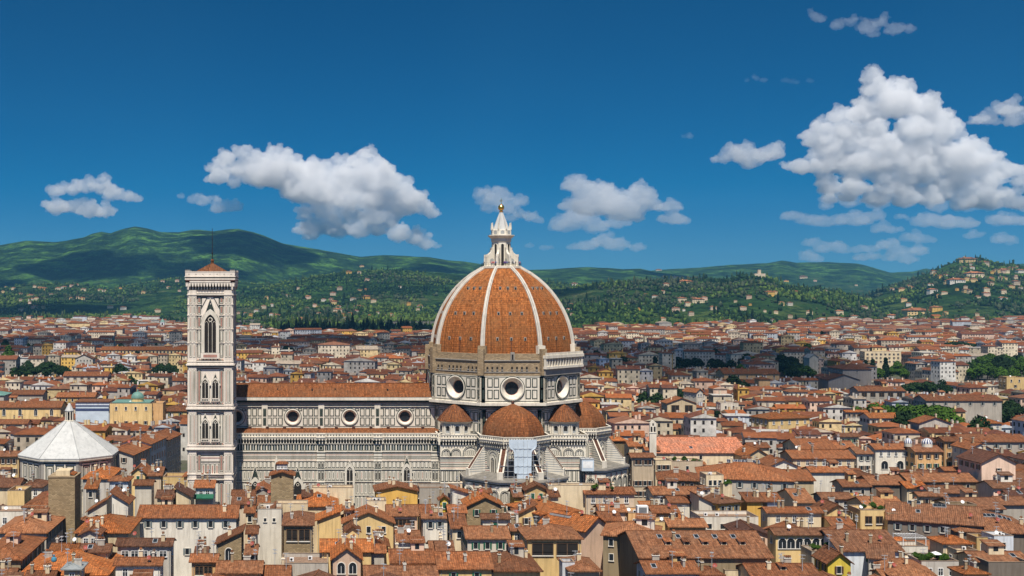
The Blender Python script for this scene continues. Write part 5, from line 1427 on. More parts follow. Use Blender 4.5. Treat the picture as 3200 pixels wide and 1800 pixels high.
 ('D', 620, 1990, 975, 1250, 1330, 'F', 'D', 'm', '', 'very long brown roof with small dormers and skylights at the bottom right of centre', dict(z=21)),
 ('D', 1985, 2590, 955, 1022, 1150, 'F', 'L', 'm', '6a2.0x2.6', 'yellow loggia with a row of round arches under a brown roof', dict(z=21.5)),
 ('D', 690, 1260, 1285, 1408, 1449, 'F', 'A', 'r', '2G', 'pale blue-grey house with a red roof and a green shutter at the bottom', dict(z=19.5)),  # bluish plaster puts the shade into the colour of a white wall
 ('D', 1230, 1500, 1335, 1425, 1449, 'H', 'C', 'r', '1d', 'small red hipped roof with white dish at the bottom right of centre', dict(z=18.5)),
 ('D', 1500, 1770, 1365, 1392, 1449, 'T', 'C', 'r', '1w', 'cream terrace wall between two red roofs at the bottom', dict(z=18)),
 ('D', 1760, 2450, 1310, 1460, 1480, 'F', 'C', 'r', '', 'broad red roof with a glazed dormer at the bottom right of centre', dict(z=18.5)),
 # right
 ('E', 1960, 2640, 15, 92, 190, 'F', 'G', 'r', '5y', 'very long roof over a dark arcaded wall in the upper right', dict(z=21)),
 ('E', 1760, 1955, 40, 85, 340, 'F', 'O', 'r', '2b,2b,2g', 'tall orange house with brown shutters and a balcony', dict(z=23)),
 ('E', 1465, 1765, 130, 190, 400, 'F', 'O', 'b', '3b,3g', 'light orange house with two rows of green shutters and washing', dict(z=21.5)),
 ('E', 1065, 1440, 110, 165, 390, 'F', 'W', 'r', '4w,2a2.6x3.2', 'white house with a balcony and two dark arches', dict(z=21.5)),
 ('E', 880, 1065, 145, 210, 380, 'F', 'W', 'm', '2y,2b', 'white house with blue-grey shutters left of the balcony house', dict(z=21)),
 ('E', 235, 885, 175, 258, 350, 'F', 'C', 'r', '7w', 'long cream house with seven windows under a wide brown roof', dict(z=20.5)),
 ('E', 300, 700, 60, 165, 200, 'F', 'C', 'r', '3d', 'higher red roof with small cream dormer behind the long cream house', dict(z=21)),
 ('E', 690, 900, 90, 160, 185, 'F', 'C', 'r', '2d', 'red roof behind the white house with blue-grey shutters', dict(z=21)),
 ('E', 700, 930, 5, 40, 90, 'F', 'C', 'b', '3g', 'cream attic with green shutters in the upper right', dict(z=21)),
 ('E', 2010, 2260, 110, 165, 350, 'G', 'W', 'r', '2w,0w', 'white gabled house with two arched windows right of the tall orange house', dict(z=22)),
 ('E', 2130, 2510, 215, 300, 490, 'G', 'P', 'd', '1b.9x.7', 'tall pink gable with a single small window at the right', dict(z=26, d=15)),
 ('E', -100, 480, 370, 480, 520, 'F', 'C', 'r', '', 'wide brown roof left below the long cream house', dict(z=19)),
 ('E', 420, 840, 340, 395, 430, 'F', 'W', 'r', '', 'brown roof edge with white terrace below the long cream house', dict(z=20)),
 ('E', 740, 1045, 470, 540, 600, 'F', 'G', 'r', '2d', 'red roof house with a metal flashing in the right middle', dict(z=19.5)),
 ('E', 1020, 1400, 430, 520, 600, 'F', 'K', 'm', '', 'red roof with green metal edges beside a glazed court', dict(z=20)),
 ('E', 1400, 2110, 405, 490, 550, 'F', 'D', 'm', '5d', 'long low brown roof at the foot of the tall pink gable', dict(z=20)),
 ('E', 1760, 2060, 345, 380, 420, 'F', 'G', 'r', '2g', 'small grey house with green windows left of the tall pink gable', dict(z=21)),
 ('E', 2250, 2640, 480, 555, 590, 'F', 'P', 'm', '', 'red roof over pink wall at the foot of the tall pink gable', dict(z=21)),
 ('E', 1620, 2030, 530, 605, 680, 'F', 'G', 'm', '2d', 'brown roof with a green awning in the right middle', dict(z=20)),
 ('E', 1380, 1610, 490, 555, 600, 'F', 'C', 'o', '', 'orange roof with a chimney beside the glazed court', dict(z=19.5)),
 ('E', 1500, 1810, 595, 635, 750, 'F', 'C', 'm', '2b', 'cream house with two brown shuttered windows in the right middle', dict(z=21)),
 ('E', 530, 865, 600, 662, 740, 'F', 'G', 'm', '3d', 'grey walled house with a dark loggia under a brown roof', dict(z=20)),
 ('E', 270, 480, 560, 700, 740, 'F', 'C', 'm', '', 'red roofs with white air conditioners in the right middle', dict(z=19)),
 ('E', 830, 1005, 615, 645, 720, 'T', 'Y', 'r', '', 'yellow terrace with a small parapet in the right middle', dict(z=19.5, d=6)),
 ('E', 545, 850, 725, 800, 930, 'G', 'L', 'r', '2d.5x.5', 'straw coloured gable wall with two tiny holes', dict(z=20.5, d=9)),
 ('E', 625, 880, 845, 930, 1000, 'F', 'L', 'r', '', 'red roof and glazed canopy below the straw coloured gable wall', dict(z=19)),
 ('E', 930, 1195, 760, 785, 960, 'T', 'L', 'k', '2l', 'straw coloured roof terrace house with a rail and dark openings', dict(z=21.5, d=8)),
 ('E', 1205, 1390, 795, 818, 980, 'T', 'L', 'k', '1d', 'straw coloured stair turret with one window on the great brown roof', dict(z=21, d=6)),
 ('E', 1000, 1420, 640, 780, 800, 'F', 'C', 'm', '', 'red roof rising left of the great brown roof', dict(z=20)),
 ('E', 1200, 2150, 700, 900, 1060, 'F', 'K', 'm', '6y', 'great brown roof with skylights running down to the right', dict(z=20, rot=-24, d=20)),
 ('E', 1880, 2760, 790, 1000, 1060, 'H', 'K', 'm', '', 'great hipped brown roof with glazed panes at the right edge', dict(z=18.5, rot=-12, d=24)),
 ('E', 1805, 2100, 700, 730, 830, 'T', 'D', 'k', '1b', 'dark stone stair block with a pale window on the brown roofs', dict(z=21.5, d=5)),
 ('E', 1870, 2390, 650, 765, 800, 'F', 'C', 'm', '', 'broad red roof above the dark stone stair block', dict(z=20)),
 ('E', 2330, 2640, 640, 720, 780, 'F', 'G', 'm', '', 'red roof over a grey wall at the right edge', dict(z=20.5)),
 ('E', 2420, 2640, 580, 640, 660, 'F', 'C', 'd', '', 'dark red roof at the right edge below the pink gable', dict(z=21.5)),
 ('E', 700, 1370, 970, 1185, 1340, 'F', 'A', 'm', '1g,0g', 'big plain brown tiled roof below the straw terrace house', dict(z=19.5)),
 ('E', 440, 760, 1170, 1200, 1320, 'T', 'G', 'r', '', 'planted roof terrace behind the bright yellow gable', dict(z=18.5, d=7)),
 ('E', 575, 860, 1205, 1300, 1390, 'G', 'V', 'r', '1b', 'bright lemon yellow gabled house in the lower right', dict(z=18.8, d=8)),
 ('E', 990, 1280, 1150, 1260, 1449, 'F', 'G', 'm', '4d', 'grey walled house with dark windows turned to the left in the lower right', dict(z=18.5, rot=-20, d=13)),
 ('E', 1210, 1720, 1240, 1440, 1449, 'H', 'C', 'm', '', 'red hipped roof with brown windows at the bottom right', dict(z=17.5, rot=-12)),
 ('E', 1545, 1920, 1270, 1300, 1349, 'T', 'G', 'r', '3w', 'planted roof garden terrace with parasol and white chairs', dict(z=18.5, d=9)),
 ('E', 1740, 2080, 1030, 1110, 1160, 'H', 'C', 'o', '', 'orange hipped roof behind the roof garden terrace', dict(z=19)),
 ('E', 1350, 1610, 1125, 1150, 1180, 'T', 'W', 'r', '', 'white roof terrace under the white pergola', dict(z=18.5, d=6)),
 ('E', 1900, 2110, 1165, 1190, 1330, 'T', 'C', 'k', '2w', 'cream terrace block with air conditioners at the lower right', dict(z=18, d=6)),
 ('E', 2275, 2470, 1020, 1045, 1200, 'T', 'A', 'k', '1d', 'pale blue-grey stair tower on the roofs at the lower right', dict(z=20, d=6)),
 ('E', 2100, 2225, 1040, 1060, 1170, 'T', 'L', 'k', '1d', 'straw coloured stair box left of the blue-grey stair tower', dict(z=19, d=5)),
 ('E', 2060, 2640, 1190, 1290, 1340, 'F', 'C', 'm', '', 'red roof below the blue-grey stair tower', dict(z=17.5)),
 ('E', 2220, 2640, 1290, 1310, 1449, 'T', 'K', 'k', '', 'dark metal terrace with railings in the lower right corner', dict(z=18, d=12)),
 ('E', 1950, 2235, 1335, 1415, 1449, 'H', 'C', 'o', '', 'small orange hipped roof at the bottom right', dict(z=18)),
 ('E', 1150, 1400, 1370, 1460, 1480, 'F', 'C', 'm', '', 'red roof corner at the bottom edge in the lower right', dict(z=16.5)),
 ('E', 0, 560, 1310, 1470, 1480, 'F', 'C', 'r', '', 'red roof behind the bright lemon yellow gable at the bottom', dict(z=18.2)),
 # farther landmarks
 ('M', -60, 620, 800, 875, 980, 'F', 'L', 'r', '4a1.6x3.4', 'long brown church nave with tall arched windows behind the baptistery', dict(z=21, name='church', d=16)),
 ('M', -60, 280, 985, 1040, 1090, 'F', 'B', 'r', '', 'low red roofed aisle in front of the long brown church', dict(z=16, d=10)),
 ('M', 0, 440, 700, 745, 800, 'F', 'G', 'r', '', 'long grey hall behind the brown church at the left', dict(z=20)),
 ('M', 760, 1100, 800, 830, 1040, 'T', 'A', 'r', '', 'palace wrapped in blue and white scaffold sheeting left of the bell tower', dict(z=24, d=16)),
 ('M', 1105, 1530, 810, 840, 1050, 'T', 'L', 'r', '4d,0d,4b', 'straw yellow palace with a green copper dome left of the bell tower', dict(z=25, d=18, name='palace')),
 ('M', 1530, 1640, 800, 835, 980, 'T', 'O', 'r', '', 'orange side wing of the palace with the green copper dome', dict(z=25, d=12)),
 ('M', 1640, 1890, 820, 910, 960, 'H', 'L', 'r', '2g', 'red hipped roof with straw wall just left of the bell tower', dict(z=20)),
 ('M', 970, 1060, 700, 760, 800, 'G', 'W', 'r', '2g', 'small white gable with two green shutters behind the wrapped palace', dict(z=22)),
 ('M', 560, 960, 725, 770, 800, 'F', 'L', 'r', '6d', 'red roofed house with a row of windows left of the wrapped palace', dict(z=20)),
 ('M', 630, 1090, 515, 560, 620, 'F', 'W', 'r', '6b', 'white gabled block with a long red roof left behind the wrapped palace', dict(z=21)),
 ('M', 1010, 1900, 265, 300, 330, 'F', 'L', 'o', '24d1.6x2.6', 'very long straw yellow building with an orange roof left of the bell tower', dict(z=20)),
 ('M', 750, 940, 345, 385, 440, 'G', 'G', 'b', '5d', 'pale grey gabled hall left of the bell tower', dict(z=22)),
 ('N', 1115, 1880, 650, 718, 800, 'F', 'O', 'r', '6d', 'long tan hall with a brown roof beside dark trees right of the dome', dict(z=20, name='hall')),
 ('N', 1580, 1755, 755, 790, 860, 'H', 'O', 'r', '', 'bright orange house with a small hipped roof right of the dome', dict(z=20)),
 ('N', 350, 770, 1040, 1110, 1250, 'G', 'C', 'r', '2l4x4', 'house with wide overhanging roof over dark loggias right of the east apse', dict(z=22, d=12)),
 ('N', 730, 870, 905, 960, 1110, 'G', 'W', 'r', '2w', 'tall white gable right of the east apse', dict(z=21, rot=20)),
 ('N', 1080, 1320, 1090, 1110, 1210, 'T', 'W', 'r', '2d', 'blank white block among small roofs right of the dome', dict(z=21, d=8)),
 ('N', 1640, 2360, 1245, 1310, 1440, 'H', 'L', 'o', '5w', 'straw walled house with a wide orange hipped roof in the right middle', dict(z=21, rot=16, d=14)),
 ('N', 1980, 2260, 915, 955, 1020, 'H', 'W', 'r', '4d', 'white loggia house with hipped roof in the right middle', dict(z=20)),
 ('N', 2260, 2400, 450, 500, 580, 'G', 'W', 'k', '', 'plain white gable wall far right of the dome', dict(z=22)),
 ('N', 340, 820, 205, 235, 285, 'T', 'L', 'r', '14d', 'long straw yellow modern building at the foot of the right hills', dict(z=24, d=14)),
 ('R', 135, 540, 560, 655, 880, 'H', 'H', 'd', '1d', 'tall plain grey church with a hipped red roof at the right', dict(z=25, name='church')),
 ('R', -60, 385, 730, 800, 940, 'G', 'H', 'd', '', 'lower grey church nave with a dark gable at the right', dict(z=17, d=20, name='church')),
 ('R', 345, 990, 885, 945, 1025, 'F', 'G', 'r', '5l3x3', 'red roof over a dark open loggia right of the grey church', dict(z=20)),
 ('R', 440, 925, 400, 425, 545, 'T', 'C', 'r', '8b,8b,8b', 'cream modern apartment block far right of the dome', dict(z=23, d=12)),
 ('R', 2340, 2576, 735, 765, 940, 'T', 'L', 'r', '2d,1b', 'straw yellow tower house below the park trees at the right edge', dict(z=24, d=10)),
 ('R', 170, 490, 1200, 1225, 1340, 'F', 'W', 'o', '4b,4b', 'white house with balconies under a flat orange roof before the ivy covered roof', dict(z=20)),
 ('R', 490, 940, 1235, 1305, 1370, 'F', 'W', 'o', '5b', 'bright orange roof right of the balcony house', dict(z=20)),
 ('R', 1150, 1610, 1300, 1375, 1449, 'G', 'G', 'r', '', 'wide grey gable with a pale edged roof in the upper right', dict(z=20, d=10)),
 ('R', 1985, 2290, 1320, 1375, 1449, 'H', 'W', 'o', '3w', 'white house with an orange hipped roof at the right', dict(z=20)),
 ('R', 1250, 2290, 1000, 1075, 1180, 'F', 'G', 'r', '6y', 'long red roof over a bluish wall in the right middle', dict(z=20)),
]
def build_named_houses():
    for row in TABLE:
        kw = row[11] if len(row) > 11 else {}
        house(*row[:11], **kw)
    # the shaded row along the square behind the baptistery
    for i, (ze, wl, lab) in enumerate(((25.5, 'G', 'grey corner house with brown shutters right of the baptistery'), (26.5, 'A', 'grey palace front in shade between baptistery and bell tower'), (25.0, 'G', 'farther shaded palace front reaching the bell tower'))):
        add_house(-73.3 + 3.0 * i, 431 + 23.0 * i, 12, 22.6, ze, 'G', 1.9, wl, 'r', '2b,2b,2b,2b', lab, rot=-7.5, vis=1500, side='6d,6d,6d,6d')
    # towers of rough stone
    t = tag(empty('stone_tower', (-71.0, 334, 0)), 'square brown stone tower beside the narrow street at the left', 'tower')
    mb = MB(); mb.prism([(-3.6, -4), (3.6, -4), (3.6, 4), (-3.6, 4)], -2, 32.6, M['stone']); mb.box(-3.75, 3.75, -4.15, 4.15, 32.6, 32.9, M['rough']); mb.build('masonry_shaft', t)
    mb = MB(); mb.box(-1.9, 2.0, -2.6, 2.2, 32.9, 34.3, WL['C']); mb.build('rooftop_hut', t)
    mb = MB(); mb.poly([(2.0, -2.9, 33.6), (3.2, -2.9, 33.2), (3.2, 2.2, 33.2), (2.0, 2.2, 33.6)][::1], RF['o']); mb.poly([(2.0, -2.9, 33.4), (2.0, 2.2, 33.4), (3.2, 2.2, 33.0), (3.2, -2.9, 33.0)], RF['o']); mb.poly([(2.0, -2.9, 33.4), (3.2, -2.9, 33.0), (3.2, -2.9, 33.2), (2.0, -2.9, 33.6)], RF['o']); mb.build('lean_to_roof', t)
    HOUSES.append(dict(cor=[(-74.8, 330), (-67, 330), (-67, 338), (-74.8, 338)], Y=330, px0=160, px1=262, ybot=1660, ze=33))
    t = tag(empty('stone_tower', (-11.8, 352, 0)), 'short stone tower with a red gabled roof in front of the cathedral', 'tower')
    mb = MB(); mb.prism([(-3.2, -3.2), (3.2, -3.2), (3.2, 3.2), (-3.2, 3.2)], -2, 30.6, M['stone']); mb.poly([(-3.2, -3.2, 30.6), (3.2, -3.2, 30.6), (0, -3.2, 31.5)], M['stone'])
    Face(mb, (-3.2, -3.2), (1, 0)).rect(2.5, 3.1, 29.6, 30.3, .03, M['void']); mb.build('masonry_shaft', t)
    mb = MB(); roof_solid(mb, 'G', 6.4, 6.4, 30.6, 1.0, RF['r']); mb.build('roof', t)
    mb = MB(); mb.box(-1.7, 1.5, 0, 2.4, 30.5, 33.2, WL['G']); mb.build('rooftop_hut', t)
    for x in (-1.1, -.1, .9): put('window', window_mesh('w', .6, .8), t, (x, 0, 31.9))
    mb = MB()
    rings = [[(-2.0, -.4, 33.2), (1.8, -.4, 33.2), (1.8, 2.7, 33.2), (-2.0, 2.7, 33.2)], [(-1.2, .8, 33.8), (1.0, .8, 33.8), (1.0, 1.5, 33.8), (-1.2, 1.5, 33.8)]]
    mb.loft(rings, RF['r'], cap0=True, cap1=True); mb.build('hut_roof', t)
    HOUSES.append(dict(cor=[(-15, 348), (-8.6, 348), (-8.6, 356), (-15, 356)], Y=348, px0=845, px1=925, ybot=1568, ze=31))
# ------------------------------------------------------------------ houses that fill the gaps and the far city
from mathutils.geometry import intersect_point_quad_2d
NTH = 'first second third fourth fifth sixth seventh eighth ninth tenth'.split()
def nth(c): return NTH[c] if c < 10 else f'{c + 1}' + ('st' if c % 10 == 0 and c != 10 else 'nd' if c % 10 == 1 and c != 11 else 'rd' if c % 10 == 2 and c != 12 else 'th')
ORD = ['nearest', 'second nearest', 'third nearest', 'fourth nearest', 'fifth nearest', 'sixth nearest', 'seventh nearest', 'eighth nearest', 'ninth nearest', 'tenth nearest']
RESERVED = [(-47, 114, 379, 452), (-46, -26, 384, 405), (-110, -66, 404, 447), (-68, -46, 380, 590), (-79.5, -74.8, 280, 404), (-74, 8, 384, 420)]
WNAME = {'W': 'white', 'C': 'cream', 'L': 'straw yellow', 'Y': 'ochre', 'P': 'pinkish', 'O': 'orange', 'G': 'grey', 'B': 'beige', 'D': 'brown', 'A': 'pale blue-grey'}
RNAME = {'r': 'red', 'o': 'orange', 'b': 'brown', 'm': 'mottled', 'd': 'dark red', 'p': 'salmon'}
ANCH = [('the bell tower', 660, 395), ('the baptistery', 217, 425), ('the great dome', 1566, 425), ('the east apse', 1860, 425), ('the salmon roofed hall', 2190, 480), ('the tall pink gable', 3130, 400), ('the grey church', 2680, 900),
        ('the long brown church', 100, 600), ('the balcony house', 2790, 470), ('the solar panels', 2280, 440), ('the ivy covered roof', 2800, 730), ('the tan hall', 2350, 950), ('the wrapped palace', 290, 600), ('the hipped loggia house', 1730, 300), ('the long white house', 585, 320)]
GRIDH = {}
def rect_corners(x, y, w, d, rot):
    c, s = math.cos(rot), math.sin(rot)
    return [(x + ux * w / 2 * c - uy * d / 2 * s, y + ux * w / 2 * s + uy * d / 2 * c) for ux, uy in ((-1, -1), (1, -1), (1, 1), (-1, 1))]
def sat(a, b):
    for P in (a, b):
        for i in range(4):
            nx, ny = P[(i + 1) % 4][1] - P[i][1], P[i][0] - P[(i + 1) % 4][0]
            pa = [nx * x + ny * y for x, y in a]; pb = [nx * x + ny * y for x, y in b]
            if max(pa) < min(pb) or max(pb) < min(pa): return False
    return True
def clear_height(cor, Y0):
    """how high a filling house may rise before it hides what a measured house shows behind it"""
    px = [PPX + F * x / y for x, y in cor]; a, b = min(px), max(px)
    top = 99.0
    for hh in HOUSES:
        if hh.get('fill') or hh['Y'] <= Y0: continue
        if hh['px1'] < a + 3 or hh['px0'] > b - 3: continue
        top = min(top, H - (hh['ybot'] - HZ) * Y0 / F)
    return top
TREES = [  # kind, number, columns, depths, heights, lowest row seen, label, group
 ('leafy', 30, 3015, 3260, 1090, 1340, 12, 17, 1196, 'bright green tree in the dense park at the right edge', 'park trees at the right edge'),
 ('dark', 10, 3005, 3200, 1100, 1340, 12, 16, 1196, 'dark green tree in the park at the right edge', 'park trees at the right edge'),
 ('leafy', 12, 2440, 2545, 1130, 1240, 11, 16, 1181, 'bright green tree left of the tall grey church', 'trees left of the grey church'),
 ('dark', 6, 2440, 2545, 1150, 1260, 12, 17, 1181, 'dark tree left of the tall grey church', 'trees left of the grey church'),
 ('dark', 11, 2115, 2300, 1240, 1300, 9, 14, 1152, 'dark tree in the row behind the tan hall', 'dark trees behind the tan hall'),
 ('leafy', 30, 2662, 2965, 662, 700, 16.5, 19.5, 1318, 'green tree in the level row behind the balcony house', 'level row of green trees'),
 ('leafy', 9, 2740, 2860, 1120, 1220, 9, 14, 1186, 'green garden tree right of the tall grey church', 'trees right of the grey church'),
 ('dark', 3, 3030, 3140, 690, 730, 16, 19, 1325, 'dark cedar right of the level tree row', 'dark cedars at the right'),
 ('dark', 3, 3150, 3200, 740, 780, 15, 18, 1300, 'dark tree right edge below the tower house', 'dark trees at the right edge'),
 ('dark', 2, 2000, 2060, 770, 800, 17, 20, 1262, 'grey green cedar right of the dome', 'cedars right of the dome'),
 ('leafy', 24, -60, 140, 1450, 1640, 11, 16, 1112, 'bright green tree in the park at the left edge', 'park trees at the left edge'),
 ('dark', 18, 15, 225, 1120, 1220, 10, 15, 1178, 'dark tree clumped behind the brown church at left', 'dark trees at the left'),
 ('dark', 8, 480, 560, 1130, 1230, 10, 15, 1168, 'dark tree left of the bell tower', 'dark trees left of the bell tower'),
 ('leafy', 7, 1990, 2060, 1600, 1680, 13, 17, 1098, 'green tree just right of the dome base', 'green trees right of the dome'),
 ('pine', 3, 2980, 3030, 1450, 1520, 19, 22, 1105, 'umbrella pine over the far roofs at right', 'umbrella pines at the right'),
 ('dark', 9, 2800, 2990, 930, 980, 10, 14, 1232, 'dark garden tree among roofs right of the church', 'garden trees right of the church')]
CLEARINGS = [(a - 8, b + 8, y0 - 4, y1 + 4) for k, n, a, b, y0, y1, *_ in TREES if n > 2] + [(880, 1345, 1960, 2600), (2715, 2785, 1120, 1160)]
def fill_city():
    for k, n, a, b, y0, y1, h0, h1, yb, *_ in TREES:
        HOUSES.append(dict(cor=[(0, -900), (1, -900), (1, -899), (0, -899)], Y=y0, px0=a, px1=b, ybot=yb))
    rnd = random.Random(77)
    autos, far = [], []
    Y = 252.0
    while Y < 3050:
        dep = rnd.uniform(11, 16) if Y < 950 else rnd.uniform(13, 22)
        x = (-260 - PPX) * Y / F
        xe = (3460 - PPX) * Y / F
        while x < xe:
            w = rnd.uniform(7, 17) if Y < 950 else rnd.choice((rnd.uniform(8, 15), rnd.uniform(8, 15), rnd.uniform(12, 34)))
            if Y > 1500: w *= 1.25
            X = x + w / 2; x += w + rnd.choice((.3, .3, .5, 1.0, 3.0))
            y = Y + (rnd.uniform(-2.5, 2.5) if Y < 430 else rnd.uniform(-.42, .42) * dep)
            px = PPX + F * X / y
            lim = np.interp(px, [-300, 0, 400, 700, 900, 1340, 1600, 2100, 2400, 2600, 3300], [2700, 2750, 2900, 2300, 1980, 1980, 2150, 2400, 2500, 2750, 2900])
            if y > lim * (1 + .04 * math.sin(px * .02)): continue
            if rnd.random() < (.03 if Y < 430 else .12): continue
            rot = rnd.gauss(0, 4) + (14 * math.sin(X / 170 + 1.3) * math.cos(Y / 260) if Y > 430 else 0)
            z = rnd.uniform(14.5, 20) if Y < 430 else rnd.gauss(17.2, 3.0) + (rnd.uniform(2, 9) if rnd.random() < .10 else 0)
            d = dep * rnd.uniform(.8, 1.0)
            cor = rect_corners(X, y + d / 2, w, d, RAD(rot))
            if any(cx > r[0] and cx < r[1] and cy > r[2] and cy < r[3] for r in RESERVED for cx, cy in cor + [(X, y + d / 2)]): continue
            if any(k[0] < px < k[1] and k[2] < y < k[3] for k in CLEARINGS): continue
            if Y < 1400:
                bad = False
                for hh in HOUSES:
                    if abs(hh['Y'] - y) > 45 or hh['cor'][0][1] < 0 or hh.get('fill'): continue
                    if sat(cor, hh['cor']): bad = True; break
                if bad: continue
                ch = clear_height(cor, y)
                rise = min(w, d) * .16
                if ch < 99: z = min(z, ch - rise - .2)
                if z < 6.5: continue
            far.append((X, y, w, d, z, rot))
        Y += dep + (rnd.choice((1.5, 2, 5)) if Y < 950 else rnd.choice((2, 4, 9)))
    n_named = len([1 for h in HOUSES if 'root' in h])
    far.sort(key=lambda t: t[1])
    quota = 294 - n_named
    near, rest = far[:quota], far[quota:]
    count = {}
    for X, y, w, d, z, rot in near:
        wall = rnd.choice('WWCCCLLPBGOA' if y > 360 else 'WCCLBGP'); roof = rnd.choice('rrrmmbod')
        kind = rnd.choice('FFHGG')
        lab_a = min(ANCH, key=lambda a: (PPX + F * X / y - a[1]) ** 2 / 4e4 + (y - a[2]) ** 2 / 3e3)
        dx, dy = PPX + F * X / y - lab_a[1], y - lab_a[2]
        rel = ('behind and right of' if dx > 60 else 'behind and left of' if dx < -60 else 'behind') if dy > 12 else ('in front and right of' if dx > 60 else 'in front and left of' if dx < -60 else 'in front of') if dy < -12 else ('right of' if dx > 0 else 'left of')
        kn = {'F': 'long roofed', 'H': 'hip roofed', 'G': 'gable fronted'}[kind]
        base = f"{WNAME[wall]} {kn} house, "
        key = (base, rel, lab_a[0]); c = count.get(key, 0); count[key] = c + 1
        lab = base + nth(c) + ' nearest ' + rel + ' ' + lab_a[0] if c else base + 'nearest ' + rel + ' ' + lab_a[0]
        h = add_house(X, y, w, d, z, kind, min(w, d) * .15 if kind != 'G' else w * .16, wall, roof, rnd.choice(('2d', '3b', '2g', '3w', '2y', '')), lab, rot, rnd, group='tile roofed houses of the old town', vis=0, detail=1)
        h['fill'] = True
    build_far(rest, rnd)

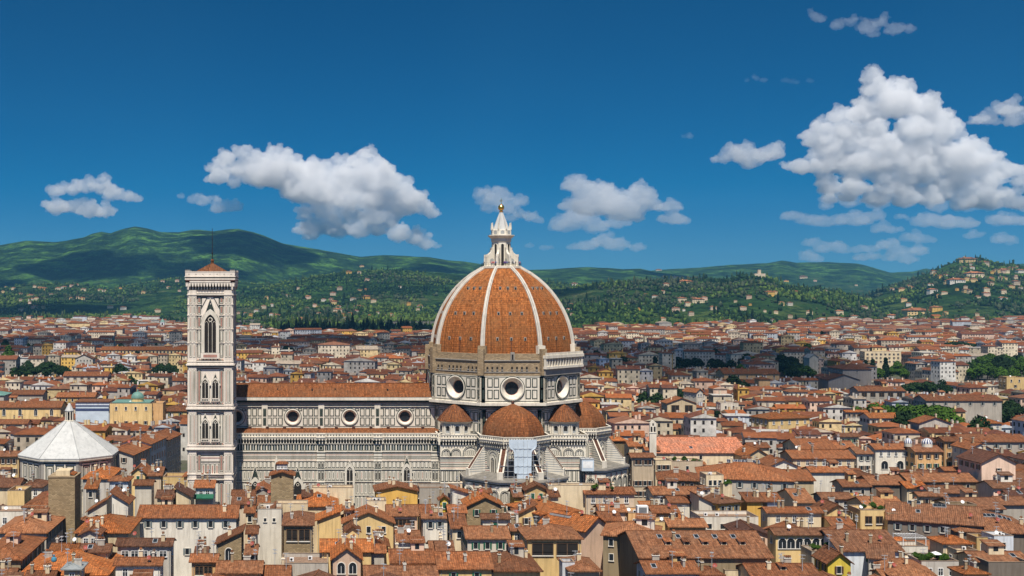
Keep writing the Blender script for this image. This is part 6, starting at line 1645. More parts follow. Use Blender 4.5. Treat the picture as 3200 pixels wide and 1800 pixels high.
def far_material(name, strip=False):
    t = NT(name, 0.92, 0.1)
    at_ = t.n('Attribute', attribute_name='tint')
    f = t.noise(t.pos(), .5 if strip else .25, 5, .7)
    col = t.mix(1.0, at_.outputs['Color'], t.ramp(f, [(.3, (.55, .55, .55)), (.5, (.95, .95, .95)), (.75, (1.3, 1.3, 1.3))]), 'MULTIPLY')
    t.color(col)
    return t.m
def build_far(rest, rnd):
    n = len(rest)
    A = np.array(rest)
    rs = np.random.RandomState(4)
    X, Yv, W, D, Z, R = A.T
    cy = Yv + D / 2; ang = np.radians(R)
    hip = rs.rand(n) < .30
    flat = rs.rand(n) < .06
    along = (rs.rand(n) < .45) | (W > D * 1.7)
    rise = np.minimum(W, D) * .16; rise[flat] = .15
    oh = .6
    def put_pts(lx, ly, z):
        c, s = np.cos(ang), np.sin(ang)
        return np.stack([X + lx * c - ly * s, cy + lx * s + ly * c, z], -1)
    hw, hd = W / 2, D / 2
    wb = [put_pts(sx * hw, sy * hd, np.zeros(n)) for sx, sy in ((-1, -1), (1, -1), (1, 1), (-1, 1))]
    wtp = [put_pts(sx * hw, sy * hd, Z) for sx, sy in ((-1, -1), (1, -1), (1, 1), (-1, 1))]
    ev = [put_pts(sx * (hw + oh), sy * (hd + oh), Z - .1) for sx, sy in ((-1, -1), (1, -1), (1, 1), (-1, 1))]
    inset = np.where(hip, np.minimum(W, D) / 2, 0)
    rx = np.where(along, hw + oh - inset, 0); ry = np.where(along, 0, hd + oh - inset)
    r0, r1 = put_pts(-rx, -ry, Z + rise), put_pts(rx, ry, Z + rise)
    m0 = (ev[3] + ev[0]) / 2; m1 = (ev[1] + ev[2]) / 2; m2 = (ev[0] + ev[1]) / 2; m3 = (ev[2] + ev[3]) / 2
    al = along[:, None]
    quads, mats, cols = [], [], []
    wallc = np.array([(.80, .77, .70), (.78, .67, .49), (.80, .62, .33), (.76, .47, .12), (.80, .58, .44), (.55, .51, .45), (.66, .70, .74), (.70, .60, .45), (.84, .80, .72)])[rs.choice(9, n, p=[.12, .24, .20, .06, .08, .12, .04, .12, .02])] * rs.uniform(.6, .98, (n, 1))
    roofc = np.array([(.200, .072, .032), (.155, .058, .030), (.120, .048, .030), (.270, .088, .032), (.19, .088, .052), (.32, .26, .20)])[rs.choice(6, n, p=[.32, .25, .2, .07, .12, .04])] * rs.uniform(.75, 1.12, (n, 1))
    roofc[flat] = (.42, .40, .37)
    def q(a, b, c, d, m, col, sel=None):
        Q = np.stack([a, b, c, d], 1)
        if sel is not None: Q, col = Q[sel], col[sel]
        quads.append(Q); mats.append(np.full(len(Q), m)); cols.append(col)
    for i in range(4): q(wb[i], wb[(i + 1) % 4], wtp[(i + 1) % 4], wtp[i], 0, wallc)
    q(ev[0], ev[1], np.where(al, r1, r0), r0, 1, roofc, along); q(ev[2], ev[3], r0, r1, 1, roofc, along)
    q(ev[1], ev[2], r1, r0, 1, roofc, ~along); q(ev[3], ev[0], r0, r1, 1, roofc, ~along)
    # ends: tiles when hipped, plaster when gabled
    for sel_h, m, col in ((hip, 1, roofc), (~hip, 0, wallc)):
        s1 = sel_h & along
        q(ev[1], m1, ev[2], r1, m, col, s1); q(ev[3], m0, ev[0], r0, m, col, s1)
        s2 = sel_h & ~along
        q(ev[0], m2, ev[1], r0, m, col, s2); q(ev[2], m3, ev[3], r1, m, col, s2)
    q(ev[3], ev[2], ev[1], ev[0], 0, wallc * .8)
    # windows and chimneys
    dark = np.full((n, 3), .035)
    near = Yv < 2100
    for row in range(4):
        zt = Z - 2.0 - 3.5 * row
        for fr, half, other in ((0, hw, hd), (1, hd, hw), (2, hd, hw)):
            cnt = np.maximum(1, (half * 2 / 3.2)).astype(int)
            for k in range(10):
                sel = near & (k < cnt) & (zt > 3) & (rs.rand(n) < .85)
                u = (k + .5 - cnt / 2) * (half * 2 / cnt); a = .55
                if fr == 0: f = lambda du, dz: put_pts(u + du, -other - .06, zt + dz)
                elif fr == 1: f = lambda du, dz: put_pts(other + .06, u + du, zt + dz)
                else: f = lambda du, dz: put_pts(-other - .06, u - du, zt + dz)
                q(f(-a, -.95), f(a, -.95), f(a, .75), f(-a, .75), 2, dark, sel)
    for k in range(2):
        cxo, cyo = rs.uniform(-.4, .4, n) * W, rs.uniform(-.3, .3, n) * D
        sel = (rs.rand(n) < .7) & (Yv < 1700)
        s, ht = .5, 1.6
        zb = Z + rise * .3
        c = [(-s, -s), (s, -s), (s, s), (-s, s)]
        for i in range(4):
            a, b = c[i], c[(i + 1) % 4]
            q(put_pts(cxo + a[0], cyo + a[1], zb), put_pts(cxo + b[0], cyo + b[1], zb), put_pts(cxo + b[0], cyo + b[1], zb + ht + .8), put_pts(cxo + a[0], cyo + a[1], zb + ht + .8), 0, wallc, sel)
        q(*[put_pts(cxo + a[0], cyo + a[1], zb + ht + .8) for a in c], 1, roofc, sel)
    Q = np.concatenate(quads); Mi = np.concatenate(mats); C = np.concatenate(cols)
    nq = len(Q)
    me = fast_mesh('distant_houses', Q.reshape(-1, 3), np.arange(nq * 4).reshape(nq, 4), [far_material('far_plaster'), far_material('far_tiles', True), M['void']], Mi)
    att = me.attributes.new('tint', 'FLOAT_COLOR', 'CORNER')
    att.data.foreach_set('color', np.repeat(np.concatenate([C, np.ones((nq, 1))], 1), 4, axis=0).astype('f').ravel())
    tag(put('distant_houses', me), 'tile roofed houses of the city out to the foot of the hills', 'houses', kind='stuff')

# ------------------------------------------------------------------ trees
def leaf_material(name, c, var=.6):
    t = NT(name, 0.8, 0.1)
    oi = t.n('ObjectInfo')
    f = t.noise(t.pos(), .55, 3, .7)
    col = t.ramp(f, [(.3, sc(c, .45)), (.5, c), (.72, sc((c[0] * 1.9, c[1] * 1.6, c[2] * 1.3), 1))])
    t.color(t.mix(.5, col, t.mix(oi.outputs['Random'], sc(c, .6), (c[0] * 1.5, c[1] * 1.45, c[2]))))
    return t.m
LEAF = {}
_tc = {}
def crown_mesh(kind, seed):
    key = (kind, seed)
    if key in _tc: return _tc[key]
    rs = np.random.RandomState(seed)
    if kind == 'cypress': lobes = [((0, 0, .12 + .78 * k / 7), (.11 + .05 * math.sin(math.pi * (k + 1) / 9)) * (1 if k < 5 else .65)) for k in range(8)]; nq = 1100
    elif kind == 'pine': lobes = [((.33 * math.cos(a), .33 * math.sin(a), .78 + .1 * rs.rand()), .2) for a in np.linspace(0, 6.3, 8)[:-1]] + [((0, 0, .86), .25)]; nq = 1300
    else: lobes = [((.30 * rs.uniform(.4, 1) * math.cos(a), .30 * rs.uniform(.4, 1) * math.sin(a), rs.uniform(.38, .72)), rs.uniform(.17, .25)) for a in rs.uniform(0, 6.3, 9)] + [((0, 0, .78), .22)]; nq = 1700
    P, S = [], []
    for _ in range(nq):
        (cx, cy, cz), r = lobes[rs.randint(len(lobes))]
        v = rs.normal(size=3); v /= np.linalg.norm(v); v[2] = abs(v[2]) * 1.0 if rs.rand() < .7 else v[2]
        rr = r * rs.uniform(.72, 1.06)
        P.append((cx + v[0] * rr, cy + v[1] * rr, cz + v[2] * rr * (1.0 if kind != 'pine' else .55))); S.append(v)
    P, S = np.array(P), np.array(S)
    t = rs.normal(size=P.shape); nrm = S + .5 * rs.normal(size=P.shape); nrm /= np.linalg.norm(nrm, axis=1)[:, None]
    a = np.cross(nrm, t); a /= np.linalg.norm(a, axis=1)[:, None]; b = np.cross(nrm, a)
    s = rs.uniform(.022, .046, (nq, 1))
    Q = np.stack([P - a * s - b * s, P + a * s - b * s * .7, P + a * s + b * s, P - a * s * .6 + b * s], 1)
    # dark inner mass so that the sky shows only through the edge
    me = fast_mesh('crown', Q.reshape(-1, 3), np.arange(nq * 4).reshape(nq, 4), [LEAF[kind]])
    _tc[key] = me; return me
def trunk_mesh(kind):
    if ('t', kind) in _tc: return _tc[('t', kind)]
    mb = MB(); top = {'pine': .8, 'cypress': .3}.get(kind, .6)
    mb.tube((0, 0, -.06), (.01, 0, top), .028, M['wood'], 7, .012)
    if kind != 'cypress':
        for k in range(6): a = k * 1.05; mb.tube((0, 0, top * .62 + .03 * k), (.26 * math.cos(a), .26 * math.sin(a), top * .85 + .03 * k), .012, M['wood'], 5, .005)
    _tc[('t', kind)] = mb.mesh('trunk'); return _tc[('t', kind)]
def tree(kind, X, Y, h, wid, label, group, seed, z=0):
    t = tag(empty('tree' if kind != 'cypress' else 'cypress_tree', (X, Y, z), seed * 1.7), label, 'tree', group)
    t.scale = (h * wid, h * wid, h)
    put('trunk', trunk_mesh(kind), t); put('crown', crown_mesh(kind, seed % 4), t)
    return t
def plant_trees():
    LEAF['leafy'] = leaf_material('leafy_foliage', (.040, .085, .012))
    LEAF['dark'] = leaf_material('dark_foliage', (.014, .032, .011))
    LEAF['cypress'] = leaf_material('cypress_foliage', (.009, .022, .009))
    LEAF['pine'] = leaf_material('pine_foliage', (.014, .032, .011))
    rnd = random.Random(9)
    for kind, n, a, b, y0, y1, h0, h1, yb, lab, grp in TREES:
        for i in range(n):
            Y = rnd.uniform(y0, y1); px = a + (b - a) * (i + rnd.uniform(.1, .9)) / n
            tree(kind, (px - PPX) * Y / F, Y, rnd.uniform(h0, h1), rnd.uniform(.95, 1.3), lab + ', ' + nth(i) + ' from the left', grp, rnd.randrange(40))
    for i in range(90):
        Y = rnd.uniform(560, 1900); px = rnd.uniform(0, 3200)
        if 560 < px < 760 or 1340 < px < 1830 or (px < 2000 and Y < 620): continue
        k = rnd.choice(('dark', 'dark', 'leafy', 'cypress'))
        hh = rnd.uniform(17, 24)
        side = 'left of the bell tower' if px < 600 else 'between bell tower and dome' if px < 1400 else 'right of the dome' if px < 2500 else 'far right of the dome'
        tree(k, (px - PPX) * Y / F, Y, hh, rnd.uniform(.7, 1.0), ('dark cypress' if k == 'cypress' else 'dark garden tree' if k == 'dark' else 'green garden tree') + ' rising among the roofs ' + side, 'garden trees among the city roofs', rnd.randrange(40))
    for px, Y, h, lab in ((2727, 1140, 20, 'left of two tall dark cypresses beside the grey church'), (2768, 1145, 21, 'right of two tall dark cypresses beside the grey church'), (428, 1300, 20, 'lone dark conifer before the long orange roof left of the bell tower')):
        tree('cypress', (px - PPX) * Y / F, Y, h, .9, lab, None, int(px))

# ------------------------------------------------------------------ hillside: woods and villas
def ico(sub=1):
    import bmesh
    bm = bmesh.new(); bmesh.ops.create_icosphere(bm, subdivisions=sub, radius=1)
    v = np.array([x.co[:] for x in bm.verts]); f = np.array([[x.index for x in p.verts] for p in bm.faces]); bm.free()
    return v, f
def woods():
    rs = np.random.RandomState(12)
    V0, F0 = ico(1)
    P = []
    N = 90000
    Y = rs.uniform(2150 ** .5, 6200 ** .5, N) ** 2
    px = rs.uniform(-60, 3260, N)
    X = (px - PPX) * Y / F
    dens = fbm(X / 210.0, Y / 300.0, 4, 51) + .35 * fbm(X / 60.0, Y / 60.0, 2, 52)
    keep = dens > np.where(px > 1900, -.06, -.01) - .10 * (fbm(X / 700.0, Y / 900.0, 2, 77) > 0)
    Z = terrain(X, Y)
    keep &= (Z > 4) | (Y > 2700)
    X, Y, Z = X[keep][:38000], Y[keep][:38000], Z[keep][:38000]
    # the dense dark wood at the city edge behind the nave
    n2 = 1500
    Y2 = rs.uniform(1990, 2650, n2); px2 = rs.uniform(885, 1345, n2) if True else 0
    px2 = 885 + 460 * rs.rand(n2); X2 = (px2 - PPX) * Y2 / F
    lim = np.interp(px2, [880, 1000, 1150, 1345], [2080, 2000, 1990, 2040]); ok = Y2 > lim
    X2, Y2 = X2[ok], Y2[ok]; Z2 = terrain(X2, Y2)
    # hedgerow trees along the city edge
    n3 = 4200; px3 = rs.uniform(-40, 3240, n3)
    Y3 = np.interp(px3, [-300, 0, 400, 700, 900, 1340, 1600, 2100, 2400, 2600, 3300], [2700, 2750, 2900, 2300, 1980, 1980, 2150, 2400, 2500, 2750, 2900]) + rs.exponential(190, n3) - 60
    X3 = (px3 - PPX) * Y3 / F; Z3 = terrain(X3, Y3)
    for nm, lab, X, Y, Z, s0, s1, mat in (('woodland', 'scattered woodland on the slopes below the hills', np.concatenate([X, X3]), np.concatenate([Y, Y3]), np.concatenate([Z, Z3]), 2.4, 7.0, 'w'), ('dark_wood', 'dense dark wood at the city edge left of the dome', X2, Y2, Z2, 5.0, 8.5, 'd')):
        n = len(X)
        s = (s0 + (s1 - s0) * rs.rand(n) ** 2.0) * rs.uniform(.7, 1.15, n)
        tall = np.where(rs.rand(n) < .16, 2.3, rs.uniform(.9, 1.35, n)); slim = np.where(tall > 2, .5, 1.0)
        jit = 1 + .28 * rs.normal(size=(n, len(V0), 1)).clip(-1.5, 1.5)
        V = V0[None] * jit * np.stack([s * slim, s * slim, s * tall], -1)[:, None, :]
        V = V + np.stack([X, Y, Z + s * tall * .75], -1)[:, None, :]
        Fa = (F0[None] + (np.arange(n) * len(V0))[:, None, None]).reshape(-1, 3)
        t = NT(nm + '_foliage', .9, .05)
        a = t.n('Attribute', attribute_name='tint'); f = t.noise(t.pos(), .16, 3, .7)
        t.color(t.mix(1.0, a.outputs['Color'], t.ramp(f, [(.3, (.5, .5, .5)), (.5, (1, 1, 1)), (.7, (1.5, 1.4, 1.2))]), 'MULTIPLY'))
        me = fast_mesh(nm, V.reshape(-1, 3), Fa, [t.m])
        base = np.array([(.012, .028, .009), (.024, .050, .012), (.044, .080, .016), (.072, .112, .022)] if mat == 'w' else [(.010, .024, .012), (.014, .032, .013), (.018, .036, .016), (.012, .028, .013)])
        patch = np.clip(fbm(X / 230.0, Y / 330.0, 3, 91) * 2.2 + .5 + .25 * rs.normal(size=n), 0, .999)
        c = base[(patch * 4).astype(int)] * np.where(tall > 2, .5, 1.0)[:, None] * rs.uniform(.75, 1.25, (n, 1))
        olive = (fbm(X / 300.0, Y / 300.0, 2, 55) > .10) & (rs.rand(n) < .6) & (mat == 'w')
        c[olive] = np.array((.052, .066, .034)) * rs.uniform(.7, 1.1, (int(olive.sum()), 1))
        att = me.attributes.new('tint', 'FLOAT_COLOR', 'POINT')
        att.data.foreach_set('color', np.repeat(np.concatenate([c, np.ones((n, 1))], 1), len(V0), axis=0).astype('f').ravel())
        tag(put(nm, me), lab, 'woodland', kind='stuff')
def hill_hit(px, py):
    Ys = np.linspace(2000, 11000, 1800)
    z = terrain((px - PPX) * Ys / F, Ys)
    scr = HZ - (z - H) * F / Ys
    k = np.argmax(scr <= py)
    if scr[k] > py: k = int(np.argmin(scr))
    return (px - PPX) * Ys[k] / F, Ys[k], z[k]
VILLAS4 = [(285, 478, 60), (430, 470, 40), (480, 460, 30), (515, 455, 30), (560, 485, 35), (670, 487, 35), (700, 492, 28), (205, 530, 45), (480, 546, 30), (552, 545, 40), (520, 538, 25), (235, 602, 50), (290, 605, 30), (740, 602, 40), (90, 480, 30), (40, 470, 25), (20, 500, 22), (345, 520, 26), (1090, 430, 32), (1190, 425, 28), (1130, 470, 26), (1205, 490, 22), (2000, 475, 22), (2280, 478, 36), (2450, 490, 40), (2240, 575, 62), (2370, 550, 40), (2460, 540, 60), (2505, 562, 36), (2405, 605, 60), (2265, 632, 60), (1855, 665, 50), (1680, 675, 30), (2030, 692, 60), (2240, 682, 26), (2320, 690, 26), (2428, 325, 30), (2340, 370, 40), (2460, 418, 40), (2410, 372, 26), (1960, 600, 26), (2130, 600, 22), (2190, 700, 40), (1600, 640, 22), (720, 660, 30), (640, 690, 40)]
VILLAS5 = [(125, 308, 40), (165, 350, 30), (240, 362, 60), (300, 396, 90), (980, 380, 32), (1095, 357, 50), (1175, 380, 22), (1450, 410, 18), (150, 460, 32), (100, 495, 40), (40, 482, 32), (280, 515, 60), (390, 522, 80), (730, 497, 36), (870, 475, 60), (905, 468, 36), (1025, 462, 60), (1242, 455, 26), (240, 582, 52), (320, 545, 40), (490, 570, 44), (690, 577, 44), (430, 688, 34), (700, 714, 120), (1335, 602, 50), (1500, 567, 50), (1690, 440, 30), (1760, 442, 50), (1800, 420, 34), (1768, 516, 40), (1800, 546, 34), (1960, 456, 60), (2040, 465, 40), (2185, 455, 44), (2320, 476, 50), (2430, 506, 60), (2490, 428, 40), (2520, 402, 50), (2240, 346, 110), (2120, 387, 100), (2240, 382, 50), (2345, 372, 50), (2440, 372, 40), (2440, 322, 70), (2490, 302, 52), (2552, 322, 60), (1850, 602, 150), (1985, 580, 70), (1690, 627, 70), (1930, 657, 60), (2050, 602, 30), (2430, 637, 32), (150, 642, 34), (1080, 652, 44), (2195, 250, 110), (2305, 266, 60), (560, 640, 22), (640, 520, 22), (1440, 630, 50), (1330, 690, 30)]
def villas():
    rnd = random.Random(21)
    used = {}; made = []; objs = []
    meshes = {}
    cols = {'cream': WL['C'], 'ochre': WL['Y'], 'white': WL['W'], 'yellow': WL['L'], 'pinkish': WL['P'], 'beige': WL['B']}
    def vm(col, asp):
        k = (col, asp)
        if k not in meshes:
            mb = MB(); w, d, h = 1.0, .55, asp
            mb.box(-w / 2, w / 2, -d / 2, d / 2, -.5, h, cols[col])
            f = Face(mb, (-w / 2, -d / 2), (1, 0))
            n = 7
            for i in range(n):
                for r in range(2): f.rect((i + .32) / n, (i + .68) / n, h * (.2 + .42 * r), h * (.42 + .42 * r), .004, M['void'])
            a, b, t = w / 2 + .04, d / 2 + .04, h
            e = [(-a, -b, t), (a, -b, t), (a, b, t), (-a, b, t)]; r0, r1 = (-a + b, 0, t + b * .36), (a - b, 0, t + b * .36)
            for p in ([e[0], e[1], r1, r0], [e[1], e[2], r1], [e[2], e[3], r0, r1], [e[3], e[0], r0]): mb.poly(p, RF['r'])
            mb.poly(e[::-1], cols[col])
            mb.box(-.2, -.14, .0, .06, t, t + b * .5, cols[col])
            meshes[k] = mb.mesh('villa')
        return meshes[k]
    for lst, ox, oy in ((VILLAS4, 0, 680), (VILLAS5, 2000, 700)):
        for x, y, w in lst:
            px, py = ox + x * .4658, oy + y * .4658 + 3
            X, Y, Z = hill_hit(px, py)
            col = rnd.choice(['cream', 'cream', 'ochre', 'white', 'white', 'yellow', 'yellow', 'pinkish', 'beige'])
            wid = max(9, w * .4658 * Y / F)
            asp = min(.62, 8.5 / wid * rnd.uniform(.85, 1.3)) if wid < 40 else .24
            side = 'left of the bell tower' if px < 590 else 'left of the dome' if px < 1350 else 'right of the dome' if px < 2500 else 'far at right'
            lvl = 'on the upper slope' if py < 870 else 'on the lower slope' if py > 960 else 'on the middle slope'
            size = 'long ' if w > 75 else 'small ' if w < 36 else ''
            lab = f"{size}{col} villa {lvl} {side}"
            k = used.get(lab, 0); used[lab] = k + 1
            made.append((lab, px))
            o = put('villa', vm(col, round(asp, 1)), None, (X, Y, Z), RAD(rnd.uniform(-14, 14)))
            o.scale = (wid, wid, wid)
            tag(o, lab, 'villa', 'villas scattered over the hills'); objs.append(o)
    for i in range(120):
        a, b, c, d = rnd.choice(((0, 560, 885, 985), (740, 1330, 890, 1000), (740, 1330, 940, 1000), (1480, 2600, 880, 1010), (1480, 2600, 940, 1015), (2720, 3200, 850, 1010), (2900, 3200, 830, 930)))
        px, py = rnd.uniform(a, b), rnd.uniform(c, d)
        X, Y, Z = hill_hit(px, py)
        if Y > 7500: continue
        col = rnd.choice(['cream', 'cream', 'ochre', 'white', 'white', 'yellow', 'pinkish', 'beige'])
        wid = rnd.uniform(10, 24) * Y / 4500
        lvl = 'on the upper slope' if py < 870 else 'on the lower slope' if py > 960 else 'on the middle slope'
        side = 'left of the bell tower' if px < 590 else 'left of the dome' if px < 1350 else 'right of the dome' if px < 2500 else 'far at right'
        lab = f"tiny {col} villa {lvl} {side}"
        made.append((lab, px))
        o = put('villa', vm(col, round(min(.6, 8.5 / wid), 1)), None, (X, Y, Z + 1), RAD(rnd.uniform(-25, 25))); o.scale = (wid, wid, wid)
        tag(o, lab, 'villa', 'villas scattered over the hills'); objs.append(o)
    for lab in set(l for l, _ in made):
        same = sorted((px, i) for i, (l, px) in enumerate(made) if l == lab)
        if len(same) > 1:
            for k, (px, i) in enumerate(same): objs[i]['label'] = lab + ', ' + nth(k) + ' from the left'
    # the castle on its knoll, the hilltop monastery, two church towers at the city edge
    X, Y, Z = hill_hit(2373, 866)
    t = tag(empty('castle', (X, Y, Z)), 'small castle with a square tower on a wooded knoll', 'castle')
    mb = MB(); mb.box(-20, 18, -9, 9, -8, 12, WL['B']); mb.build('wall', t)
    mb = MB(); mb.box(-6, 4, -5, 5, 12, 24, WL['B']); 
    for k in range(3): mb.box(-6 + k * 4, -4 + k * 4, -5, 5, 24, 25.5, WL['B'])
    mb.build('keep', t)
    for px, py, h, w in ((508, 1052, 26, 7), (541, 1048, 22, 4)):
        X, Y = (px - PPX) * 2300 / F, 2300
        t = tag(empty('church_tower', (X, Y, 0)), ('pale green' if w == 7 else 'slim pale') + ' church tower at the far city edge on the left', 'tower')
        mb = MB(); mb.box(-w / 2, w / 2, -w / 2, w / 2, 0, h, WL['A' if w == 7 else 'C']); Face(mb, (-w / 2, -w / 2), (1, 0)).rect(w * .3, w * .7, h - 6, h - 2, .1, M['void']); mb.build('wall', t)
        mb = MB(); mb.loft([[(-w / 2 - .3, -w / 2 - .3, h), (w / 2 + .3, -w / 2 - .3, h), (w / 2 + .3, w / 2 + .3, h), (-w / 2 - .3, w / 2 + .3, h)], [(-.1, -.1, h + 7), (.1, -.1, h + 7), (.1, .1, h + 7), (-.1, .1, h + 7)]], M['copper'] if w == 7 else RF['r'], cap1=True); mb.build('spire', t)

def haze():
    mb = MB()
    mb.box(-13900, 18900, -2400, 16400, -3, 640, None, bottom=True)
    m = bpy.data.materials.new('haze_air'); m.use_nodes = True
    nt = m.node_tree; nt.nodes.clear()
    out = nt.nodes.new('ShaderNodeOutputMaterial'); v = nt.nodes.new('ShaderNodeVolumePrincipled')
    v.inputs['Color'].default_value = (.17, .52, .86, 1); v.inputs['Density'].default_value = HAZE_DENSITY; v.inputs['Anisotropy'].default_value = 0.1
    nt.links.new(v.outputs[0], out.inputs['Volume'])
    mb.mats = [m]
    tag(mb.build('haze'), 'thin blue haze over the city and the hills', 'haze', kind='stuff')
HAZE_DENSITY = 3.7e-5
# ------------------------------------------------------------------ clouds
def cloud_material(name, density, col=(.97, .975, .985)):
    m = bpy.data.materials.new(name); m.use_nodes = True
    nt = m.node_tree; nt.nodes.clear()
    out = nt.nodes.new('ShaderNodeOutputMaterial'); v = nt.nodes.new('ShaderNodeVolumePrincipled')
    v.inputs['Color'].default_value = (*col, 1); v.inputs['Density'].default_value = density; v.inputs['Anisotropy'].default_value = CLOUD_G
    nt.links.new(v.outputs[0], out.inputs['Volume'])
    return m
CLOUD_G = 0.0
def cloud_mesh(name, blobs, voxel, seed, amp, mat, flat=.45, wide=1.0):
    """blobs: (x, y, z, r) in metres; grown with smaller billows, fused, then roughened"""
    rs = np.random.RandomState(seed)
    allb = []
    def bud(x, y, z, r, lev):
        allb.append((x, y, z, r))
        if lev == 0 or r < voxel * 1.6: return
        for _ in range(10 if lev == 2 else 7):
            v = rs.normal(size=3); v /= np.linalg.norm(v)
            if v[2] < 0: v[2] *= .35
            k = rs.uniform(.26, .55)
            bud(x + v[0] * r * .9, y + v[1] * r * .9, z + v[2] * r * .9 * (1 if v[2] > 0 else flat), r * k, lev - 1)
    for x, y, z, r in blobs: bud(x, y, z, r, 2)
    B = np.array(allb)
    V0, F0 = ico(1)
    n = len(B)
    Vs = np.repeat(V0[None], n, 0) * B[:, 3][:, None, None]
    Vs[..., 0] *= wide
    Vs[..., 2] = np.where(Vs[..., 2] < 0, Vs[..., 2] * flat, Vs[..., 2] * .95)
    V = Vs + B[:, None, :3]
    c = V.reshape(-1, 3).mean(0)
    me = fast_mesh(name, (V - c).reshape(-1, 3), (F0[None] + (np.arange(n) * len(V0))[:, None, None]).reshape(-1, 3), [mat])
    o = put(name, me, None, tuple(c))
    rm = o.modifiers.new('fuse', 'REMESH'); rm.mode = 'VOXEL'; rm.voxel_size = voxel; rm.use_smooth_shade = True
    for i, (size, st) in enumerate(((voxel * 17, amp * 1.0), (voxel * 8, amp * .5))):
        tx = bpy.data.textures.new('billow', 'CLOUDS'); tx.noise_scale = size; tx.noise_depth = 2; tx.noise_basis = 'ORIGINAL_PERLIN'
        d = o.modifiers.new('billow', 'DISPLACE'); d.texture = tx; d.strength = st; d.mid_level = .5; d.texture_coords = 'LOCAL'
    rm = o.modifiers.new('fuse', 'REMESH'); rm.mode = 'VOXEL'; rm.voxel_size = voxel * .8; rm.use_smooth_shade = True
    for size, st in ((voxel * 5, amp * .42), (voxel * 2.2, amp * .40)):
        tx = bpy.data.textures.new('billow', 'CLOUDS'); tx.noise_scale = size; tx.noise_depth = 3; tx.noise_basis = 'ORIGINAL_PERLIN'
        d = o.modifiers.new('billow', 'DISPLACE'); d.texture = tx; d.strength = st; d.mid_level = .5; d.texture_coords = 'LOCAL'
    return o
S7 = lambda l: [(x * .6211, 350 + y * .6211, r * .6211) for x, y, r in l]
S6 = lambda l: [(2000 + x * .5865, y * .5865, r * .5865) for x, y, r in l]
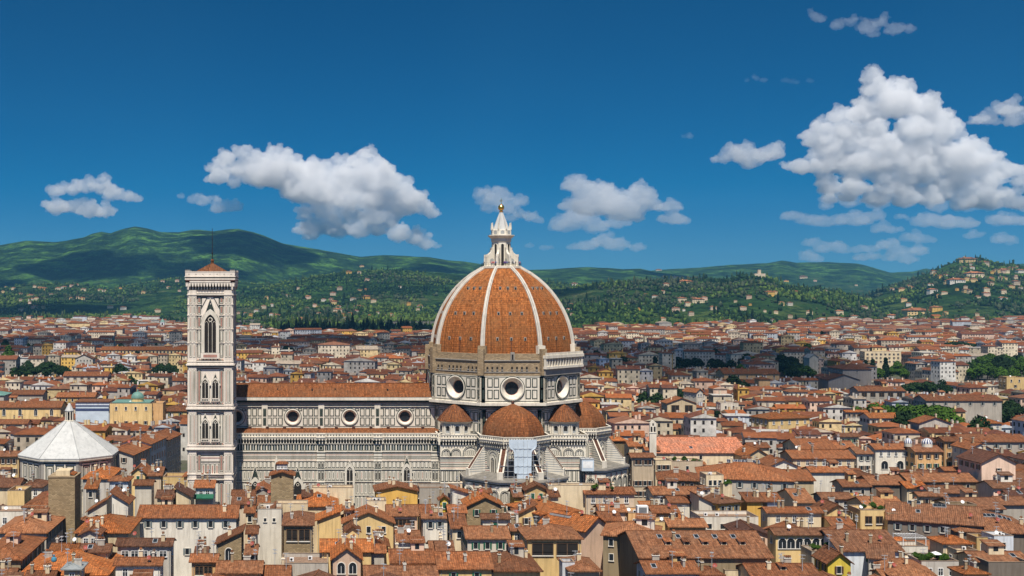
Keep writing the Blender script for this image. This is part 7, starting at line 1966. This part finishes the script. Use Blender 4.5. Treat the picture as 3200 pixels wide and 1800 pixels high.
CLOUDS = [
 ('puffy two storeyed white cloud at the left above the mountain', 19000, .03, S7([(290, 400, 38), (370, 385, 45), (440, 378, 46), (520, 388, 50), (580, 410, 45), (640, 425, 34), (690, 445, 22), (300, 480, 48), (380, 488, 45), (460, 492, 45), (540, 505, 38)])),
 ('small ragged cloud left of the big central cloud', 19000, .02, S7([(905, 430, 15), (960, 447, 20), (1030, 452, 33), (1090, 437, 26), (1130, 480, 38), (1180, 492, 34), (1080, 490, 34)])),
 ('broad white cumulus above the nave with a finger rising at its right', 18500, .034, S7([(1240, 188, 20), (1200, 218, 32), (1130, 245, 46), (1085, 285, 36), (1110, 345, 44), (1180, 360, 28), (1220, 290, 58), (1300, 255, 55), (1380, 240, 45), (1450, 258, 56), (1300, 330, 75), (1400, 340, 84), (1500, 320, 78), (1600, 325, 56), (1520, 400, 80), (1640, 400, 90), (1700, 312, 55), (1760, 272, 44), (1820, 228, 34), (1862, 198, 36), (1850, 300, 74), (1780, 350, 90), (1930, 370, 74), (2000, 400, 64), (2060, 450, 56), (2120, 490, 42), (2180, 515, 30), (1900, 470, 84), (2000, 490, 70), (1760, 450, 66), (1530, 525, 34), (1600, 580, 55), (1520, 592, 36), (1700, 595, 58), (1800, 595, 58), (1900, 590, 52), (2000, 615, 44), (2090, 635, 38), (2150, 665, 32), (2200, 682, 16), (1560, 625, 32), (1650, 540, 40), (1780, 550, 40), (1650, 500, 50), (1760, 520, 55), (1860, 540, 55), (1960, 555, 45), (1600, 490, 40)])),
 ('white cloud standing behind the gilt ball of the lantern', 22000, .014, [(1510, 612, 22), (1545, 622, 32), (1585, 612, 28), (1612, 632, 24), (1530, 650, 24), (1585, 655, 24)]),
 ('small cloud just right of the lantern spire', 22000, .016, [(1600, 680, 20), (1625, 672, 20), (1650, 678, 20), (1680, 690, 14)]),
 ('cauliflower cloud right of the lantern with a tower at its left', 20500, .024, [(1793, 560, 20), (1805, 588, 28), (1845, 608, 36), (1900, 622, 40), (1850, 645, 40), (1925, 650, 42), (1990, 608, 30), (2010, 640, 32), (1960, 670, 32), (1780, 645, 20)]),
 ('flat cloud under the cauliflower cloud right of the lantern', 22500, .014, [(1745, 712, 18), (1765, 700, 26), (1805, 690, 30), (1850, 715, 24), (1920, 702, 24), (1950, 697, 16)]),
 ('lowest small cloud right of the lantern close to the hills', 24000, .016, [(1790, 772, 16), (1840, 772, 22), (1890, 752, 27), (1930, 766, 22), (1990, 777, 14)]),
 ('tiny flat cloud low between lantern and lowest cloud', 24000, .01, [(1660, 770, 11), (1700, 773, 10), (1720, 775, 8)]),
 ('two small stacked clouds right of the cauliflower cloud', 21000, .018, [(2070, 650, 16), (2100, 648, 20), (2075, 690, 16), (2100, 686, 20), (2128, 692, 16)]),
 ('rounded heart shaped cloud left of the giant cloud', 18500, .022, S6([(400, 852, 24), (450, 845, 26), (520, 818, 44), (575, 835, 66), (640, 850, 62), (700, 815, 50), (600, 880, 40)])),
 ('giant towering white cumulus with grey decks filling the right of the sky', 18300, .034, S6([(1275, 392, 26), (1250, 430, 44), (1320, 470, 54), (1410, 442, 32), (1440, 480, 42), (1230, 470, 38), (1300, 550, 74), (1400, 560, 80), (1500, 570, 64), (1560, 590, 46), (1640, 622, 42), (1665, 665, 36), (1220, 610, 60), (1150, 625, 50), (1080, 602, 26), (1050, 640, 44), (980, 682, 46), (930, 722, 44), (905, 762, 32), (1000, 740, 60), (1100, 720, 76), (1250, 700, 84), (1400, 690, 88), (1550, 690, 80), (1650, 720, 50), (790, 892, 22), (860, 900, 42), (950, 880, 66), (1080, 880, 76), (1200, 890, 76), (1320, 880, 70), (1430, 900, 76), (1010, 950, 44), (1150, 955, 52), (1280, 960, 50), (1400, 970, 50), (1720, 765, 44), (1800, 800, 52), (1880, 850, 54), (1700, 850, 76), (1600, 880, 80), (1800, 900, 80), (1950, 920, 54), (2020, 965, 44), (1700, 950, 70), (1850, 970, 64), (1520, 950, 64), (2080, 1000, 44), (1000, 1065, 40), (1100, 1055, 46), (1250, 1062, 54), (1400, 1062, 48), (1550, 1075, 48), (1700, 1090, 48), (1850, 1085, 56), (2000, 1080, 50), (2090, 1090, 40), (1000, 800, 60), (1120, 800, 70), (1260, 800, 80), (1400, 800, 80), (1540, 800, 80), (1640, 800, 70), (1000, 1000, 50), (1130, 1010, 60), (1300, 1010, 60), (1460, 1010, 60), (1620, 1020, 60), (1780, 1030, 60), (1930, 1040, 50)])),
 ('hazy grey layer spread beneath the giant cumulus', 21000, .010, S6([(980, 1090, 34), (1120, 1082, 38), (1260, 1092, 40), (1420, 1088, 38), (1580, 1098, 40), (1740, 1108, 40), (1900, 1100, 44), (2060, 1100, 40), (1050, 1050, 34), (1350, 1045, 36), (1650, 1055, 36), (1950, 1055, 36)])),
 ('low curling cloud bank under the long grey deck', 23000, .014, S6([(825, 1150, 28), (875, 1172, 32), (960, 1182, 32), (1060, 1182, 32), (1170, 1172, 36), (1250, 1152, 32), (1400, 1160, 22), (1540, 1180, 40), (1650, 1190, 40), (1750, 1202, 30), (1900, 1180, 40), (2000, 1172, 40), (2080, 1180, 34)])),
 ('small oval cloud below the cloud bank at its middle', 24500, .014, S6([(1260, 1226, 24), (1300, 1224, 30), (1340, 1228, 20), (1390, 1226, 16)])),
 ('flat pale cloud right of the small oval cloud', 24500, .012, S6([(1420, 1272, 26), (1480, 1268, 34), (1530, 1278, 24)])),
 ('small pale cloud over the hilltop monastery', 24500, .012, S6([(1750, 1258, 22), (1790, 1260, 28), (1950, 1278, 36), (1900, 1285, 24), (1990, 1290, 24)])),
 ('low heaped cloud just above the right ridge', 25500, .016, S6([(1335, 1312, 34), (1345, 1290, 20), (1400, 1342, 40), (1470, 1335, 32), (1170, 1378, 28), (1250, 1375, 30), (1330, 1370, 30), (1430, 1380, 28)])),
 ('pair of little flat clouds low above the far ridge', 25500, .012, S6([(990, 1330, 30), (1040, 1328, 34), (1085, 1336, 20), (905, 1298, 22), (940, 1294, 18), (1180, 1326, 30), (1230, 1326, 26)])),
 ('small low puff standing on the far ridge', 25500, .014, S6([(905, 1362, 22), (910, 1380, 30), (950, 1385, 18)])),
 ('half cut white cloud at the right edge', 18500, .022, S6([(1790, 645, 28), (1850, 625, 42), (1930, 595, 44), (2000, 590, 50), (2060, 600, 54), (1900, 650, 34), (2000, 645, 40), (2100, 640, 40)])),
 ('thin drifting cloud near the top at the right', 17000, .0105, S6([(920, 80, 26), (965, 98, 26), (1040, 130, 36), (1120, 120, 36), (1200, 150, 46), (1290, 130, 42), (1350, 150, 36), (1430, 160, 22), (1230, 192, 22)])),
 ('faint wisp high between centre and right', 17000, .006, S6([(570, 432, 16), (610, 418, 20), (660, 428, 18)])),
 ('faint flat wisp right of the other high wisp', 17000, .005, S6([(780, 432, 16), (820, 436, 16), (910, 432, 14)])),
 ('tiny faint puff above the heart shaped cloud', 18000, .009, S6([(235, 730, 17), (265, 726, 18)])),
]
SHADOWS = [  # where on the ground a passing cloud throws its shade: x, y, half width, half depth, cloud height
 (10, 935, 125, 75, 1300), (30, 1470, 190, 190, 1500), (300, 1080, 170, 250, 1400), (370, 1330, 190, 190, 1400), (430, 850, 120, 55, 1300), (560, 900, 90, 50, 1300), (-330, 1560, 150, 170, 1500), (60, 2300, 240, 230, 1700),
 (-2100, 6600, 420, 330, 3000), (-1350, 7300, 420, 350, 3200), (-500, 8200, 380, 420, 3600), (-700, 7100, 300, 260, 3000), (600, 7700, 300, 350, 3400), (1980, 4750, 230, 200, 2400), (2300, 3500, 260, 200, 2200), (-950, 4300, 260, 240, 2300), (700, 4100, 240, 200, 2300), (2700, 8300, 500, 450, 3600), (-560, 1600, 120, 130, 1500), (180, 1250, 100, 60, 1400), (-70, 960, 70, 80, 1300), (90, 1010, 60, 60, 1300), (500, 1450, 120, 90, 1400), (240, 830, 90, 40, 1300), (-200, 1330, 110, 60, 1400)]
def clouds():
    for i, (lab, D, dens, bl) in enumerate(CLOUDS):
        rs = np.random.RandomState(100 + i)
        m = D / F
        blobs = []
        for px, py, r in bl:
            k = rs.uniform(1.0, 1.4) * (1.10 if 'giant' in lab or 'deck' in lab or 'shoulder' in lab else 1.08 if 'broad' in lab else 1.0)
            p = at(px + rs.uniform(-.3, .3) * r, py + rs.uniform(-.2, .2) * r, D)
            blobs.append((p.x, p.y + rs.uniform(-.7, .7) * r * m, p.z, r * m * k))
        o = cloud_mesh('cloud', blobs, 14 * D / 20000, i, 120 * D / 20000 * min(1.0, max(r for _, _, r in bl) / 40 + .25), cloud_material('cloud_vapour', dens * (.16 if 'giant' in lab or 'broad' in lab else .135)), .62, 1.12 if 'giant' in lab else 1.9 if 'layer' in lab or 'deck' in lab or 'bank' in lab or 'flat' in lab or 'low' in lab or 'pale' in lab else 1.12)
        tag(o, lab, 'cloud', 'white clouds of the sky')
    rs = np.random.RandomState(3)
    blobs = []
    for x, y, rx, ry, h in SHADOWS:
        cx, cy = x + SDIR.x / SDIR.z * h, y + SDIR.y / SDIR.z * h
        n = 22
        for k in range(n):
            a, q = rs.uniform(0, 6.3), math.sqrt(rs.rand()) * .8
            r = min(rx, ry) * rs.uniform(.34, .60)
            blobs.append((cx + rx * q * math.cos(a), cy + ry * q * math.sin(a), h + rs.uniform(-.1, .1) * r, r))
    o = cloud_mesh('overhead_clouds', blobs, 30, 5, 60, cloud_material('overhead_vapour', .014), .5)
    tag(o, 'clouds passing high overhead, out of the view, shading parts of the city', 'clouds', kind='stuff')
# ------------------------------------------------------------------ things on the roofs and people on the lantern
def by_label(s):
    for h in HOUSES:
        if 'root' in h and s in h['root']['label']: return h
def on_house(h, u, v, dz=0.0):
    """world point on the roof of a house at local (u, v), fractions of half width and half depth"""
    x, y = u * h['w'] / 2, v * h['d'] / 2
    r = RAD(h['rot']); c, s = math.cos(r), math.sin(r)
    return Vector((h['cx'] + x * c - y * s, h['cy'] + x * s + y * c, h['fn'](x, y) + dz))
def child_on(name, me, h, u, v, parent=None, dz=0.0, rx=0.0, rz=0.0):
    x, y = u * h['w'] / 2, v * h['d'] / 2
    o = put(name, me, parent or h['root'], (x, y, h['fn'](x, y) + dz)); o.rotation_euler = (rx, 0, rz)
    return o
def dormer_mesh():
    mb = MB(); mb.box(-.7, .7, -.6, 1.6, -.8, .75, WL['C']); Face(mb, (-.7, -.6), (1, 0)).rect(.25, 1.15, -.1, .6, .03, M['void'])
    mb.poly([(-.95, -.95, .72), (.95, -.95, .72), (.95, 2.0, 1.1), (-.95, 2.0, 1.1)], RF['r']); mb.poly([(-.95, -.95, .62), (.95, -.95, .62), (.95, -.95, .72), (-.95, -.95, .72)], RF['d'])
    return mb.mesh('dormer')
def person_mesh(seed, shirt, trousers):
    """one continuous standing figure, 1.72 m, grown from a jointed skeleton"""
    r = random.Random(seed)
    a, b = r.uniform(-.1, .3), r.uniform(-.1, .5)
    V = [(0, 0, .95, .15), (0, 0, 1.18, .135), (0, 0, 1.40, .16), (0, 0, 1.50, .06), (0, -.02, 1.60, .10), (0, -.02, 1.70, .07),
         (.19, 0, 1.40, .06), (.24, -a, 1.14, .045), (.22, -a - .2 * b, .93, .035), (.21, -a - .26 * b, .86, .03),
         (-.19, 0, 1.40, .06), (-.25, -.05, 1.13, .045), (-.23, -.14, .92, .035), (-.22, -.17, .85, .03),
         (.09, 0, .88, .095), (.10, -.02, .48, .065), (.10, .02, .09, .045), (.11, -.12, .04, .04),
         (-.09, 0, .88, .095), (-.11, .02, .48, .065), (-.11, .06, .09, .045), (-.12, -.08, .04, .04)]
    E = [(0, 1), (1, 2), (2, 3), (3, 4), (4, 5), (2, 6), (6, 7), (7, 8), (8, 9), (2, 10), (10, 11), (11, 12), (12, 13), (0, 14), (14, 15), (15, 16), (16, 17), (0, 18), (18, 19), (19, 20), (20, 21)]
    me = bpy.data.meshes.new('person'); me.from_pydata([v[:3] for v in V], E, [])
    t = NT('clothes', .8); 
    oc = t.coord('Object'); sp = t.n('SeparateXYZ'); t.l(oc, sp.inputs[0])
    t.color(t.ramp(t.math('DIVIDE', sp.outputs[2], 2.0), [(0, (.03, .03, .03)), (.04, trousers), (.455, shirt), (.745, (.50, .30, .21)), (.83, (.06, .04, .03))], 'CONSTANT'))
    me.materials.append(t.m)
    return me, V
def shrub(P, h, lab, seed, group='terrace plants'):
    t = tag(empty('potted_shrub', P, seed), lab, 'plant', group)
    mb = MB(); mb.lathe([(.22, 0), (.32, .45), (.34, .5), (.28, .5)], 10, RF['r']); mb.build('pot', t)
    o = put('foliage', crown_mesh('leafy', seed % 4), t, (0, 0, .1)); o.scale = (h * 1.15, h * 1.15, h)

def roof_things():
    h = by_label('row of solar panels')
    P = on_house(h, .0, .12, .35)
    t = tag(empty('solar_array', P, RAD(h['rot'])), 'long row of dark solar panels with white frames on the brown roof', 'solar panels')
    mb = MB(); mb.box(-.56, .56, -.95, .95, 0, .06, M['wframe']); 
    for i in range(2):
        for j in range(3): mb.box(-.52 + i * .53, -.52 + i * .53 + .5, -.9 + j * .61, -.9 + j * .61 + .57, .061, .075, M['solar'])
    me = mb.mesh('panel')
    for k in range(9): o = put('panel', me, t, (-4.8 + k * 1.2, 0, .2)); o.rotation_euler = (RAD(26), 0, 0)
    h = by_label('four skylights')
    for k in range(4): child_on('skylight', skylight_mesh(), h, -.35, .1 + .22 * k, h['rf'], .1)
    h = by_label('small dormers and skylights'); dm = dormer_mesh(); rx = math.atan2(h['rise'], h['d'] / 2)
    for k in range(5):
        child_on('dormer', dm, h, -.48 + .29 * k, -.52, h['rf'])
        child_on('skylight', skylight_mesh(), h, -.55 + .29 * k, -.25, h['rf'], .08, rx)
    for lab, pts in (('great brown roof with skylights', ((-.5, .0), (.05, -.1))), ('great hipped brown roof', ((-.1, -.3), (.25, -.35)))):
        h = by_label(lab)
        for u, v in pts:
            for k in range(3): child_on('skylight', skylight_mesh(), h, u + k * 2.2 / h['w'], v, h['rf'], .08, .3)
    h = by_label('smooth salmon red'); child_on('skylight', skylight_mesh(), h, -.15, -.72, h['rf'], .08, .3)
    h = by_label('white skylight right of the short'); child_on('skylight', skylight_mesh(), h, .1, -.4, h['rf'], .08, .3)
    h = by_label('glazed dormer at the bottom'); child_on('dormer', dm, h, .1, -.4, h['rf'])
    # bell gable left of the salmon hall
    Y = 470
    P = at(2040, 1392, Y); top = at(2040, 1312, Y).z
    t = tag(empty('bell_gable', (P.x, Y, P.z)), 'slim white bell gable standing left of the salmon roofed hall', 'bell gable')
    mb = MB(); hh = top - P.z; f = Face(mb, (-1.3, -.4), (1, 0))
    f.solid([(0, -4), (2.6, -4), (2.6, hh - 1.2), (1.3, hh), (0, hh - 1.2)], -.8, 0, WL['W'])
    for c in (.7, 1.9): f.shape(f.arch(c, .7, hh - 4.6, hh - 2.9), .04, M['void'])
    f.shape(f.arch(1.3, .6, hh - 2.2, hh - 1.5), .04, M['void']); f.slab(-.15, 2.75, hh - 5.1, hh - 4.8, -.9, .15, M['frame'])
    mb.build('wall', t)
    mb = MB(); mb.box(-.06, .06, -.06, .06, hh, hh + 1.3, M['iron']); mb.box(-.35, .35, -.05, .05, hh + .8, hh + .92, M['iron']); mb.build('cross', t)
    # striped pavilions
    for px, py, r, lab in ((2838, 1376, 1.45, 'smaller striped dome pavilion on the roof left of its twin'), (2897, 1377, 1.95, 'larger blue and white striped dome pavilion on the roof')):
        P = at(px, py, 462); P.z -= 1.0
        t = tag(empty('striped_pavilion', P), lab, 'pavilion')
        mb = MB(); n = 24; prof = [(r, 0), (r * .95, .7), (r * .75, 1.3), (r * .42, 1.75), (.05, 2.0)]
        for (ra, za), (rb, zb) in zip(prof[:-1], prof[1:]):
            for k in range(n):
                a, b = 2 * math.pi * k / n, 2 * math.pi * (k + 1) / n
                mb.poly([(ra * math.cos(a), ra * math.sin(a), za), (ra * math.cos(b), ra * math.sin(b), za), (rb * math.cos(b), rb * math.sin(b), zb), (rb * math.cos(a), rb * math.sin(a), zb)], M['dish'] if k % 2 else M['navy'])
        mb.build('striped_cover', t)
        mb = MB(); mb.lathe([(r * .97, -1.3), (r * .97, 0)], 16, WL['W']); mb.build('base', t)
    # white pergola
    h = by_label('white roof terrace under the white pergola')
    P = on_house(h, 0, 0)
    t = tag(empty('pergola', P), 'white pergola frame over a roof terrace in the lower right', 'pergola')
    mb = MB()
    w, d = h['w'] / 2 - .4, h['d'] / 2 - .3
    for x in (-w, w):
        for y in (-d, d): mb.box(x - .07, x + .07, y - .07, y + .07, 0, 2.9, M['wframe'])
    mb.build('posts_frame', t) if False else mb.build('post', t)
    mb = MB()
    for y in (-d, d): mb.box(-w - .1, w + .1, y - .08, y + .08, 2.9, 3.05, M['wframe'])
    for k in range(9): x = -w + 2 * w * k / 8; mb.box(x - .05, x + .05, -d - .2, d + .2, 3.06, 3.14, M['wframe'])
    mb.build('slatted_roof', t)
    # terrace plants
    rnd = random.Random(31)
    spots = [('planted roof garden terrace with parasol', 13, 'roof garden terrace at the lower right'), ('planted roof terrace behind the bright yellow', 6, 'terrace behind the lemon yellow gable'), ('red roof and roof garden', 4, 'beige house at the east apse'), ('beige terrace with plants', 4, 'terrace below the salmon hall'),
             ('cream terrace step', 3, 'cream turret terrace'), ('straw coloured roof terrace house', 3, 'railed straw terrace at the right')]
    for lab, n, where in spots:
        h = by_label(lab)
        for k in range(n):
            shrub(on_house(h, rnd.uniform(-.85, .85), rnd.uniform(-.9, .2)), rnd.uniform(1.3, 2.5), f'{nth(k)} leafy pot plant from the left on the {where}' if n > 1 else '', rnd.randrange(30))
    h = by_label('planted roof garden terrace with parasol')
    t = tag(empty('parasol', on_house(h, .1, -.3)), 'white parasol on the roof garden terrace', 'parasol')
    mb = MB(); mb.tube((0, 0, 0), (0, 0, 2.4), .04, M['wood'], 6); mb.build('pole', t)
    mb = MB(); mb.lathe([(1.5, 2.0), (1.5, 2.06), (.06, 2.6)], 8, M['dish']); mb.build('canopy', t)
    h = by_label('with a green awning before')
    P = on_house(h, 0, -1.0); 
    t = tag(empty('awning', (P.x, P.y - 1.6, h['ze'] - 3.2)), 'dark green scalloped awning on the terrace before the bell tower', 'awning')
    mb = MB(); mb.poly([(-3, 1.4, .9), (-3, -.6, 0), (3, -.6, 0), (3, 1.4, .9)], M['shut_g']); mb.poly([(-3, -.6, -.35), (3, -.6, -.35), (3, -.6, 0), (-3, -.6, 0)], M['shut_g']); mb.poly([(3, 1.4, .87), (3, -.6, -.03), (-3, -.6, -.03), (-3, 1.4, .87)], M['shut_g']); mb.build('canvas', t)
    # copper dome on the palace
    h = by_label('palace with a green copper dome')
    mb = MB(); u = h['w'] * .12
    mb.lathe([(3.2, h['ze'] - 1), (3.2, h['ze'] + 2.2), (3.5, h['ze'] + 2.4)], 24, WL['L'], u, -h['d'] * .2)
    d = mb.build('dome_drum', h['root'])
    mb = MB(); mb.lathe([(3.4 * math.cos(a), h['ze'] + 2.4 + 3.3 * math.sin(a)) for a in np.linspace(0, 1.45, 9)] + [(.5, h['ze'] + 5.8), (.4, h['ze'] + 6.6), (.05, h['ze'] + 7)], 24, M['copper'], u, -h['d'] * .2); mb.build('copper_dome', d)
    mb = MB(); mb.box(-h['w'] / 2 + 1, h['w'] / 2 - 1, -h['d'] / 2 + 1, h['d'] / 2 - 1, h['ze'] - .6, h['ze'] + .6, M['copper']); mb.build('roof', h['root'])
    h = by_label('blue and white scaffold sheeting')
    mb = MB(); w, dd, z = h['w'] / 2, h['d'] / 2, h['ze']
    f = Face(mb, (-w, -dd), (1, 0)); f.slab(.3, 2 * w - .3, 1, z - 4.6, .3, .5, M['sheet']); f.slab(0, 2 * w, z - 4.4, z - 3.2, .3, .6, M['navy']); f.slab(.3, 2 * w - .3, z - 3.1, z - 2.2, .3, .5, M['sheet']); f.slab(0, 2 * w, z - 2.1, z - 1.4, .3, .6, M['navy'])
    mb.build('sheeting', h['root'])
    mb = MB(); mb.box(-w - .5, w + .5, -dd - .5, dd + .5, z + .15, z + .6, RF['b']); mb.build('roof', h['root'])
    # green roofed hall at the left edge
    add_house((-30 - PPX) * 720 / F, 720, 16, 16, 22, 'H', 2, 'G', 'c', '', 'hall with a green copper pyramid roof at the left edge', vis=0, extras=False)
    # lift tower beside the apse
    t = tag(empty('construction_lift', (86.5, 399, 0)), 'steel construction lift with a pale cabin right of the apse', 'lift')
    mb = MB()
    for x in (-1.2, 1.2):
        for y in (-1, 1): mb.box(x - .1, x + .1, y - .1, y + .1, 0, 28.0, M['iron'])
    for k in range(14):
        z = 1 + k * 2.0
        mb.tube((-1.2, -1, z), (1.2, -1, z + 1.9), .06, M['iron'], 4); mb.tube((1.2, -1, z), (-1.2, -1, z + 1.9), .06, M['iron'], 4); mb.tube((-1.2, -1, z), (-1.2, 1, z + 1.9), .06, M['iron'], 4)
    mb.build('mast', t)
    mb = MB(); mb.box(-2.0, 2.0, -1.6, 1.6, 24.4, 28.2, M['sheet']); mb.box(-2.1, 2.1, -1.7, 1.7, 28.2, 28.4, M['steel']); Face(mb, (-2, -1.6), (1, 0)).rect(.4, 3.6, 25.4, 27.6, .03, M['dish']); mb.build('cabin', t)
    P = at(2006, 1602, 338)
    t = tag(empty('ventilation_unit', P), 'white ventilation unit with a dark grille on the roof terrace', 'ventilation unit')
    mb = MB(); mb.box(-1.5, 1.5, -1, 1, -.4, 2.0, M['wframe']); Face(mb, (-1.5, -1), (1, 0)).rect(.4, 2.6, .2, 1.6, .03, M['void']); mb.build('casing', t)
    mb = MB(); f = Face(mb, (-1.5, -1), (1, 0))
    for k in range(6): f.slab(.4, 2.6, .28 + .22 * k, .36 + .22 * k, .03, .1, M['steel'])
    mb.build('grille', t)
    # blue tank
    h = by_label('very broad red hipped roof'); P = on_house(h, -.35, -.5)
    t = tag(empty('water_tank', P), 'small bright blue water tank among chimneys at the lower left', 'tank')
    mb = MB(); mb.lathe([(.6, 0), (.65, .4), (.55, .8), (.2, .95), (.18, 1.3)], 18, M['blue']); mb.build('vessel', t, True)
    mb = MB(); mb.lathe([(.3, 1.28), (.3, 1.4), (.02, 1.45)], 12, M['blue']); mb.build('lid', t)
    # people along the railing under the lantern
    cl = [((.75, .75, .75), (.04, .05, .10)), ((.55, .06, .05), (.05, .05, .06)), ((.10, .05, .22), (.03, .03, .04)), ((.03, .03, .04), (.12, .10, .08)), ((.62, .30, .30), (.05, .07, .14)), ((.08, .14, .30), (.10, .09, .08))]
    cn = ['a white top and dark trousers', 'a red top', 'a purple top', 'black clothes', 'a pink top and blue jeans', 'a blue top']
    ms = [person_mesh(i, *c) for i, c in enumerate(cl)]
    seq = [(-76, 0), (-72, 3), (-40, 4), (-34, 1), (-28, 4), (-24, 5), (2, 2), (6, 2), (11, 5), (16, 3), (30, 3), (36, 0), (44, 3), (71, 1), (76, 1)]
    cnt = {}
    for i, (deg, c) in enumerate(seq):
        a = RAD(-90 + deg); k = cnt.get(c, 0); cnt[c] = k + 1
        dirx = deg + 22.5; R = 6.75 * math.cos(RAD(22.5)) / math.cos(RAD(((deg + 22.5) % 45) - 22.5))
        o = put('person', ms[c][0], None, (CX + R * math.cos(a), CY + R * math.sin(a), 91.98), RAD(deg))
        m1 = o.modifiers.new('skin', 'SKIN')
        for q, v in enumerate(ms[c][1]): o.data.skin_vertices[0].data[q].radius = (v[3], v[3])
        o.data.skin_vertices[0].data[0].use_root = True
        m2 = o.modifiers.new('smooth', 'SUBSURF'); m2.levels = 1; m2.render_levels = 1
        tag(o, f'person in {cn[c]} at the lantern railing' + (f', {nth(k)} from the left' if sum(1 for _, q in seq if q == c) > 1 else ''), 'person', 'visitors on the lantern platform')
# ------------------------------------------------------------------ build
build_setting()
build_cathedral()
build_bell_tower()
build_baptistery()
build_scaffold()
build_named_houses()
fill_city()
plant_trees()
roof_things()
woods()
villas()
haze()
clouds()
